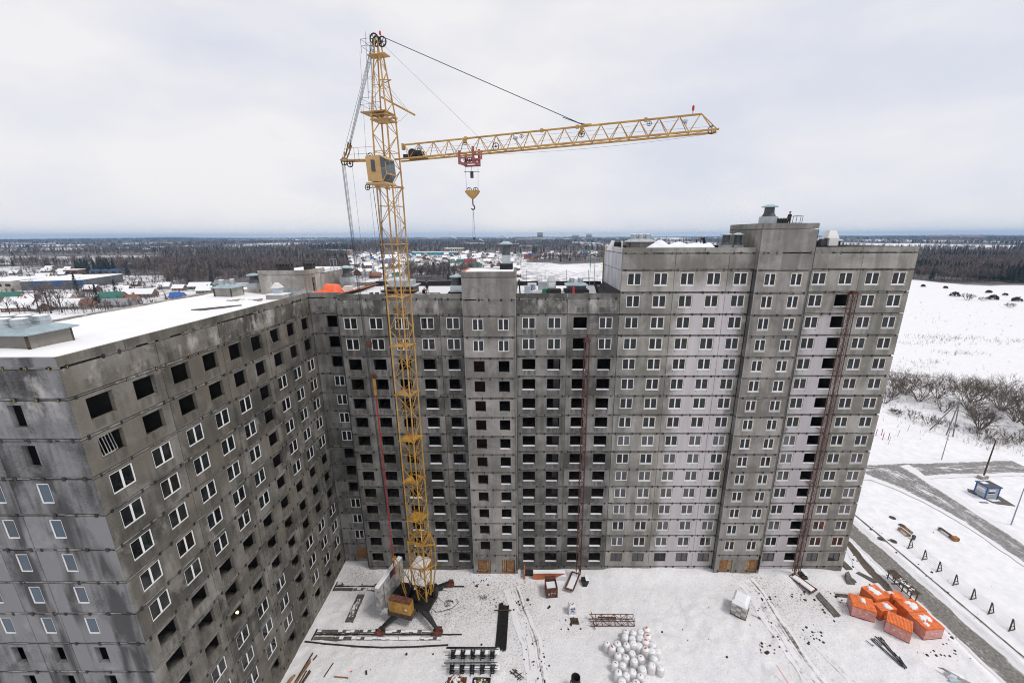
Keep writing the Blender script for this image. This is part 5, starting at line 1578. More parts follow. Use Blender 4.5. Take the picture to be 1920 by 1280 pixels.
def bag_proto(seed, kind):
    h = (1.2, 1.15, 1.25, 1.55)[kind]
    o = thing('big_bag', 'x', 'sack', (0, 0, 0), 'white bulk sacks standing crowded together in the snow')
    bag_mesh(seed, h).obj('sack_body', M['sackcloth'], o, smooth=True)
    MB().lathe((0, 0), [(.44, h - .13), (.40, h - .02), (.24, h + .07), (.06, h + .10)], 14).obj('snow_cap', M['snow'], o, smooth=True)
    if kind in (1, 2):
        w_ = .05 if kind == 1 else .11
        tp = MB().tube((-w_, -.12, h + .05), (w_ * .5, -.02, h + .19), w_ * .8, 6).tube((w_ * .5, -.02, h + .19), (w_ * 1.2, .1, h + .10), w_ * .6, 6)
        tp.obj('neck_tie', M['red'] if kind == 1 else M['helmet'], o)
    else:
        lp_ = MB()
        for q in (-.3, .3): lp_.path([(q, -.25, h - .2), (q * .7, -.12, h + .12), (q * .7, .12, h + .12), (q, .25, h - .2)], .025, 4)
        lp_.obj('lifting_loop', M['sackcloth'], o)
    return o
protos = {(k, s_): None for k in range(4) for s_ in range(2)}
BL = {0: 'white bulk sack capped with smooth snow, crowded among others like it', 1: 'white bulk sack with a small red tie on its snowy top', 2: 'white bulk sack with a bright orange knot on top', 3: 'tallest white bulk sack with a domed snow cap, out of the middle of the crowd'}
ORD = ('first', 'second', 'third', 'fourth', 'fifth', 'sixth', 'seventh', 'eighth', 'ninth')
_rows = []
for b in sorted(BAGS, key=lambda b: -b[1]):
    if _rows and _rows[-1][0][1] - b[1] < .55: _rows[-1].append(b)
    else: _rows.append([b])
for q in _rows: q.sort()
def bag_label(x, y, k):
    what = ('plain snow capped white sack', 'white sack with a small red tie', 'white sack with an orange knot', 'tallest white sack with domed snow')[k]
    for i, q in enumerate(_rows):
        for j, b in enumerate(q):
            if b[0] == x and b[1] == y:
                return '%s, %s in the %s row from the lattice mast' % (what, ORD[min(j, 8)], ORD[min(i, 8)])
for i, (x, y, k) in enumerate(BAGS):
    key = (k, i % 2)
    if protos[key] is None:
        o = protos[key] = bag_proto(k * 5 + i, k)
    else:
        o = dup(protos[key])
    o.location = (x, y - .15, G0 + .06); o.rotation_euler = (0, 0, rnd.uniform(0, 6)); o['label'] = bag_label(x, y, k)
    s_ = rnd.uniform(.93, 1.06); o.scale = (s_, s_, rnd.uniform(.9, 1.12))

# open drum on a frame at the bottom edge
t = thing('steel_drum', 'dark open steel drum in a rusty yellow frame, alone near the white sacks', 'drum', (-6.4, -17.2, G0))
dm = MB(); n = 18; c = (-6.45, -17.3)
vs = []
for r_, z in ((.48, -.6), (.52, .9), (.47, .9), (.44, -.4)):
    for i in range(n): vs.append((c[0] + r_ * math.cos(2 * PI * i / n), c[1] + r_ * math.sin(2 * PI * i / n) + .12 * (z + .6), z))
dm.add(vs, [(j * n + i, j * n + (i + 1) % n, (j + 1) * n + (i + 1) % n, (j + 1) * n + i) for j in range(3) for i in range(n)] + [tuple(range(3 * n, 4 * n))])
dm.obj('drum_shell', M['bitumen'], t)
fr = MB()
for sx in (-1, 1):
    for sy in (-1, 1): fr.tube((c[0] + sx * .62, c[1] + sy * .5, G0 - .1), (c[0] + sx * .5, c[1] + sy * .45, .1), .06, 4)
    fr.tube((c[0] + sx * .55, c[1] - .5, -.1), (c[0] + sx * .55, c[1] + .5, -.1), .06, 4)
    fr.tube((c[0] - .55, c[1] + sx * .5, -.1), (c[0] + .55, c[1] + sx * .5, -.1), .06, 4)
fr.obj('frame', M['yellowiron'], t)
MB().lathe((c[0], c[1] + .12), [(.38, -.3), (.2, -.1), (.04, -.02)], 10).obj('snow_fill', M['snow'], t)

# bundles of steel bars
for i, (x, w_, y0, y1, lb) in enumerate(((-15.62, .30, -12.2, -5.95, 'narrower bundle of long black steel bars lying side by side with a wider one'), (-14.92, .40, -12.6, -6.25, 'wider bundle of long black steel bars beside the narrow one'))):
    t = thing('bar_bundle', lb, 'steel bars', (x, (y0 + y1) / 2, G0))
    r = random.Random(i)
    z0 = g1(x, -9) + .02
    nn = 9 if i == 0 else 12
    for j in range(nn):
        for l in range(2):
            xx = x - w_ + 2 * w_ * (j + .5 * l) / nn
            MB().tube((xx, y0 + r.uniform(-.25, .12), z0 + .06 + l * .1), (xx + .10, y1 + r.uniform(-.1, .2), z0 + .08 + l * .1), w_ / nn * .92, 5).obj('bar', M['black'], t)
t = thing('timber_bearer', 'single brown timber laid across the bundles of black bars', 'timber', (-15.25, -7.2, G0))
MB().obox((-15.25, -7.2), .02, 1.2, .055, g1(-15, -7) + .28, g1(-15, -7) + .38).obj('timber', M['wood_dark'], t)

# stack of black formwork panels and bars
t = thing('formwork_stack', 'stack of black steel formwork frames and bars with snow between, near the bottom edge', 'formwork', (-18.4, -14.4, G0))
r = random.Random(5)
zf = G0 + .05
for row, (y0, y1) in enumerate(((-13.9, -13.0), (-15.7, -14.75))):
    for j in range(5):
        x = -21.0 + j * 1.2 + .15 * row
        f = MB()
        for l in (0, 2, 4, 6):
            z = zf + l * .13
            f.box(x - .22, y0 + r.uniform(-.1, .15), z, x - .15, y1, z + .07).box(x + .15, y0 + r.uniform(0, .2), z, x + .22, y1 + r.uniform(-.1, .1), z + .07)
            f.box(x - .22, y0 + .2, z + .02, x + .22, y0 + .27, z + .08).box(x - .26, y1 - .4, z + .02, x + .26, y1 - .3, z + .08)
        f.obj('formwork_frame', M['black'], t)
        if True: MB().add([(x + .24, y0 + .1, zf + .8), (x + .9, y0 + .1, zf + .78), (x + .9, y1 - .1, zf + .8), (x + .32, y1 - .1, zf + .8), (x + .34, y0 + .2, zf + .92), (x + .88, y0 + .2, zf + .9), (x + .85, y1 - .2, zf + .92), (x + .36, y1 - .2, zf + .92)], [(4, 5, 6, 7), (0, 1, 5, 4), (1, 2, 6, 5), (2, 3, 7, 6), (3, 0, 4, 7)]).obj('snow_cap', M['snow'], t)
for j in range(12):
    y = (-13.0, -13.15, -14.0, -14.45, -14.7, -14.85, -15.0, -15.15, -15.3, -13.3, -14.2, -15.6)[j]
    x0, x1 = (-21.9, -15.7) if j < 2 else (-22.1 + r.random() * .8, -15.0 - r.random() * 1.2)
    MB().tube((x0, y, zf + .98 - .05 * (j > 8)), (x1, y + r.uniform(-.05, .05), zf + .98), .035 if j > 1 else .06, 4).obj('bar', M['black'], t)
gr = MB()
for j in range(8):
    gr.tube((-16.6 + .1 * j, -15.2, zf + 1.02), (-16.6 + .1 * j, -13.4, zf + 1.02), .012, 3); gr.tube((-16.7, -15.1 + .22 * j, zf + 1.03), (-15.8, -15.1 + .22 * j, zf + 1.03), .012, 3)
gr.obj('wire_mesh', M['iron'], t)
# scrap trays at the very bottom
t = thing('scrap_tray', 'tray of pale and reddish scrap pieces at the bottom edge in front of the formwork stack', 'scrap', (-20.2, -16.4, G0))
MB().tube((-21.6, -16.9, G0 + .3), (-20.3, -15.5, G0 + .3), .04, 4).tube((-20.3, -15.5, G0 + .3), (-18.8, -16.9, G0 + .3), .04, 4).box(-21.2, -17.6, G0, -19, -15.9, G0 + .12).obj('tray', M['rust'], t)
r = random.Random(9)
for j in range(46):
    a, q = r.uniform(0, 6.28), r.uniform(0, .85)
    c = (-20.2 + q * math.cos(a), -16.6 + q * math.sin(a) * .9)
    MB().obox(c, r.uniform(0, 3), r.uniform(.08, .22), r.uniform(.05, .12), G0 + .1 + .35 * (1 - q), G0 + .2 + .4 * (1 - q)).obj('scrap_piece', r.choice([M['sackcloth'], M['film'], M['wood_pale'], M['snow'], M['rust']]), t)
t = thing('scrap_tray', 'tray of yellow and green scrap at the bottom edge in front of the formwork stack', 'scrap', (-17.3, -16.5, G0))
MB().box(-18.3, -17.4, G0, -16.2, -16.0, G0 + .12).tube((-18.2, -16.0, G0 + .25), (-16.2, -16.1, G0 + .25), .035, 4).obj('tray', M['black'], t)
for j in range(32):
    a, q = r.uniform(0, 6.28), r.uniform(0, .75)
    c = (-17.3 + q * math.cos(a), -16.6 + q * math.sin(a) * .8)
    MB().obox(c, r.uniform(0, 3), r.uniform(.08, .2), r.uniform(.05, .12), G0 + .1 + .3 * (1 - q), G0 + .2 + .35 * (1 - q)).obj('scrap_piece', r.choice([M['yellowiron'], M['yellowiron'], M['green'], M['blue'], M['sackcloth'], M['black']]), t)
# bent bar frame
t = thing('bent_bars', 'small tangle of bent rusty angle bars lying between the formwork and the muddy track', 'steel bars', (-13.1, -15.7, G0))
zz = g1(-13, -15.7) + .1
for p in (((-14.0, -15.2), (-12.6, -16.3)), ((-13.7, -15.0), (-12.3, -16.1)), ((-13.4, -15.0), (-13.1, -15.3)), ((-13.9, -15.5), (-13.2, -15.4)), ((-13.3, -15.9), (-12.6, -15.5)), ((-13.1, -16.2), (-12.7, -16.0))):
    MB().tube((*p[0], zz), (*p[1], zz + .08), .055, 4).obj('bar', M['wood_dark'], t)
# grass tuft and hose, small ladder near the crane
t = thing('dead_grass', 'tuft of brown dead grass standing out of the snow beside the crane', 'grass', (-18.2, -4.9, G0))
gm = MB(); r = random.Random(2)
for j in range(70):
    x, y = -18.2 + r.gauss(0, .32), -4.9 + r.gauss(0, .25)
    a = r.uniform(0, 6.28); h = r.uniform(.15, .4)
    gm.add([(x - .03, y, -.85), (x + .03, y, -.85), (x + .2 * math.cos(a), y + .2 * math.sin(a), -.85 + h)], [(0, 1, 2)])
gm.obj('blades', M['twig2'], t)
t = thing('steel_ladder', 'short black steel ladder leaning behind the crane leg', 'ladder', (-24.9, -5.2, G0))
for q in (-.22, .22): MB().tube((-24.9 + q, -5.6, -.85), (-24.75 + q, -5.1, .5), .035, 4).obj('stile', M['black'], t)
for j in range(6): MB().tube((-25.1 + .025 * j, -5.55 + .08 * j, -.7 + .2 * j), (-24.66 + .025 * j, -5.55 + .08 * j, -.7 + .2 * j), .03, 4).obj('rung', M['black'], t)
t = thing('cable_coil', 'black coils of cable lying loose in the snow beside the crane', 'cable', (-22.9, -6.0, G0))
for k in range(4):
    pts = [(-22.9 + (.62 - .1 * k) * math.cos(a) + .1 * k, -5.9 + (.55 - .06 * k) * math.sin(a), -.75 + .12 * math.sin(3 * a + k)) for a in np.linspace(.3, 4.6, 14)]
    MB().path(pts, .028, 4).obj('coil', M['black'], t)
MB().path([(-25.2, -6.9, -.5), (-24.4, -7.25, -.78), (-23.4, -7.05, -.78), (-22.3, -6.6, -.78), (-21.6, -5.7, -.76), (-22.0, -5.2, -.7)], .03, 4).obj('cable', M['black'], t)
# slab with snow
t = thing('precast_beam', 'long dark precast concrete beam dusted with snow, lying between the crane rails', 'concrete beam', (-35.8, -6.6, G0))
MB().add([(-36.3, -8.8, -1), (-35.3, -8.8, -1), (-35.3, -4.5, -1), (-36.3, -4.5, -1), (-36.3, -8.8, -.62), (-35.3, -8.8, -.62), (-35.3, -4.5, -.62), (-36.3, -4.5, -.62)], [(4, 5, 6, 7), (0, 1, 5, 4), (1, 2, 6, 5), (2, 3, 7, 6), (3, 0, 4, 7)]).obj('beam', M['asphalt'], t)
r = random.Random(4)
for j in range(24):
    a = -36.1 + r.random() * .55; y = -8.1 + r.random() * 2.6
    MB().obox((a, y), r.uniform(-.1, .3), .07, r.uniform(.12, .35), -.63, -.59).obj('snow_patch', M['snow'], t)
# long pipe
t = thing('long_pipe', 'long thin dark pipe lying across the snow in front of the crane', 'pipe', (-31, -12, G0))
pts = [(-40.3, -11.55), (-37.4, -11.8), (-33.4, -12.2), (-30.2, -12.3), (-26.6, -12.3), (-21.9, -12.0)]
MB().path([(x, y, g1(x, y) + .12) for x, y in pts], .09, 6).obj('pipe', M['bitumen'], t)
# timber pile at the corner
t = thing('timber_pile', 'loose pile of brown and orange timbers lying at the foot of the wing', 'timber', (-38.6, -15, G0))
r = random.Random(8)
for j, (x0, y0, x1, y1, m_) in enumerate(((-38.5, -13.1, -38.8, -16.6, 'wood_dark'), (-38.35, -13.9, -38.6, -16.7, 'wood'), (-38.2, -14.2, -38.7, -16.9, 'wood'), (-38.2, -15.2, -38.3, -16.8, 'wood_dark'), (-37.8, -15.2, -38.0, -16.9, 'wood_dark'), (-37.6, -15.4, -37.85, -16.9, 'wood_dark'), (-39.6, -15.8, -39.9, -17.3, 'wood_pale'), (-39.4, -15.75, -39.6, -17.3, 'wood_pale'), (-39.2, -15.8, -39.45, -17.3, 'wood_pale'), (-37.85, -13.35, -38.0, -13.95, 'wood_dark'))):
    z = g1(x0, y0) + .14 + .05 * (j % 3)
    MB().tube((x0, y0, z), (x1, y1, z + .06), .09, 4).obj('timber', M[m_], t)
STK = [('bent_pipe', 'thin dark stick with a bent end in the snow near the wing', (-35.4, -14.3), (-35.8, -15.9), 'wood_dark'), ('plank', 'single thin brown plank with a pale end in the snow', (-34.6, -15.9), (-32.9, -16.0), 'wood'), ('timber_offcut', 'short thick black timber offcut in the snow', (-31.1, -15.2), (-30.9, -15.6), 'black'), ('brick', 'single orange brick lying in the snow', (-33.0, -15.25), (-32.75, -15.22), 'orange'), ('timber_offcut', 'small black offcut lying between the pipe and the crane rail', (-26.8, -13.1), (-26.9, -13.3), 'black')]
for nm, lb, a, b_, m_ in STK:
    t = thing(nm, lb, 'timber' if nm != 'brick' else 'brick', (*a, G0))
    MB().tube((*a, g1(*a) + .1), (*b_, g1(*b_) + .1), .07 if nm != 'timber_offcut' else .13, 4).obj(nm, M[m_], t)

# aerated concrete blocks under snow
t = thing('block_pallet', 'pallet of pale aerated concrete blocks with a deep snow cap', 'blocks', (17.3, -7.2, G0))
bx, by, ba = 17.35, -6.95, math.radians(-38)
U = Vector((math.cos(ba), math.sin(ba), 0)); V = Vector((-U.y, U.x, 0))
for l in range(4):
    for i in range(3):
        for j in range(4):
            if 0 < i < 2 and 0 < j < 3 and l < 3: continue
            c = Vector((bx, by, 0)) + U * (-.62 + .62 * i) + V * (-.93 + .62 * j)
            MB().obox((c.x, c.y), ba, .297, .297, G0 + .12 + .44 * l, G0 + .12 + .44 * l + .425).obj('block', M['aerated'] if (i + j + l) % 2 else M['aeratedgap'], t)
MB().obox((bx, by), ba, .98, 1.28, G0 - .1, G0 + .11).obj('pallet', M['wood_dark'], t)
MB().obox((bx, by), ba, .96, 1.28, G0 + 1.87, G0 + 2.0, 0, .95, .95).obox((bx - .05, by + .1), ba, .9, 1.2, G0 + 2.0, G0 + 2.28, 0, .7, .72).obj('snow_cap', M['snow'], t, smooth=False)
t = thing('drag_handle', 'thin dark rod lying in the snow beside the pale blocks', 'rod', (19.4, -8.1, G0))
MB().tube((18.6, -7.6, -.8), (19.4, -8.15, -.8), .03, 4).tube((19.3, -8.05, -.78), (19.5, -8.3, -.78), .08, 4).obj('rod', M['iron'], t)

# pallets of orange hollow bricks
def brick_pallet(x, y, ang, hx, hy, h, label, snow=0, wrap=True, seed=0, lean=0):
    t = thing('brick_pallet', label, 'bricks', (x, y, G0), 'pallets of orange hollow bricks by the drive')
    r = random.Random(seed)
    U = Vector((math.cos(ang), math.sin(ang), 0)); V = Vector((-U.y, U.x, 0))
    MB().obox((x, y), ang, hx, hy, G0 - .08, G0 + .12).obj('pallet', M['wood_dark'], t)
    z0 = G0 + .13
    nl = max(1, round((h - .13) / .24))
    for l in range(nl):
        z = z0 + l * (h - .13) / nl
        if l < nl - 1:
            # courses seen from outside: one row of bricks round the stack
            n1 = max(2, round(hx * 2 / .5)); n2 = max(2, round(hy * 2 / .5))
            for i in range(n1):
                for sgn in (-1, 1):
                    c = Vector((x, y, 0)) + U * (-hx + (i + .5) * 2 * hx / n1) + V * sgn * (hy - .13)
                    MB().obox((c.x, c.y), ang, hx / n1 - .008, .125 + r.uniform(-.01, .01), z, z + (h - .13) / nl - .016).obj('brick', M['film'] if wrap else M['orange'], t)
            for j in range(n2):
                for sgn in (-1, 1):
                    c = Vector((x, y, 0)) + V * (-hy + .26 + (j + .5) * 2 * (hy - .26) / n2) + U * sgn * (hx - .13)
                    MB().obox((c.x, c.y), ang, .125 + r.uniform(-.01, .01), (hy - .26) / n2 - .008, z, z + (h - .13) / nl - .016).obj('brick', M['film'] if wrap else M['orange'], t)
        else:
            n1 = max(3, round(hx * 2 / .135)); n2 = max(1, round(hy * 2 / .5))
            for i in range(n1):
                for j in range(n2):
                    c = Vector((x, y, 0)) + U * (-hx + (i + .5) * 2 * hx / n1) + V * (-hy + (j + .5) * 2 * hy / n2)
                    MB().obox((c.x, c.y), ang, hx / n1 - .010, hy / n2 - .010, z, z + (h - .13) / nl - .01 + r.uniform(-.012, .012)).obj('brick', M['orange'], t)
    MB().obox((x, y), ang, hx - .15, hy - .15, G0 + .12, z0 + (h - .13) * .8).obj('brick_core', M['orange'], t)
    if wrap:
        sp_ = MB()
        for sgn, (D, W_, hh) in ((-1, (V, U, hy)), (1, (U, V, hx))):
            for k in range(7):
                c = Vector((x, y, 0)) + D * sgn * (hh + .012) + W_ * r.uniform(-.6, .6) * (hx if D is V else hy)
                sp_.obox((c.x, c.y), ang, .07 if D is V else .01, .01 if D is V else .07, z0 + r.uniform(.3, h - .5), 0)
                for q in range(8): pass
        # small white labels on the wrap
        lb = MB()
        for k in range(2):
            c = Vector((x, y, 0)) - V * (hy + .012) + U * (-.3 + .5 * k) * hx
            lb.obox((c.x, c.y), ang, .10, .008, z0 + h * .45, z0 + h * .45 + .12)
        lb.obj('paper_label', M['sackcloth'], t)
    zt_ = G0 + h + .0
    if snow:
        for k in range(snow):
            c = Vector((x, y, 0)) + U * r.uniform(-.45, .45) * hx + V * r.uniform(-.5, .5) * hy
            n = 22; vs = []
            rx, ry = r.uniform(.35, .55), r.uniform(.4, .75)
            for i in range(n):
                a = 2 * PI * i / n; q = r.uniform(.55, 1.15)
                p = c + U * rx * q * math.cos(a) + V * ry * q * math.sin(a)
                d = p - Vector((x, y, 0)); uu, vv = max(-hx + .02, min(hx - .02, d.dot(U))), max(-hy + .02, min(hy - .02, d.dot(V)))
                p = Vector((x, y, 0)) + U * uu + V * vv
                vs.append((p.x, p.y, zt_ - .03))
            cc = (c.x, c.y, zt_ + .11)
            vs2 = [((p[0] + 2.2 * c.x) / 3.2 if 0 else p[0] * .72 + c.x * .28, p[1] * .72 + c.y * .28, zt_ + .075) for p in vs]
            mb = MB().add(vs + vs2 + [cc], [(i, (i + 1) % n, n + (i + 1) % n, n + i) for i in range(n)] + [(n + i, n + (i + 1) % n, 2 * n) for i in range(n)])
            mb.obj('snow_patch', M['snow'], t)
    return t
brick_pallet(33.65, -7.25, math.radians(-25), 1.3, 1.15, 1.8, 'pallet of orange hollow bricks in pink film, set apart at the front of the group', 1, True, 1)
brick_pallet(36.2, -10.1, math.radians(-44), 1.25, 1.08, 1.8, 'pallet of orange hollow bricks with bare ribbed top, nearest to the tangled bars', 0, True, 2)
brick_pallet(39.72, -9.95, math.radians(5), 1.28, 1.2, 1.8, 'pallet of orange hollow bricks at the front end of the long row by the drive', 3, True, 3)
brick_pallet(39.75, -7.72, math.radians(5), 1.28, 0.98, 1.8, 'pallet of orange hollow bricks with patchy snow, second in the long row by the drive', 4, False, 4)
brick_pallet(36.8, -5.55, math.radians(10), 1.12, 1.12, 1.8, 'pallet of orange hollow bricks under a broad snow patch, hindmost of the group', 5, False, 5)
brick_pallet(36.4, -7.65, math.radians(8), 1.18, 0.66, 1.6, 'low pallet of unwrapped orange bricks in the middle of the group', 2, False, 6)
brick_pallet(39.3, -5.9, math.radians(0), 1.0, 0.7, 1.6, 'small heap of orange bricks with snow at the far end of the long row', 2, False, 7)
t = thing('brick_parcel', 'small bright orange parcel lying on top of the long row of brick pallets', 'parcel', (38.5, -6.2, .9))
MB().obox((38.75, -6.6), -.3, .55, .42, .90, 1.25, 0, .9, .9).obj('parcel', M['orange'], t)

# timber trestle by the drive
t = thing('trestle_table', 'long dark timber trestle table with a snowy top beside the drive', 'trestle', (42.6, -3.6, G0))
for y in (-1.6, -2.7, -4.0, -5.3):
    for x in (42.1, 43.0):
        MB().tube((x, y, G0 - .1), (x + .05, y, .42), .07, 4).obj('leg', M['wood_dark'], t)
    MB().tube((41.9, y, .42), (43.2, y, .42), .055, 4).obj('cross_bearer', M['wood_dark'], t)
for j in range(5):
    MB().box(42.0 + j * .25, -5.6, .48, 42.22 + j * .25, -1.2, .54).obj('plank', M['wood_dark'], t)
MB().box(41.2, -3.3, -.1, 43.4, -3.16, .02).box(42.0, -5.6, -.3, 42.1, -1.4, -.2).obj('brace', M['wood_dark'], t)
r = random.Random(3)
for j in range(12):
    MB().obox((42.3 + r.random() * .7, -4.9 + r.random() * 2), r.uniform(0, 3), r.uniform(.1, .25), r.uniform(.06, .2), .541, .565).obj('snow_patch', M['snow'], t)
# bars thrown down in front of the bricks
for gi, (lb, spec) in enumerate((('splayed tangle of long black bars lying in the snow before the brick pallets', ((32.0, -11.1, 32.9, -14.7), (32.2, -11.0, 33.0, -14.5), (32.5, -11.0, 32.7, -12.0), (32.9, -10.7, 33.2, -14.4), (33.2, -10.8, 33.1, -14.6), (33.5, -10.8, 33.3, -13.3), (33.3, -11.0, 33.6, -11.3), (33.4, -12.9, 33.4, -14.7), (33.6, -13.4, 33.3, -14.8), (33.4, -13.8, 33.0, -14.9))),)):
    t = thing('loose_bars', lb, 'steel bars', (33, -12.8, G0))
    for (x0, y0, x1, y1) in spec: MB().tube((x0, y0, g1(x0, y0) + .10), (x1, y1, g1(x1, y1) + .12), .055, 4).obj('bar', M['black'], t)
t = thing('loose_stick', 'single short dark stick lying in the snow before the tangled bars', 'stick', (31.4, -11.7, G0))
MB().tube((31.2, -11.3, -.78), (31.5, -12.1, -.78), .04, 4).tube((31.4, -11.9, -.78), (31.75, -11.95, -.78), .03, 4).obj('stick', M['black'], t)
# concrete plates lying about
for lb, pts in (('flat dark concrete plate sunk in the snow in front of the bricks', [(29.4, -4.6), (30.3, -4.0), (30.6, -7.8), (29.6, -8.0)]), ('dark concrete plate tilted up at the corner of the tall block', [(36.1, -1.1), (37.0, -.6), (36.6, -2.6), (35.4, -2.5)]), ('flat grey concrete plate beside the bare earth at the corner of the tall block', [(38.4, -.4), (39.0, -.2), (40.6, -2.2), (39.6, -2.3)]), ('small dark concrete plate under snow, closest to the gable of the tall block', [(37.3, 1.7), (38.3, 1.9), (38.4, .3), (37.4, .2)])):
    cxx = sum(p[0] for p in pts) / 4; cyy = sum(p[1] for p in pts) / 4
    t = thing('concrete_plate', lb, 'concrete plate', (cxx, cyy, G0))
    hz = (.75, .5, .0, -.05) if 'tilted' in lb else (.05,) * 4
    zz = g1(cxx, cyy) + .02
    mb = MB().add([(*p, zz - .2) for p in pts] + [(*p, zz + .05 + q) for p, q in zip(pts, hz)], [(4, 5, 6, 7), (7, 6, 5, 4), (0, 1, 5, 4), (1, 2, 6, 5), (2, 3, 7, 6), (3, 0, 4, 7), (4, 5, 1, 0), (5, 6, 2, 1), (6, 7, 3, 2), (7, 4, 0, 3)][:1] + [(0, 1, 5, 4), (1, 2, 6, 5), (2, 3, 7, 6), (3, 0, 4, 7)])
    mb.obj('plate', M['asphalt'], t)
    if 'tilted' in lb: MB().obox((36.6, -1.9), .3, .5, .5, zz - .1, zz + .35, 0, .5, .5).obj('lump', M['asphalt'], t)
# clods of earth
cl = MB(); r = random.Random(21)
def clod(x, y, s):
    z = g1(x, y); n = 6
    vs = [(x + s * r.uniform(.7, 1.1) * math.cos(2 * PI * i / n), y + s * r.uniform(.6, 1) * math.sin(2 * PI * i / n), z - .03) for i in range(n)] + [(x + s * .5 * r.uniform(.5, 1) * math.cos(2 * PI * i / n), y + s * .5 * math.sin(2 * PI * i / n), z + s * .55) for i in range(n)]
    cl.add(vs, [(i, (i + 1) % n, n + (i + 1) % n, n + i) for i in range(n)] + [tuple(range(n, 2 * n))])
for (cx_, cy_, n, sx, sy) in ((17.9, -12.3, 16, .5, .5), (25.3, -10.3, 16, .9, .6), (24.6, -11.6, 10, .7, .8), (27.3, -4.8, 16, .9, .6), (29.2, -6.8, 12, .5, 1.0), (33.3, -4.6, 22, 1.5, .5), (22.8, -5.0, 12, .5, .8), (20.4, -9.0, 26, .35, 2.5), (21.6, -8.0, 16, .3, 2.5), (-13.0, -6.3, 20, .7, .6), (-12.0, -10.5, 20, .6, 2.0), (-10.4, -14.8, 34, .6, 1.8), (-16.7, -6.2, 6, .5, .5), (40.6, 2.5, 26, 1.3, 3), (-8.6, -6.2, 4, .6, .3), (42.3, -10.5, 12, .4, 2.5), (38.5, -13.3, 8, 1.2, .4), (40.5, -13.0, 8, .7, .6), (-18.5, -2.6, 14, 1.5, .8), (-6, -9.2, 14, .9, .6), (8, -9, 8, 4, 2.5), (-24, -14.5, 6, 5, 1.5), (48.7, 6, 26, .5, 8), (52, 3, 10, 3, 6)):
    for _ in range(n): clod(cx_ + r.gauss(0, sx), cy_ + r.gauss(0, sy), abs(r.gauss(.09, .07)) + .035)
tag(cl.obj('earth_clods', M['clod']), 'clods and crumbs of dark earth scattered on the snow of the yard', None, None, 'stuff')
# pink pole and grey cover at the bottom edge
t = thing('marker_pole', 'pink pole leaning out of the snow at the bottom edge', 'pole', (17.6, -16.9, G0))
MB().tube((18.2, -17.4, -.8), (17.3, -15.3, .35), .05, 5).obj('pole', M['film'], t)
t = thing('covered_load', 'curved grey sheet cover with snow and a teal edge in the bottom corner by the drive', 'cover', (37.6, -16.2, G0))
v = []
for i in range(9):
    a = i / 8
    for j in range(4): v.append((36.7 + 1.9 * a + .25 * j, -14.9 - 1.4 * a - .35 * j, -.85 + .75 * math.sin(PI * (.15 + .8 * (j / 3))) * (1 - .5 * a)))
MB().add(v, [(i * 4 + j, i * 4 + j + 1, i * 4 + 5 + j, i * 4 + 4 + j) for i in range(8) for j in range(3)]).obj('sheet', M['aeratedgap'], t, smooth=True)
MB().box(36.9, -16.4, G0, 38.2, -16.1, -.62).obj('teal_edge', M['galvroof'], t)
MB().obox((38.0, -15.9), -.5, .9, .4, -.85, -.35, 0, .6, .6).obj('snow_cap', M['snow'], t)

# ------------------------------------------------------------------ east of the drive
# wire fence on A-shaped stands
FY = [5.1, 2.6, .2, -2.3, -4.8, -7.1, -9.6, -12.1, -14.6]
fo = thing('wire_fence', 'low wire fence strung on dark A-shaped timber stands along the drive', 'fence', (51.4, -2, G0))
for i, y in enumerate(FY):
    z = g1(51.4, y)
    p = MB().tube((51.0, y - .3, z - .05), (51.45, y + .05, z + 1.55), .075, 4).tube((51.95, y - .1, z - .05), (51.45, y + .0, z + 1.5), .06, 4).tube((51.1, y - .2, z + .45), (51.8, y - .05, z + .45), .04, 4)
    p.tube((50.7, y - .4, z + .05), (51.9, y - .15, z + .05), .06, 4)
    p.obj('stand', M['wood_dark'], fo)
for k, h in enumerate((.25, .5, .75, 1.0, 1.25, 1.48)):
    wv = MB()
    for a, b in zip(FY, FY[1:]):
        za, zb = g1(51.4, a) + h, g1(51.4, b) + h
        xo = 51.05 + .4 * h / 1.5
        wv.tube((xo, a, za), (xo + .02, (a + b) / 2, (za + zb) / 2 - .04), .011, 3).tube((xo + .02, (a + b) / 2, (za + zb) / 2 - .04), (xo, b, zb), .011, 3)
    wv.obj('wire', M['rope'], fo)
# benches
def bench(x, y, ang, L, lb, urn):
    t = thing('park_bench', lb, 'bench', (x, y, G0))
    ca, sa = math.cos(ang), math.sin(ang)
    P = lambda a, b: (x + a * ca - b * sa, y + a * sa + b * ca)
    z = g1(x, y)
    for j in range(4): MB().obox(P(0, -.25 + j * .15), ang, L / 2, .065, z + .42, z + .47).obj('seat_slat', M['wood'] if urn else M['wood_dark'], t)
    if urn:
        for j in range(3): MB().obox(P(0, .38 + .05 * j), ang, L / 2, .03, z + .55 + j * .16, z + .68 + j * .16).obj('back_slat', M['wood'], t)
    for q in (-L / 2 + .15, L / 2 - .15):
        MB().obox(P(q, 0), ang, .06, .36, z - .1, z + .42).obj('leg', M['conc_roof'], t)
    return P
P = bench(53.4, 8.35, math.radians(-90), 2.0, 'brown slatted park bench with a backrest, near the fence', True)
t = thing('litter_urn', 'dark grey litter urn at the end of the brown bench with a backrest', 'litter bin', (53.6, 6.9, G0))
MB().lathe((53.65, 6.85), [(.2, -.95), (.27, -.4), (.25, -.1)], 8).obj('urn', M['ductdark'], t)
bench(60.35, 8.2, math.radians(-90), 2.2, 'plain brown bench without a backrest, farther out in the snow', False)
t = thing('litter_urn', 'brown cube litter bin at the end of the plain bench', 'litter bin', (60.4, 6.7, G0))
MB().obox((60.45, 6.65), 0, .42, .36, -.95, -.28).obj('box', M['wood'], t)
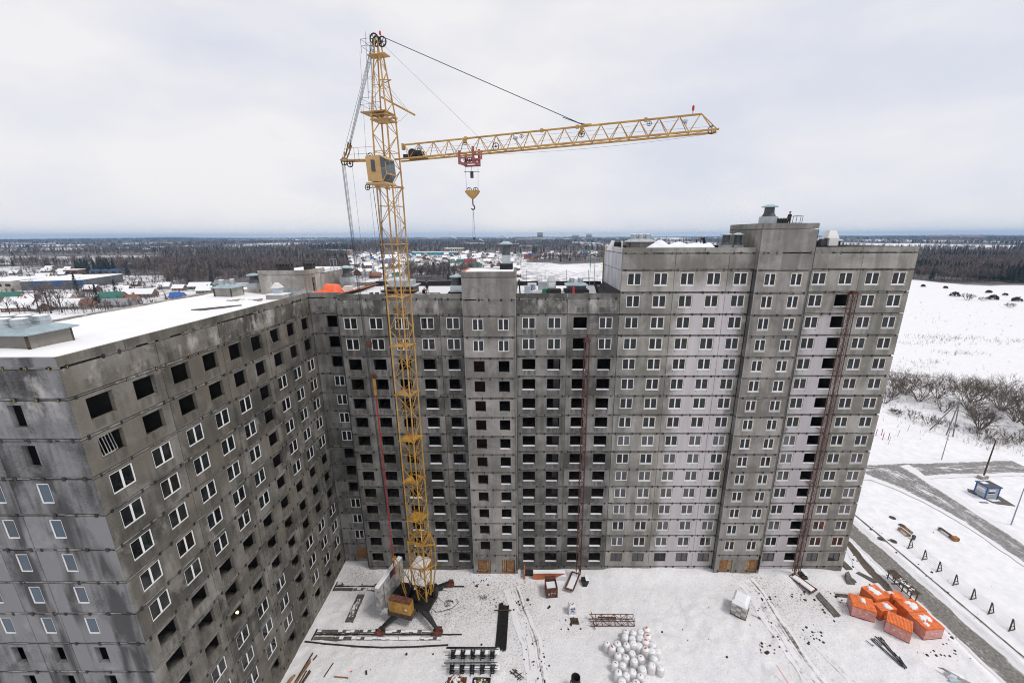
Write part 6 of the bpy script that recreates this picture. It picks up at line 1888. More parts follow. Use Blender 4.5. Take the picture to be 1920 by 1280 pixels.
for x, y, lb in ((54.9, 12.4, 'dark round manhole cover farthest up in the snow field, beyond the bench'), (54.8, 10.3, 'dark round manhole cover in the snow right behind the bench'), (48.0, 6.7, 'dark round manhole cover on the strip of snow beside the drive'), (49.9, 6.4, 'dark half buried manhole cover on the wet kerb line')):
    t = thing('manhole_cover', lb, 'manhole cover', (x, y, G0))
    z = g1(x, y)
    MB().lathe((x, y), [(.56, z - .1), (.52, z + .06), (.40, z + .075), (.38, z + .05)], 14).obj('ring', M['asphalt'], t)
    MB().lathe((x, y), [(.36, z), (.36, z + .065)], 12).obj('lid', M['iron'], t)
# kiosk
t = thing('kiosk', 'small grey cabin kiosk with blue edges and a flat roof in the snow', 'kiosk', (78.3, 18.9, G0))
kx0, ky0, kx1, ky1 = 77.5, 17.9, 79.9, 19.9
MB().box(kx0, ky0, G0 + .2, kx1, ky1, 1.6).obj('cabin_wall', M['kiosk'], t)
for (x, y) in ((kx0, ky0), (kx1, ky0), (kx0, ky1), (kx1, ky1)): MB().box(x - .08, y - .08, G0, x + .08, y + .08, 1.62).obj('corner_post', M['blue'], t)
MB().box(kx0 - .2, ky0 - .2, 1.62, kx1 + .2, ky1 + .2, 1.78).obj('roof', M['ductdark'], t)
for a in ((kx0 - .22, ky0 - .22, kx1 + .22, ky0 - .19), (kx0 - .22, ky0 - .19, kx0 - .19, ky1 + .22)): MB().box(a[0], a[1], 1.60, a[2], a[3], 1.80).obj('roof_edge', M['blue'], t)
MB().box(kx0 + .3, ky1 - .9, 1.78, kx0 + 1.3, ky1 - .1, 1.83).obj('snow_patch', M['snow'], t)
fw_ = MB().box(kx0 + .35, ky0 - .04, .3, kx0 + 1.6, ky0, 1.2).obj('window', M['pane'], t)
MB().box(kx0 + .28, ky0 - .06, .2, kx0 + 1.67, ky0 - .042, .32).obj('frame', M['white'], fw_)
MB().box(kx0 + .35, ky0 - .05, .75, kx0 + 1.6, ky0 - .042, 1.2).obj('blind', M['white'], fw_)
sg = MB().box(kx0 - .05, ky0 + .25, .35, kx0 - .0, ky1 - .3, 1.1).obj('sign', M['white'], t)
lt = MB()
for i in range(7):
    y = ky1 - .5 - i * .17
    lt.box(kx0 - .062, y - .11, .45, kx0 - .052, y - .085, .78)
    if i % 2 == 0: lt.box(kx0 - .062, y - .085, .7, kx0 - .052, y, .76)
    if i % 3 == 1: lt.box(kx0 - .062, y - .085, .5, kx0 - .052, y - .01, .55)
lt.obj('lettering', M['black'], sg)
t = thing('concrete_pad', 'broken grey concrete pad under the kiosk showing through the snow', 'concrete pad', (79, 18, G0))
zz = g1(79, 18)
for pts in ([(76.8, 20.3), (77.7, 21.3), (78.6, 20.6), (77.2, 19.0)], [(77.3, 18.9), (77.45, 18.9), (78.2, 17.0), (77.9, 16.6)], [(78.2, 17.0), (78.2, 16.4), (81.0, 15.7), (81.5, 19.4), (80.2, 19.9), (80.2, 17.2)], [(75.5, 17.0), (76.9, 16.9), (76.9, 16.6), (75.5, 16.7)]):
    n = len(pts)
    MB().add([(*p, zz - .3) for p in pts] + [(*p, zz + .10) for p in pts], [tuple(range(n, 2 * n))] + [(i, (i + 1) % n, n + (i + 1) % n, n + i) for i in range(n)]).obj('slab', M['asphalt'], t)
t = thing('utility_pole', 'leaning brown timber pole with a concrete foot beside the kiosk', 'pole', (85, 25.3, G0))
MB().tube((85.0, 25.2, -.8), (85.9, 25.8, 7.6), .16, 7, 0, .11).obj('pole', M['wood_dark'], t)
MB().obox((84.9, 25.2), .3, .9, .55, G0 - .1, -.35).obj('foot', M['conc_roof'], t)
MB().obox((84.9, 25.3), .3, .7, .35, -.35, -.25).obj('snow_cap', M['snow'], t)
for x, y, h, lb in ((83.4, 32.6, 8.0, 'thin lilac lamp post beyond the icy road junction'), (74.3, 10.5, 8.5, 'thin lilac lamp post between the side road and the picture edge')):
    t = thing('lamp_post', lb, 'lamp post', (x, y, G0))
    MB().tube((x, y, G0 - .1), (x, y, G0 + h), .10, 7, 0, .06).obj('post', M['lilac'], t)
    MB().tube((x, y, G0 + h), (x + .1, y - .9, G0 + h + .25), .04, 5).obj('arm', M['lilac'], t)
    MB().obox((x + .1, y - 1.0), 0, .12, .3, G0 + h + .18, G0 + h + .32).obj('lamp_head', M['galv'], t)
t = thing('power_pole', 'pale timber A-frame power pole at the foot of the willows', 'pole', (96.5, 45.5, G0))
tp = (98.3, 45.6, 8.2)
for (x, y) in ((95.0, 47.8), (97.3, 43.9), (96.6, 44.9)): MB().tube((x, y, G0 - .2), tp, .15, 6, 0, .11).obj('pole', M['greypole'], t)
MB().tube((97.6, 45.0, 7.9), (99.0, 46.2, 7.9), .06, 4).obj('crossbar', M['greypole'], t)
for i, (x, y) in enumerate(((78.0, 44.4), (79.4, 44.4), (77.9, 42.2), (79.3, 42.2))):
    t = thing('marker_post', 'red marker post standing in the snow with three others in a square', 'post', (x, y, G0), 'red posts in the snow beyond the road')
    z = g1(x, y)
    MB().tube((x, y, z - .1), (x + .05, y, z + 1.9), .075, 6).obj('post', M['red'], t)
for x, y, lb in ((77.5, 40.0, 'thin grey stake below the red marker posts'), (83.2, 43.9, 'thin pale sapling stake right of the red marker posts'), (88.5, 47.0, 'thin pale sapling stake nearest to the bushes')):
    t = thing('stake', lb, 'stake', (x, y, G0)); z = g1(x, y)
    MB().tube((x, y, z), (x + .4, y + .2, z + 2.0), .04, 4).obj('stake', M['greypole'], t)

# ------------------------------------------------------------------ on the roofs
ZW = zm + ATT + .20      # snow on the wing and middle roofs
ZM = zm + ATT + .12
ZT = zt + ATT + .12
def fan_shaft(x0, y0, x1, y1, z, h, drums, lb, cap='galvroof', wall='conc_roof'):
    t = thing('ventilation_shaft', lb, 'ventilation shaft', ((x0 + x1) / 2, (y0 + y1) / 2, z))
    MB().box(x0, y0, z - .25, x1, y1, z + h).obj('shaft_wall', M[wall], t)
    for (a, b_) in ((x1, y0), (x1, y1), (x0, y0)):
        MB().box(a - .10, b_ - .10, z - .2, a + .02, b_ + .02, z + h - .02).obj('corner_joint', M['wood_dark'], t) if wall == 'conc_roof' else None
    e = .32; zc = z + h
    c = MB().add([(x0 - e, y0 - e, zc), (x1 + e, y0 - e, zc), (x1 + e, y1 + e, zc), (x0 - e, y1 + e, zc), (x0 - e, y0 - e, zc + .08), (x1 + e, y0 - e, zc + .08), (x1 + e, y1 + e, zc + .08), (x0 - e, y1 + e, zc + .08), (x0 + .5, y0 + .45, zc + .42), (x1 - .5, y0 + .45, zc + .42), (x1 - .5, y1 - .45, zc + .42), (x0 + .5, y1 - .45, zc + .42)],
                 [(3, 2, 1, 0), (0, 1, 5, 4), (1, 2, 6, 5), (2, 3, 7, 6), (3, 0, 4, 7), (4, 5, 9, 8), (5, 6, 10, 9), (6, 7, 11, 10), (7, 4, 8, 11), (8, 9, 10, 11)])
    co = c.obj('sheet_cap', M[cap], t)
    for (x, y, r) in drums:
        MB().lathe((x, y), [(r, zc + .3), (r, zc + .62), (r * 1.06, zc + .64), (r * 1.06, zc + .72), (r, zc + .74), (r, zc + .98), (r * .92, zc + 1.0)], 20).obj('fan_drum', M['galv'], co)
        MB().lathe((x, y), [(r * .9, zc + 1.0), (r * .6, zc + 1.05), (.02, zc + 1.07)], 16, capb=False).obj('snow_cap', M['snow'], co)
    return t
fan_shaft(-50.2, -25.3, -45.75, -22.5, ZW, 1.15, [(x, y, .46) for x in (-49.3, -48.1, -46.9) for y in (-24.5, -23.2)], 'large concrete ventilation shaft with six metal fan drums on the snowy wing roof')
fan_shaft(-52.3, .95, -50.1, 3.3, ZW, 1.15, [(-51.7, 1.7, .34), (-50.8, 2.4, .34)], 'concrete ventilation shaft with two metal drums near the roof hut on the wing')
def mushroom(x, y, z, r, hb, ht, lb, base='bitumen', mid='ductdark', cap='galvroof', box=.55, foot=None, bf=.42):
    t = thing('roof_ventilator', lb, 'roof ventilator', (x, y, z))
    fx = foot or box * 1.5
    MB().obox((x, y), 0, fx, fx, z - .2, z + hb).obj('plinth', M[base], t)
    MB().obox((x, y), 0, box, box, z + hb, z + hb + ht * bf).obj('duct_box', M['galv'], t)
    MB().lathe((x, y), [(box * 1.05, z + hb + ht * bf), (r, z + hb + ht * (bf + .2)), (r * .95, z + hb + ht * .92)], 14).obj('duct', M[mid], t)
    MB().lathe((x, y), [(r * 1.55, z + hb + ht * .92), (r * 1.6, z + hb + ht * .97), (r * .5, z + hb + ht * 1.08)], 14).obj('cap', M[cap], t)
    return t
mushroom(-50.4, 6.3, ZW, .55, .45, 2.0, 'grey roof ventilator with a pale cap between the two-drum shaft and the roof hut', base='conc_roof', box=.7, foot=1.05)
mushroom(-39.9, 12.6, ZM, .55, .5, 2.6, 'tall dark roof ventilator on a white box behind the orange tarpaulin', base='conc_roof', box=.8, foot=1.4)
mushroom(-21.0, 1.7, ZM - .2, .6, .85, 2.0, 'dark roof ventilator with a blue cap on a black plinth, left of the middle stair riser', box=.75, foot=1.0)
mushroom(-14.6, 4.6, zm + 5.45, .55, .75, 2.7, 'tall dark chimney ventilator on the snowy top of the middle stair riser', box=.55, foot=.85)
mushroom(20.4, 5.4, zt + 5.2, .62, .35, 2.35, 'tall grey chimney ventilator standing on the highest stair riser top', base='wood_dark', box=.82, foot=1.2)
for x in (13.6, 15.1):
    mushroom(x, 2.2, ZT + .1, .45, .35, 1.7, 'twin dark roof ventilator with a pale cap, %s of the pair beside the highest riser' % ('outer' if x < 14 else 'inner'), base='terracotta', box=.6, foot=.72, bf=.2)
MB().box(11.6, 1.3, ZT - .1, 16.2, 3.0, ZT + .38).obj('roof_plinth', M['bitumen'], tall)
# roof hut (lift house) on the wing
hut = thing('lift_house', 'concrete roof hut with two dark flues and a doorway at the far end of the wing roof', 'roof hut', (-45, 8, ZW))
hx0, hx1, hy0, hy1 = -48.2, -41.8, 4.0, 10.5
MB().box(hx0, hy0, ZW - .3, hx1 - .3, hy0 + .28, ZW + 2.5).obj('wall_panel', M['conc_roof'], hut)
for a, b_ in ((hy0, 5.6), (6.5, 8.0), (8.03, 9.5), (9.53, 11.5), (11.53, 13.5), (13.53, 16)):
    MB().box(hx1 - .28, a, ZW - .3, hx1, b_ - .0, ZW + (2.5 if b_ < 9 else 2.3)).obj('wall_panel', M['conc_roof'], hut)
MB().box(hx1 - .28, 5.6, ZW + 2.05, hx1, 6.5, ZW + 2.5).obj('lintel', M['conc_roof'], hut)
MB().box(hx1 - .6, 5.4, ZW - .3, hx1 - .5, 6.7, ZW + 2.1).obj('door_opening', M['bitumen'], hut)
MB().box(hx0, hy0 + .3, ZW - .3, hx0 + .28, 16, ZW + 2.3).obj('wall_panel', M['conc_roof'], hut)
MB().box(hx0 - .05, hy0 - .03, ZW + 2.56, hx1 + .03, hy0 + .25, ZW + 3.15).obj('parapet_panel', M['conc_roof'], hut)
MB().box(hx1 - .25, hy0 + .26, ZW + 2.56, hx1 + .03, 9.5, ZW + 3.15).obj('parapet_panel', M['conc_roof'], hut)
MB().box(hx0 + .1, hy0 + .25, ZW + 2.4, hx1 - .25, 15.9, ZW + 2.85).obj('roof', M['snowroof'], hut)
for x, y, s_ in ((-46.7, 8.0, .95), (-43.7, 9.0, .62)):
    f = MB().obox((x, y), 0, s_, .5, ZW + 2.8, ZW + 3.55).obox((x, y), 0, s_ + .12, .62, ZW + 3.75, ZW + 3.85)
    for q in (-s_ + .1, 0, s_ - .1): f.obox((x + q, y - .4), 0, .10, .08, ZW + 3.55, ZW + 3.75).obox((x + q, y + .4), 0, .10, .08, ZW + 3.55, ZW + 3.75)
    f.obj('flue', M['iron'], hut)
fr = MB()
for x, y in ((-42.0, 12.0), (-42.0, 13.1), (-42, 14.2)): fr.tube((x, y, ZW - .2), (x, y, ZW + 4.2), .035, 4)
for z in (ZW + 3.0, ZW + 4.2): fr.tube((-42, 12, z), (-42, 14.2, z), .03, 4)
for z in np.arange(ZW, ZW + 4, .35): fr.tube((-42, 13.1, z), (-42, 13.6, z), .02, 3)
fr.obj('ladder_frame', M['galv'], hut)
# metal hood and ducts before the hut
t = thing('roof_hood', 'pale metal ventilation hood on a snowy concrete stub at the wing parapet', 'roof ventilator', (-43.2, -.6, ZW))
MB().obox((-43.2, -.5), 0, 1.05, .9, ZW - .3, ZW + .55).obj('stub', M['conc_roof'], t)
MB().obox((-43.2, -.5), 0, 1.1, .95, ZW + .55, ZW + .66).obj('snow_cap', M['snow'], t)
MB().obox((-43.3, -.3), 0, .42, .42, ZW + .66, ZW + 1.35).obj('hood', M['kiosk'], t)
MB().obox((-43.3, -.3), 0, .56, .56, ZW + 1.35, ZW + 2.0, 0, .3, .3).obj('hood_roof', M['sackcloth'], t)
for x, y, s_, h, lb in ((-42.9, 1.6, .42, 1.0, 'open metal duct box standing in the snow just behind the pale hood'), (-41.9, 1.2, .5, .75, 'open metal duct box lying nearest to the inner corner of the wing roof'), (-42.0, 2.6, .45, .8, 'metal duct box closest to the doorway of the roof hut')):
    t = thing('duct_box', lb, 'duct', (x, y, ZW))
    b = MB()
    for (ax, ay, bx_, by_) in ((-1, -1, 1, -.92), (-1, .92, 1, 1), (-1, -.92, -.92, .92), (.92, -.92, 1, .92)): b.box(x + ax * s_, y + ay * s_, ZW - .05, x + bx_ * s_, y + by_ * s_, ZW + h)
    b.obj('duct_sheet', M['galv'], t)
t = thing('debris_heap', 'low heap of pale rubble on the wing roof snow', 'rubble', (-45, -1.5, ZW))
r = random.Random(4)
for c, n in (((-47.3, -2.2), 10), ((-45.2, -2.0), 12)):
    for _ in range(n):
        MB().obox((c[0] + r.gauss(0, .5), c[1] + r.gauss(0, .3)), r.random() * 3, r.uniform(.1, .3), r.uniform(.08, .2), ZW - .05, ZW + r.uniform(.06, .16)).obj('rubble_piece', M['interior_light'] if r.random() < .8 else M['cream'], t)
t = thing('roof_hatch', 'dark flat hatch frame half buried in the wing roof snow', 'hatch', (-46.4, -7.5, ZW))
MB().add([(-48.0, -8.6, ZW + .05), (-46.6, -9.0, ZW + .12), (-44.3, -5.9, ZW + .08), (-44.7, -5.5, ZW + .05), (-48.0, -8.6, ZW - .1), (-46.6, -9, ZW - .1), (-44.3, -5.9, ZW - .1), (-44.7, -5.5, ZW - .1)], [(0, 1, 2, 3), (0, 4, 5, 1), (1, 5, 6, 2), (2, 6, 7, 3), (3, 7, 4, 0)]).obj('frame', M['asphalt'], t)
MB().add([(-47.6, -8.3, ZW + .1), (-46.4, -8.4, ZW + .16), (-44.9, -6.2, ZW + .14), (-45.2, -5.8, ZW + .1)], [(0, 1, 2, 3)]).obj('snow_patch', M['snowroof'], t)
# orange tarpaulin over materials at the corner
t = thing('tarpaulin', 'bright orange tarpaulin heaped over materials on the corner roof', 'tarpaulin', (-38.9, 3.6, ZM))
X_, Y_ = np.meshgrid(np.linspace(-41.0, -36.9, 22), np.linspace(2.0, 6.4, 18))
H_ = .22 * fbm(X_ * 3.1, Y_ * 3.1, 9, 2) * np.exp(-((X_ + 39) / 2) ** 4 - ((Y_ - 4.2) / 2) ** 4) + 1.15 * np.exp(-(np.abs((X_ + 38.5) / .95)) ** 8 - (np.abs((Y_ - 4.4) / 1.1)) ** 8) + .45 * np.exp(-((X_ + 39.9) / .9) ** 4 - ((Y_ - 3.6) / 1.0) ** 4) + .25 * fbm(X_ * 1.7, Y_ * 1.7, 3, 3) * np.exp(-((X_ + 39) / 2) ** 4)
me = grid_mesh('sheet', X_ + 38.9, Y_ - 3.6, H_ - .1)
me.materials.append(M['tarp']); link('sheet', me, t)
t = thing('white_box', 'white insulation block beside the orange tarpaulin', 'block', (-36.9, 5.0, ZM))
MB().obox((-36.9, 5.6), .1, .5, .5, ZM - .05, ZM + .95).obj('block', M['sackcloth'], t)
t = thing('timber_stack', 'yellowish timber and debris in front of the roof hut doorway', 'timber', (-40.9, 5.4, ZM))
for j in range(6): MB().tube((-41.4 + j * .15, 4.6, ZM + .1 + .1 * (j % 2)), (-40.6 + j * .1, 6.4, ZM + .5), .08, 4).obj('timber', M['yellowiron'] if j % 2 else M['wood_pale'], t)
# middle roof: edge timber with felt, boards, workers
t = thing('edge_boarding', 'dark felt covered upstand with reddish battens running across the roof beside the tarpaulin', 'upstand', (-35.2, 5, ZM))
MB().box(-36.2, .3, ZM - .2, -35.9, 13.5, ZM + .45).obj('upstand', M['bitumen'], t)
for j in range(7): MB().tube((-36.0 + .12 * j, .4 + j * .9, ZM + .5), (-35.8 + .1 * j, 7.5 + j * .9, ZM + .5), .05, 4).obj('batten', M['wood'] if j % 2 else M['terracotta'], t)
MB().box(-35.8, 13.4, ZM - .2, -20.1, 13.75, ZM + .75).obj('rear_upstand', M['bitumen'], t)
t = thing('fan_shaft_box', 'grey shaft box with a pale sheet top and board edging behind the crane mast', 'ventilation shaft', (-29.3, 5, ZM))
MB().box(-31.2, 4.2, ZM - .2, -27.4, 7.2, ZM + 1.0).obj('shaft_wall', M['ductdark'], t)
MB().box(-31.5, 3.9, ZM + 1.0, -27.1, 7.5, ZM + 1.12).box(-30.9, 4.6, ZM + 1.12, -27.7, 7.0, ZM + 1.75).obj('sheet_cap', M['galv'], t)
for z, m_ in ((-.05, 'wood_pale'), (.25, 'bitumen'), (.45, 'wood')): MB().box(-31.7, 3.6, ZM + z, -26.9, 4.1, ZM + z + .14).obj('edge_board', M[m_], t)
t = thing('felt_rolls', 'felt strips and boards lying on the bright middle roof', 'roofing felt', (-28, 3, ZM))
for (x0, y0, x1, y1, m_) in ((-26.6, .9, -24.6, 4.6, 'bitumen'), (-25.8, .8, -23.8, 4.4, 'bitumen'), (-26.8, 4.7, -23.9, 4.8, 'bitumen'), (-33.6, 2.5, -31.6, 2.9, 'wood_pale'), (-33.2, 3.6, -32.9, 4.0, 'black'), (-32.5, 3.7, -32.1, 4.0, 'black'), (-23.2, 1.2, -21.9, 8.5, 'bitumen'), (-23.2, 1.2, -22.4, .6, 'bitumen'), (-25.9, 3.2, -24.3, 3.25, 'bitumen'), (-25.8, 1.5, -24.1, 1.5, 'bitumen')):
    L = math.hypot(x1 - x0, y1 - y0)
    MB().obox(((x0 + x1) / 2, (y0 + y1) / 2), math.atan2(y1 - y0, x1 - x0), L / 2, .09, ZM - .02, ZM + .06 if m_ != 'black' else ZM + .25).obj('felt_strip', M[m_], t)
# east part of the middle roof
t = thing('parapet_felt', 'black felt upstand round the east part of the middle roof', 'upstand', (-6, 13, ZM))
MB().box(-13.2, 13.5, ZM - .2, -.05, 13.9, ZM + .65).obj('rear_upstand', M['bitumen'], t)
MB().add([(-.55, .32, ZM - .05), (.0, .32, ZM + .02), (.0, 12.2, ZM + .02), (-.55, 12.2, ZM - .05), (-.02, .32, ZM + .85), (-.02, 12.2, ZM + .85)], [(0, 1, 4), (0, 4, 5, 3), (3, 5, 2)]).obj('side_upstand', M['bitumen'], t)
MB().add([(-2.6, .35, ZM + .008), (-.4, .35, ZM + .008), (-.4, 13, ZM + .008), (-1.2, 13, ZM + .008), (-1.9, 6, ZM + .008)], [(0, 1, 2, 3, 4)]).obj('felt_sheet', M['bitumen'], t)
MB().box(-.5, .28, ZM, -.05, .6, ZM + .09).obj('batten', M['helmet'], t)
def roofbox(x, y, hx, hy, h, mat, lb, name='carton', cat='box', ang=0.0):
    t = thing(name, lb, cat, (x, y, ZM))
    MB().obox((x, y), ang, hx, hy, ZM - .02, ZM + h).obj(name + '_body', M[mat], t)
    return t
roofbox(-11.75, 2.6, .42, .35, 1.25, 'kiosk', 'pale grey upright cabinet nearest the parapet, right beside the middle stair riser', 'cabinet', 'cabinet')
t = roofbox(-11.1, 6.3, .62, .5, 1.15, 'sackcloth', 'white carton with a blue square logo on the middle roof')
lg = MB()
lg.box(-11.40, 5.785, ZM + .25, -10.75, 5.795, ZM + .98)
lo = lg.obj('blue_logo', M['blue'], t)
wm = MB()
for i in range(3):
    x = -11.30 + i * .19
    wm.box(x, 5.772, ZM + .35, x + .045, 5.783, ZM + .88)
    wm.box(x + .05, 5.772, ZM + (.4 if i % 2 else .72), x + .14, 5.783, ZM + (.5 if i % 2 else .82))
wm.obj('logo_strokes', M['white'], lo)
roofbox(-9.6, 7.2, .62, .5, 1.3, 'galv', 'grey ribbed sheet metal box behind the white cartons', 'metal_box')
t = roofbox(-10.2, 3.6, .95, .6, .45, 'sackcloth', 'low white carton with a blue mark lying flat by the green sheet', ang=-.3)
MB().obox((-10.25, 3.45), -.3, .28, .12, ZM + .43, ZM + .46).obj('blue_mark', M['blue'], t)
t = thing('green_sheet', 'dark green sheet hanging over cartons beside the black plinth', 'sheet', (-9.35, 2.9, ZM))
MB().obox((-9.3, 2.9), -.35, .28, .7, ZM - .02, ZM + .8).obj('sheet', M['green'], t)
t = thing('roof_hood', 'pale metal ventilation hood on a black plinth, middle roof beside the fan shaft', 'roof ventilator', (-8.2, 3.6, ZM))
MB().obox((-8.3, 3.0), 0, 1.0, .8, ZM - .1, ZM + .75).obj('plinth', M['bitumen'], t)
MB().obox((-8.5, 4.0), 0, .58, .58, ZM + .75, ZM + 1.7).obox((-8.5, 4.0), 0, .62, .62, ZM + 1.7, ZM + 2.35, 0, .5, .5).obj('hood', M['galv'], t)
MB().obox((-8.5, 3.415), 0, .42, .01, ZM + .95, ZM + 1.6).obj('louvre', M['white'], t)
fan_shaft(-6.2, 4.6, -3.7, 6.6, ZM - .05, 1.05, [(-5.6, 5.3, .36), (-4.4, 5.3, .36)], 'grey fan shaft with two pale drums on a black plinth on the middle roof', wall='ductdark')
MB().box(-6.6, 4.2, ZM - .1, -3.3, 7, ZM + .4).obj('roof_plinth', M['bitumen'], mid)
t = thing('gas_cylinder', 'red gas cylinder standing on the middle roof before the fan shaft', 'gas cylinder', (-5.6, 3.0, ZM))
MB().lathe((-5.6, 3.0), [(.17, ZM - .05), (.18, ZM + .05), (.18, ZM + .85), (.10, ZM + 1.02), (.06, ZM + 1.1)], 10).obj('cylinder', M['red'], t, smooth=True)
t = thing('felt_roll', 'black roll of roofing felt leaning upright on the dark roof patch', 'roofing felt', (-2.3, 4, ZM))
MB().tube((-2.2, 3.6, ZM), (-2.5, 4.2, ZM + 1.2), .17, 8).obj('roll', M['bitumen'], t)
t = thing('felt_roll', 'tall black roll standing against the middle stair riser', 'roofing felt', (-12.6, 3.6, ZM))
MB().tube((-12.75, 3.4, ZM), (-12.9, 3.6, ZM + 2.0), .10, 8).obj('roll', M['black'], t)
snp = thing('snow_heap', 'patches of trodden snow on the dark middle roof', 'snow', (-6, 4, ZM))
for (x, y, a, b_) in ((-10.6, 2.0, 2.2, .7), (-4.6, 3.2, 2.4, .9), (-3.2, 5.2, 1.2, 1.5), (-9.6, 9.5, 3.2, 2.4), (-6, 10.5, 3, 1.6)):
    n = 16; vs = []
    rr_ = random.Random(int(x * 10))
    for i in range(n):
        q = rr_.uniform(.75, 1.1); vs.append((x + a * q * math.cos(2 * PI * i / n), y + b_ * q * math.sin(2 * PI * i / n), ZM + .01))
    MB().add(vs + [(x, y, ZM + .08)], [(i, (i + 1) % n, n) for i in range(n)]).obj('snow_patch', M['snow'], snp)
t = thing('roof_guard', 'thin posts and sagging wires along the far edge of the middle roof', 'railing', (-6, 14.2, ZM))
pp = [(-11.9, 14.1), (-8.9, 14.1), (-5.5, 14.1), (-2.0, 14.1), (-10.2, 14.1), (-9.5, 14.1), (1.0 - 1.6, 14.1)]
for i, (x, y) in enumerate(pp): MB().tube((x, y, ZM), (x, y, ZM + (2.4 if i < 4 else 1.5)), .04 if i < 4 else .025, 4).obj('post', M['ductdark'], t)
for a, b_ in ((0, 1), (1, 2), (2, 3)):
    for h in (1.1, 2.2):
        m_ = ((pp[a][0] + pp[b_][0]) / 2, 14.1, ZM + h - .45)
        MB().path([(*pp[a], ZM + h), m_, (*pp[b_], ZM + h)], .012, 3).obj('wire', M['rope'], t)
t = thing('scaffold_mast', 'green and grey scaffold mast with yellow lining beyond the edge of the tall block', 'scaffold', (-1.6, 12.6, ZM))
sc_ = MB()
for x in (-1.9, -1.2): sc_.tube((x, 13.2, 30), (x, 13.2, zt + 4.0), .05, 4)
for z in np.arange(31, zt + 3.5, 2.1): sc_.tube((-1.9, 13.2, z), (-.0, 13.0, z), .04, 4)
sc_.obj('pole', M['galv'], t)
MB().tube((-1.9, 13.15, zt - .5), (-1.9, 13.15, zt + 3.6), .06, 4).obj('green_pole', M['green'], t)
MB().box(-.12, 12.0, zm + ATT, .0, 12.3, zt + ATT + .5).obj('insulation_edge', M['yellowiron'], t)
# tall block roof
fan_shaft(2.1, 5.0, 5.3, 7.2, ZT, 1.15, [(x, 6.1, .42) for x in (2.8, 3.75, 4.7)], 'pale fan shaft with three drums at the left end of the tallest roof', cap='galv')
fan_shaft(26.2, 4.4, 29.8, 7.2, ZT + .6, .6, [], 'low shaft under a pale hood at the right of the highest riser', cap='galv')
t = thing('roof_hood', 'white metal hood rising above the low shaft on the tallest roof', 'roof ventilator', (27.9, 4.0, ZT))
MB().box(26.2, 3.4, ZT - .1, 29.9, 7.4, ZT + .62).obj('plinth', M['bitumen'], t)
MB().obox((28.0, 3.6), 0, .6, .55, ZT + .62, ZT + 1.6).obox((27.9, 3.7), 0, .75, .65, ZT + 1.6, ZT + 2.55, 0, .55, .5).obj('hood', M['white'], t)
MB().obox((27.0, 3.7), 0, .42, .4, ZT + .62, ZT + 1.5, 0, .8, .8).obj('duct', M['ductdark'], t)
MB().box(29.8, 4.5, ZT + 1.0, 31.6, 4.55, ZT + 1.05).obj('bracket', M['galv'], t)
t = thing('snow_heap', 'row of three white snow heaps behind the parapet of the tallest roof', 'snow', (8, 1.5, ZT))
X_, Y_ = np.meshgrid(np.linspace(3.0, 12.2, 60), np.linspace(.4, 3.0, 16))
H_ = (.66 * smooth(3, 4.2, X_) * (1 - smooth(11.2, 12.2, X_)) * smooth(.4, .8, Y_) * (1 - smooth(2.2, 3, Y_)) + .55) * .5 * (1 + fbm(X_ * .9, Y_, 4, 3) * .5) + .2 * (fbm(X_ * 2.2, Y_ * 2.2, 6, 3) - .5) * smooth(3, 4, X_) * (1 - smooth(11.4, 12, X_)) + .55 * np.exp(-((X_ - 7.2) / 1.3) ** 2 - ((Y_ - 1.7) / .8) ** 2) + .5 * np.exp(-((X_ - 9.6) / 1.0) ** 2 - ((Y_ - 1.6) / .7) ** 2) + .42 * np.exp(-((X_ - 11.3) / .7) ** 2 - ((Y_ - 1.5) / .7) ** 2) + .5 * np.exp(-((X_ - 5.0) / .7) ** 4 - ((Y_ - 1.7) / .7) ** 4) + .35 * np.exp(-((X_ - 4.2) / 1.4) ** 2 - ((Y_ - 1.2) / .8) ** 2)
me = grid_mesh('snow', X_ - 8, Y_ - 1.5, H_ - .12); me.materials.append(M['snow']); link('snow', me, t)
t = thing('roof_debris', 'white broken panel leaning over black stuff at the corner of the tallest roof', 'debris', (.2, 6.0, ZT))
MB().add([(-.6, 7.2, ZT), (.1, 6.8, ZT), (.4, 6.8, ZT + 1.3), (.05, 7.2, ZT + 1.4), (-.6, 7.3, ZT), (.1, 6.9, ZT), (.4, 6.9, ZT + 1.3), (.05, 7.3, ZT + 1.4)], [(0, 1, 2, 3), (7, 6, 5, 4), (0, 4, 5, 1), (1, 5, 6, 2), (2, 6, 7, 3), (3, 7, 4, 0)]).box(1.25, 6.5, ZT, 1.5, 6.9, ZT + 1.3).obj('panel', M['white'], t)
MB().box(.3, 6.6, ZT, 1.3, 7.0, ZT + 1.1).obj('black_bundle', M['black'], t)
MB().box(1.5, 9.0, ZT, 30, 9.3, ZT + .62).obj('upstand', M['bitumen'], tall)
t = thing('post_row', 'short dark posts sticking up behind the snow heaps of the tallest roof', 'post', (9, 4, ZT))
for x, y, h, w_ in ((8.2, 3.6, 1.5, .05), (8.7, 3.6, 1.7, .03), (9.2, 3.8, 1.6, .03), (10.6, 4.0, 1.5, .10), (1.9, 8, 1.6, .02), (2.4, 8, 1.6, .02), (6.6, 4, 2.0, .02)): MB().tube((x, y, ZT), (x, y, ZT + h), w_, 4).obj('post', M['wood_dark'], t)
t = thing('roof_railing', 'steel guard railing on top of the highest stair riser', 'railing', (22.5, 2.6, zt + 5.2))
rl = MB(); z0 = zt + 5.2
for x in (21.8, 22.25, 22.75, 23.0): rl.tube((x, 2.4, z0), (x + .06, 2.4, z0 + 1.3), .03, 4)
for h in (1.3,): rl.tube((21.85, 2.4, z0 + h), (23.05, 2.4, z0 + h), .03, 4)
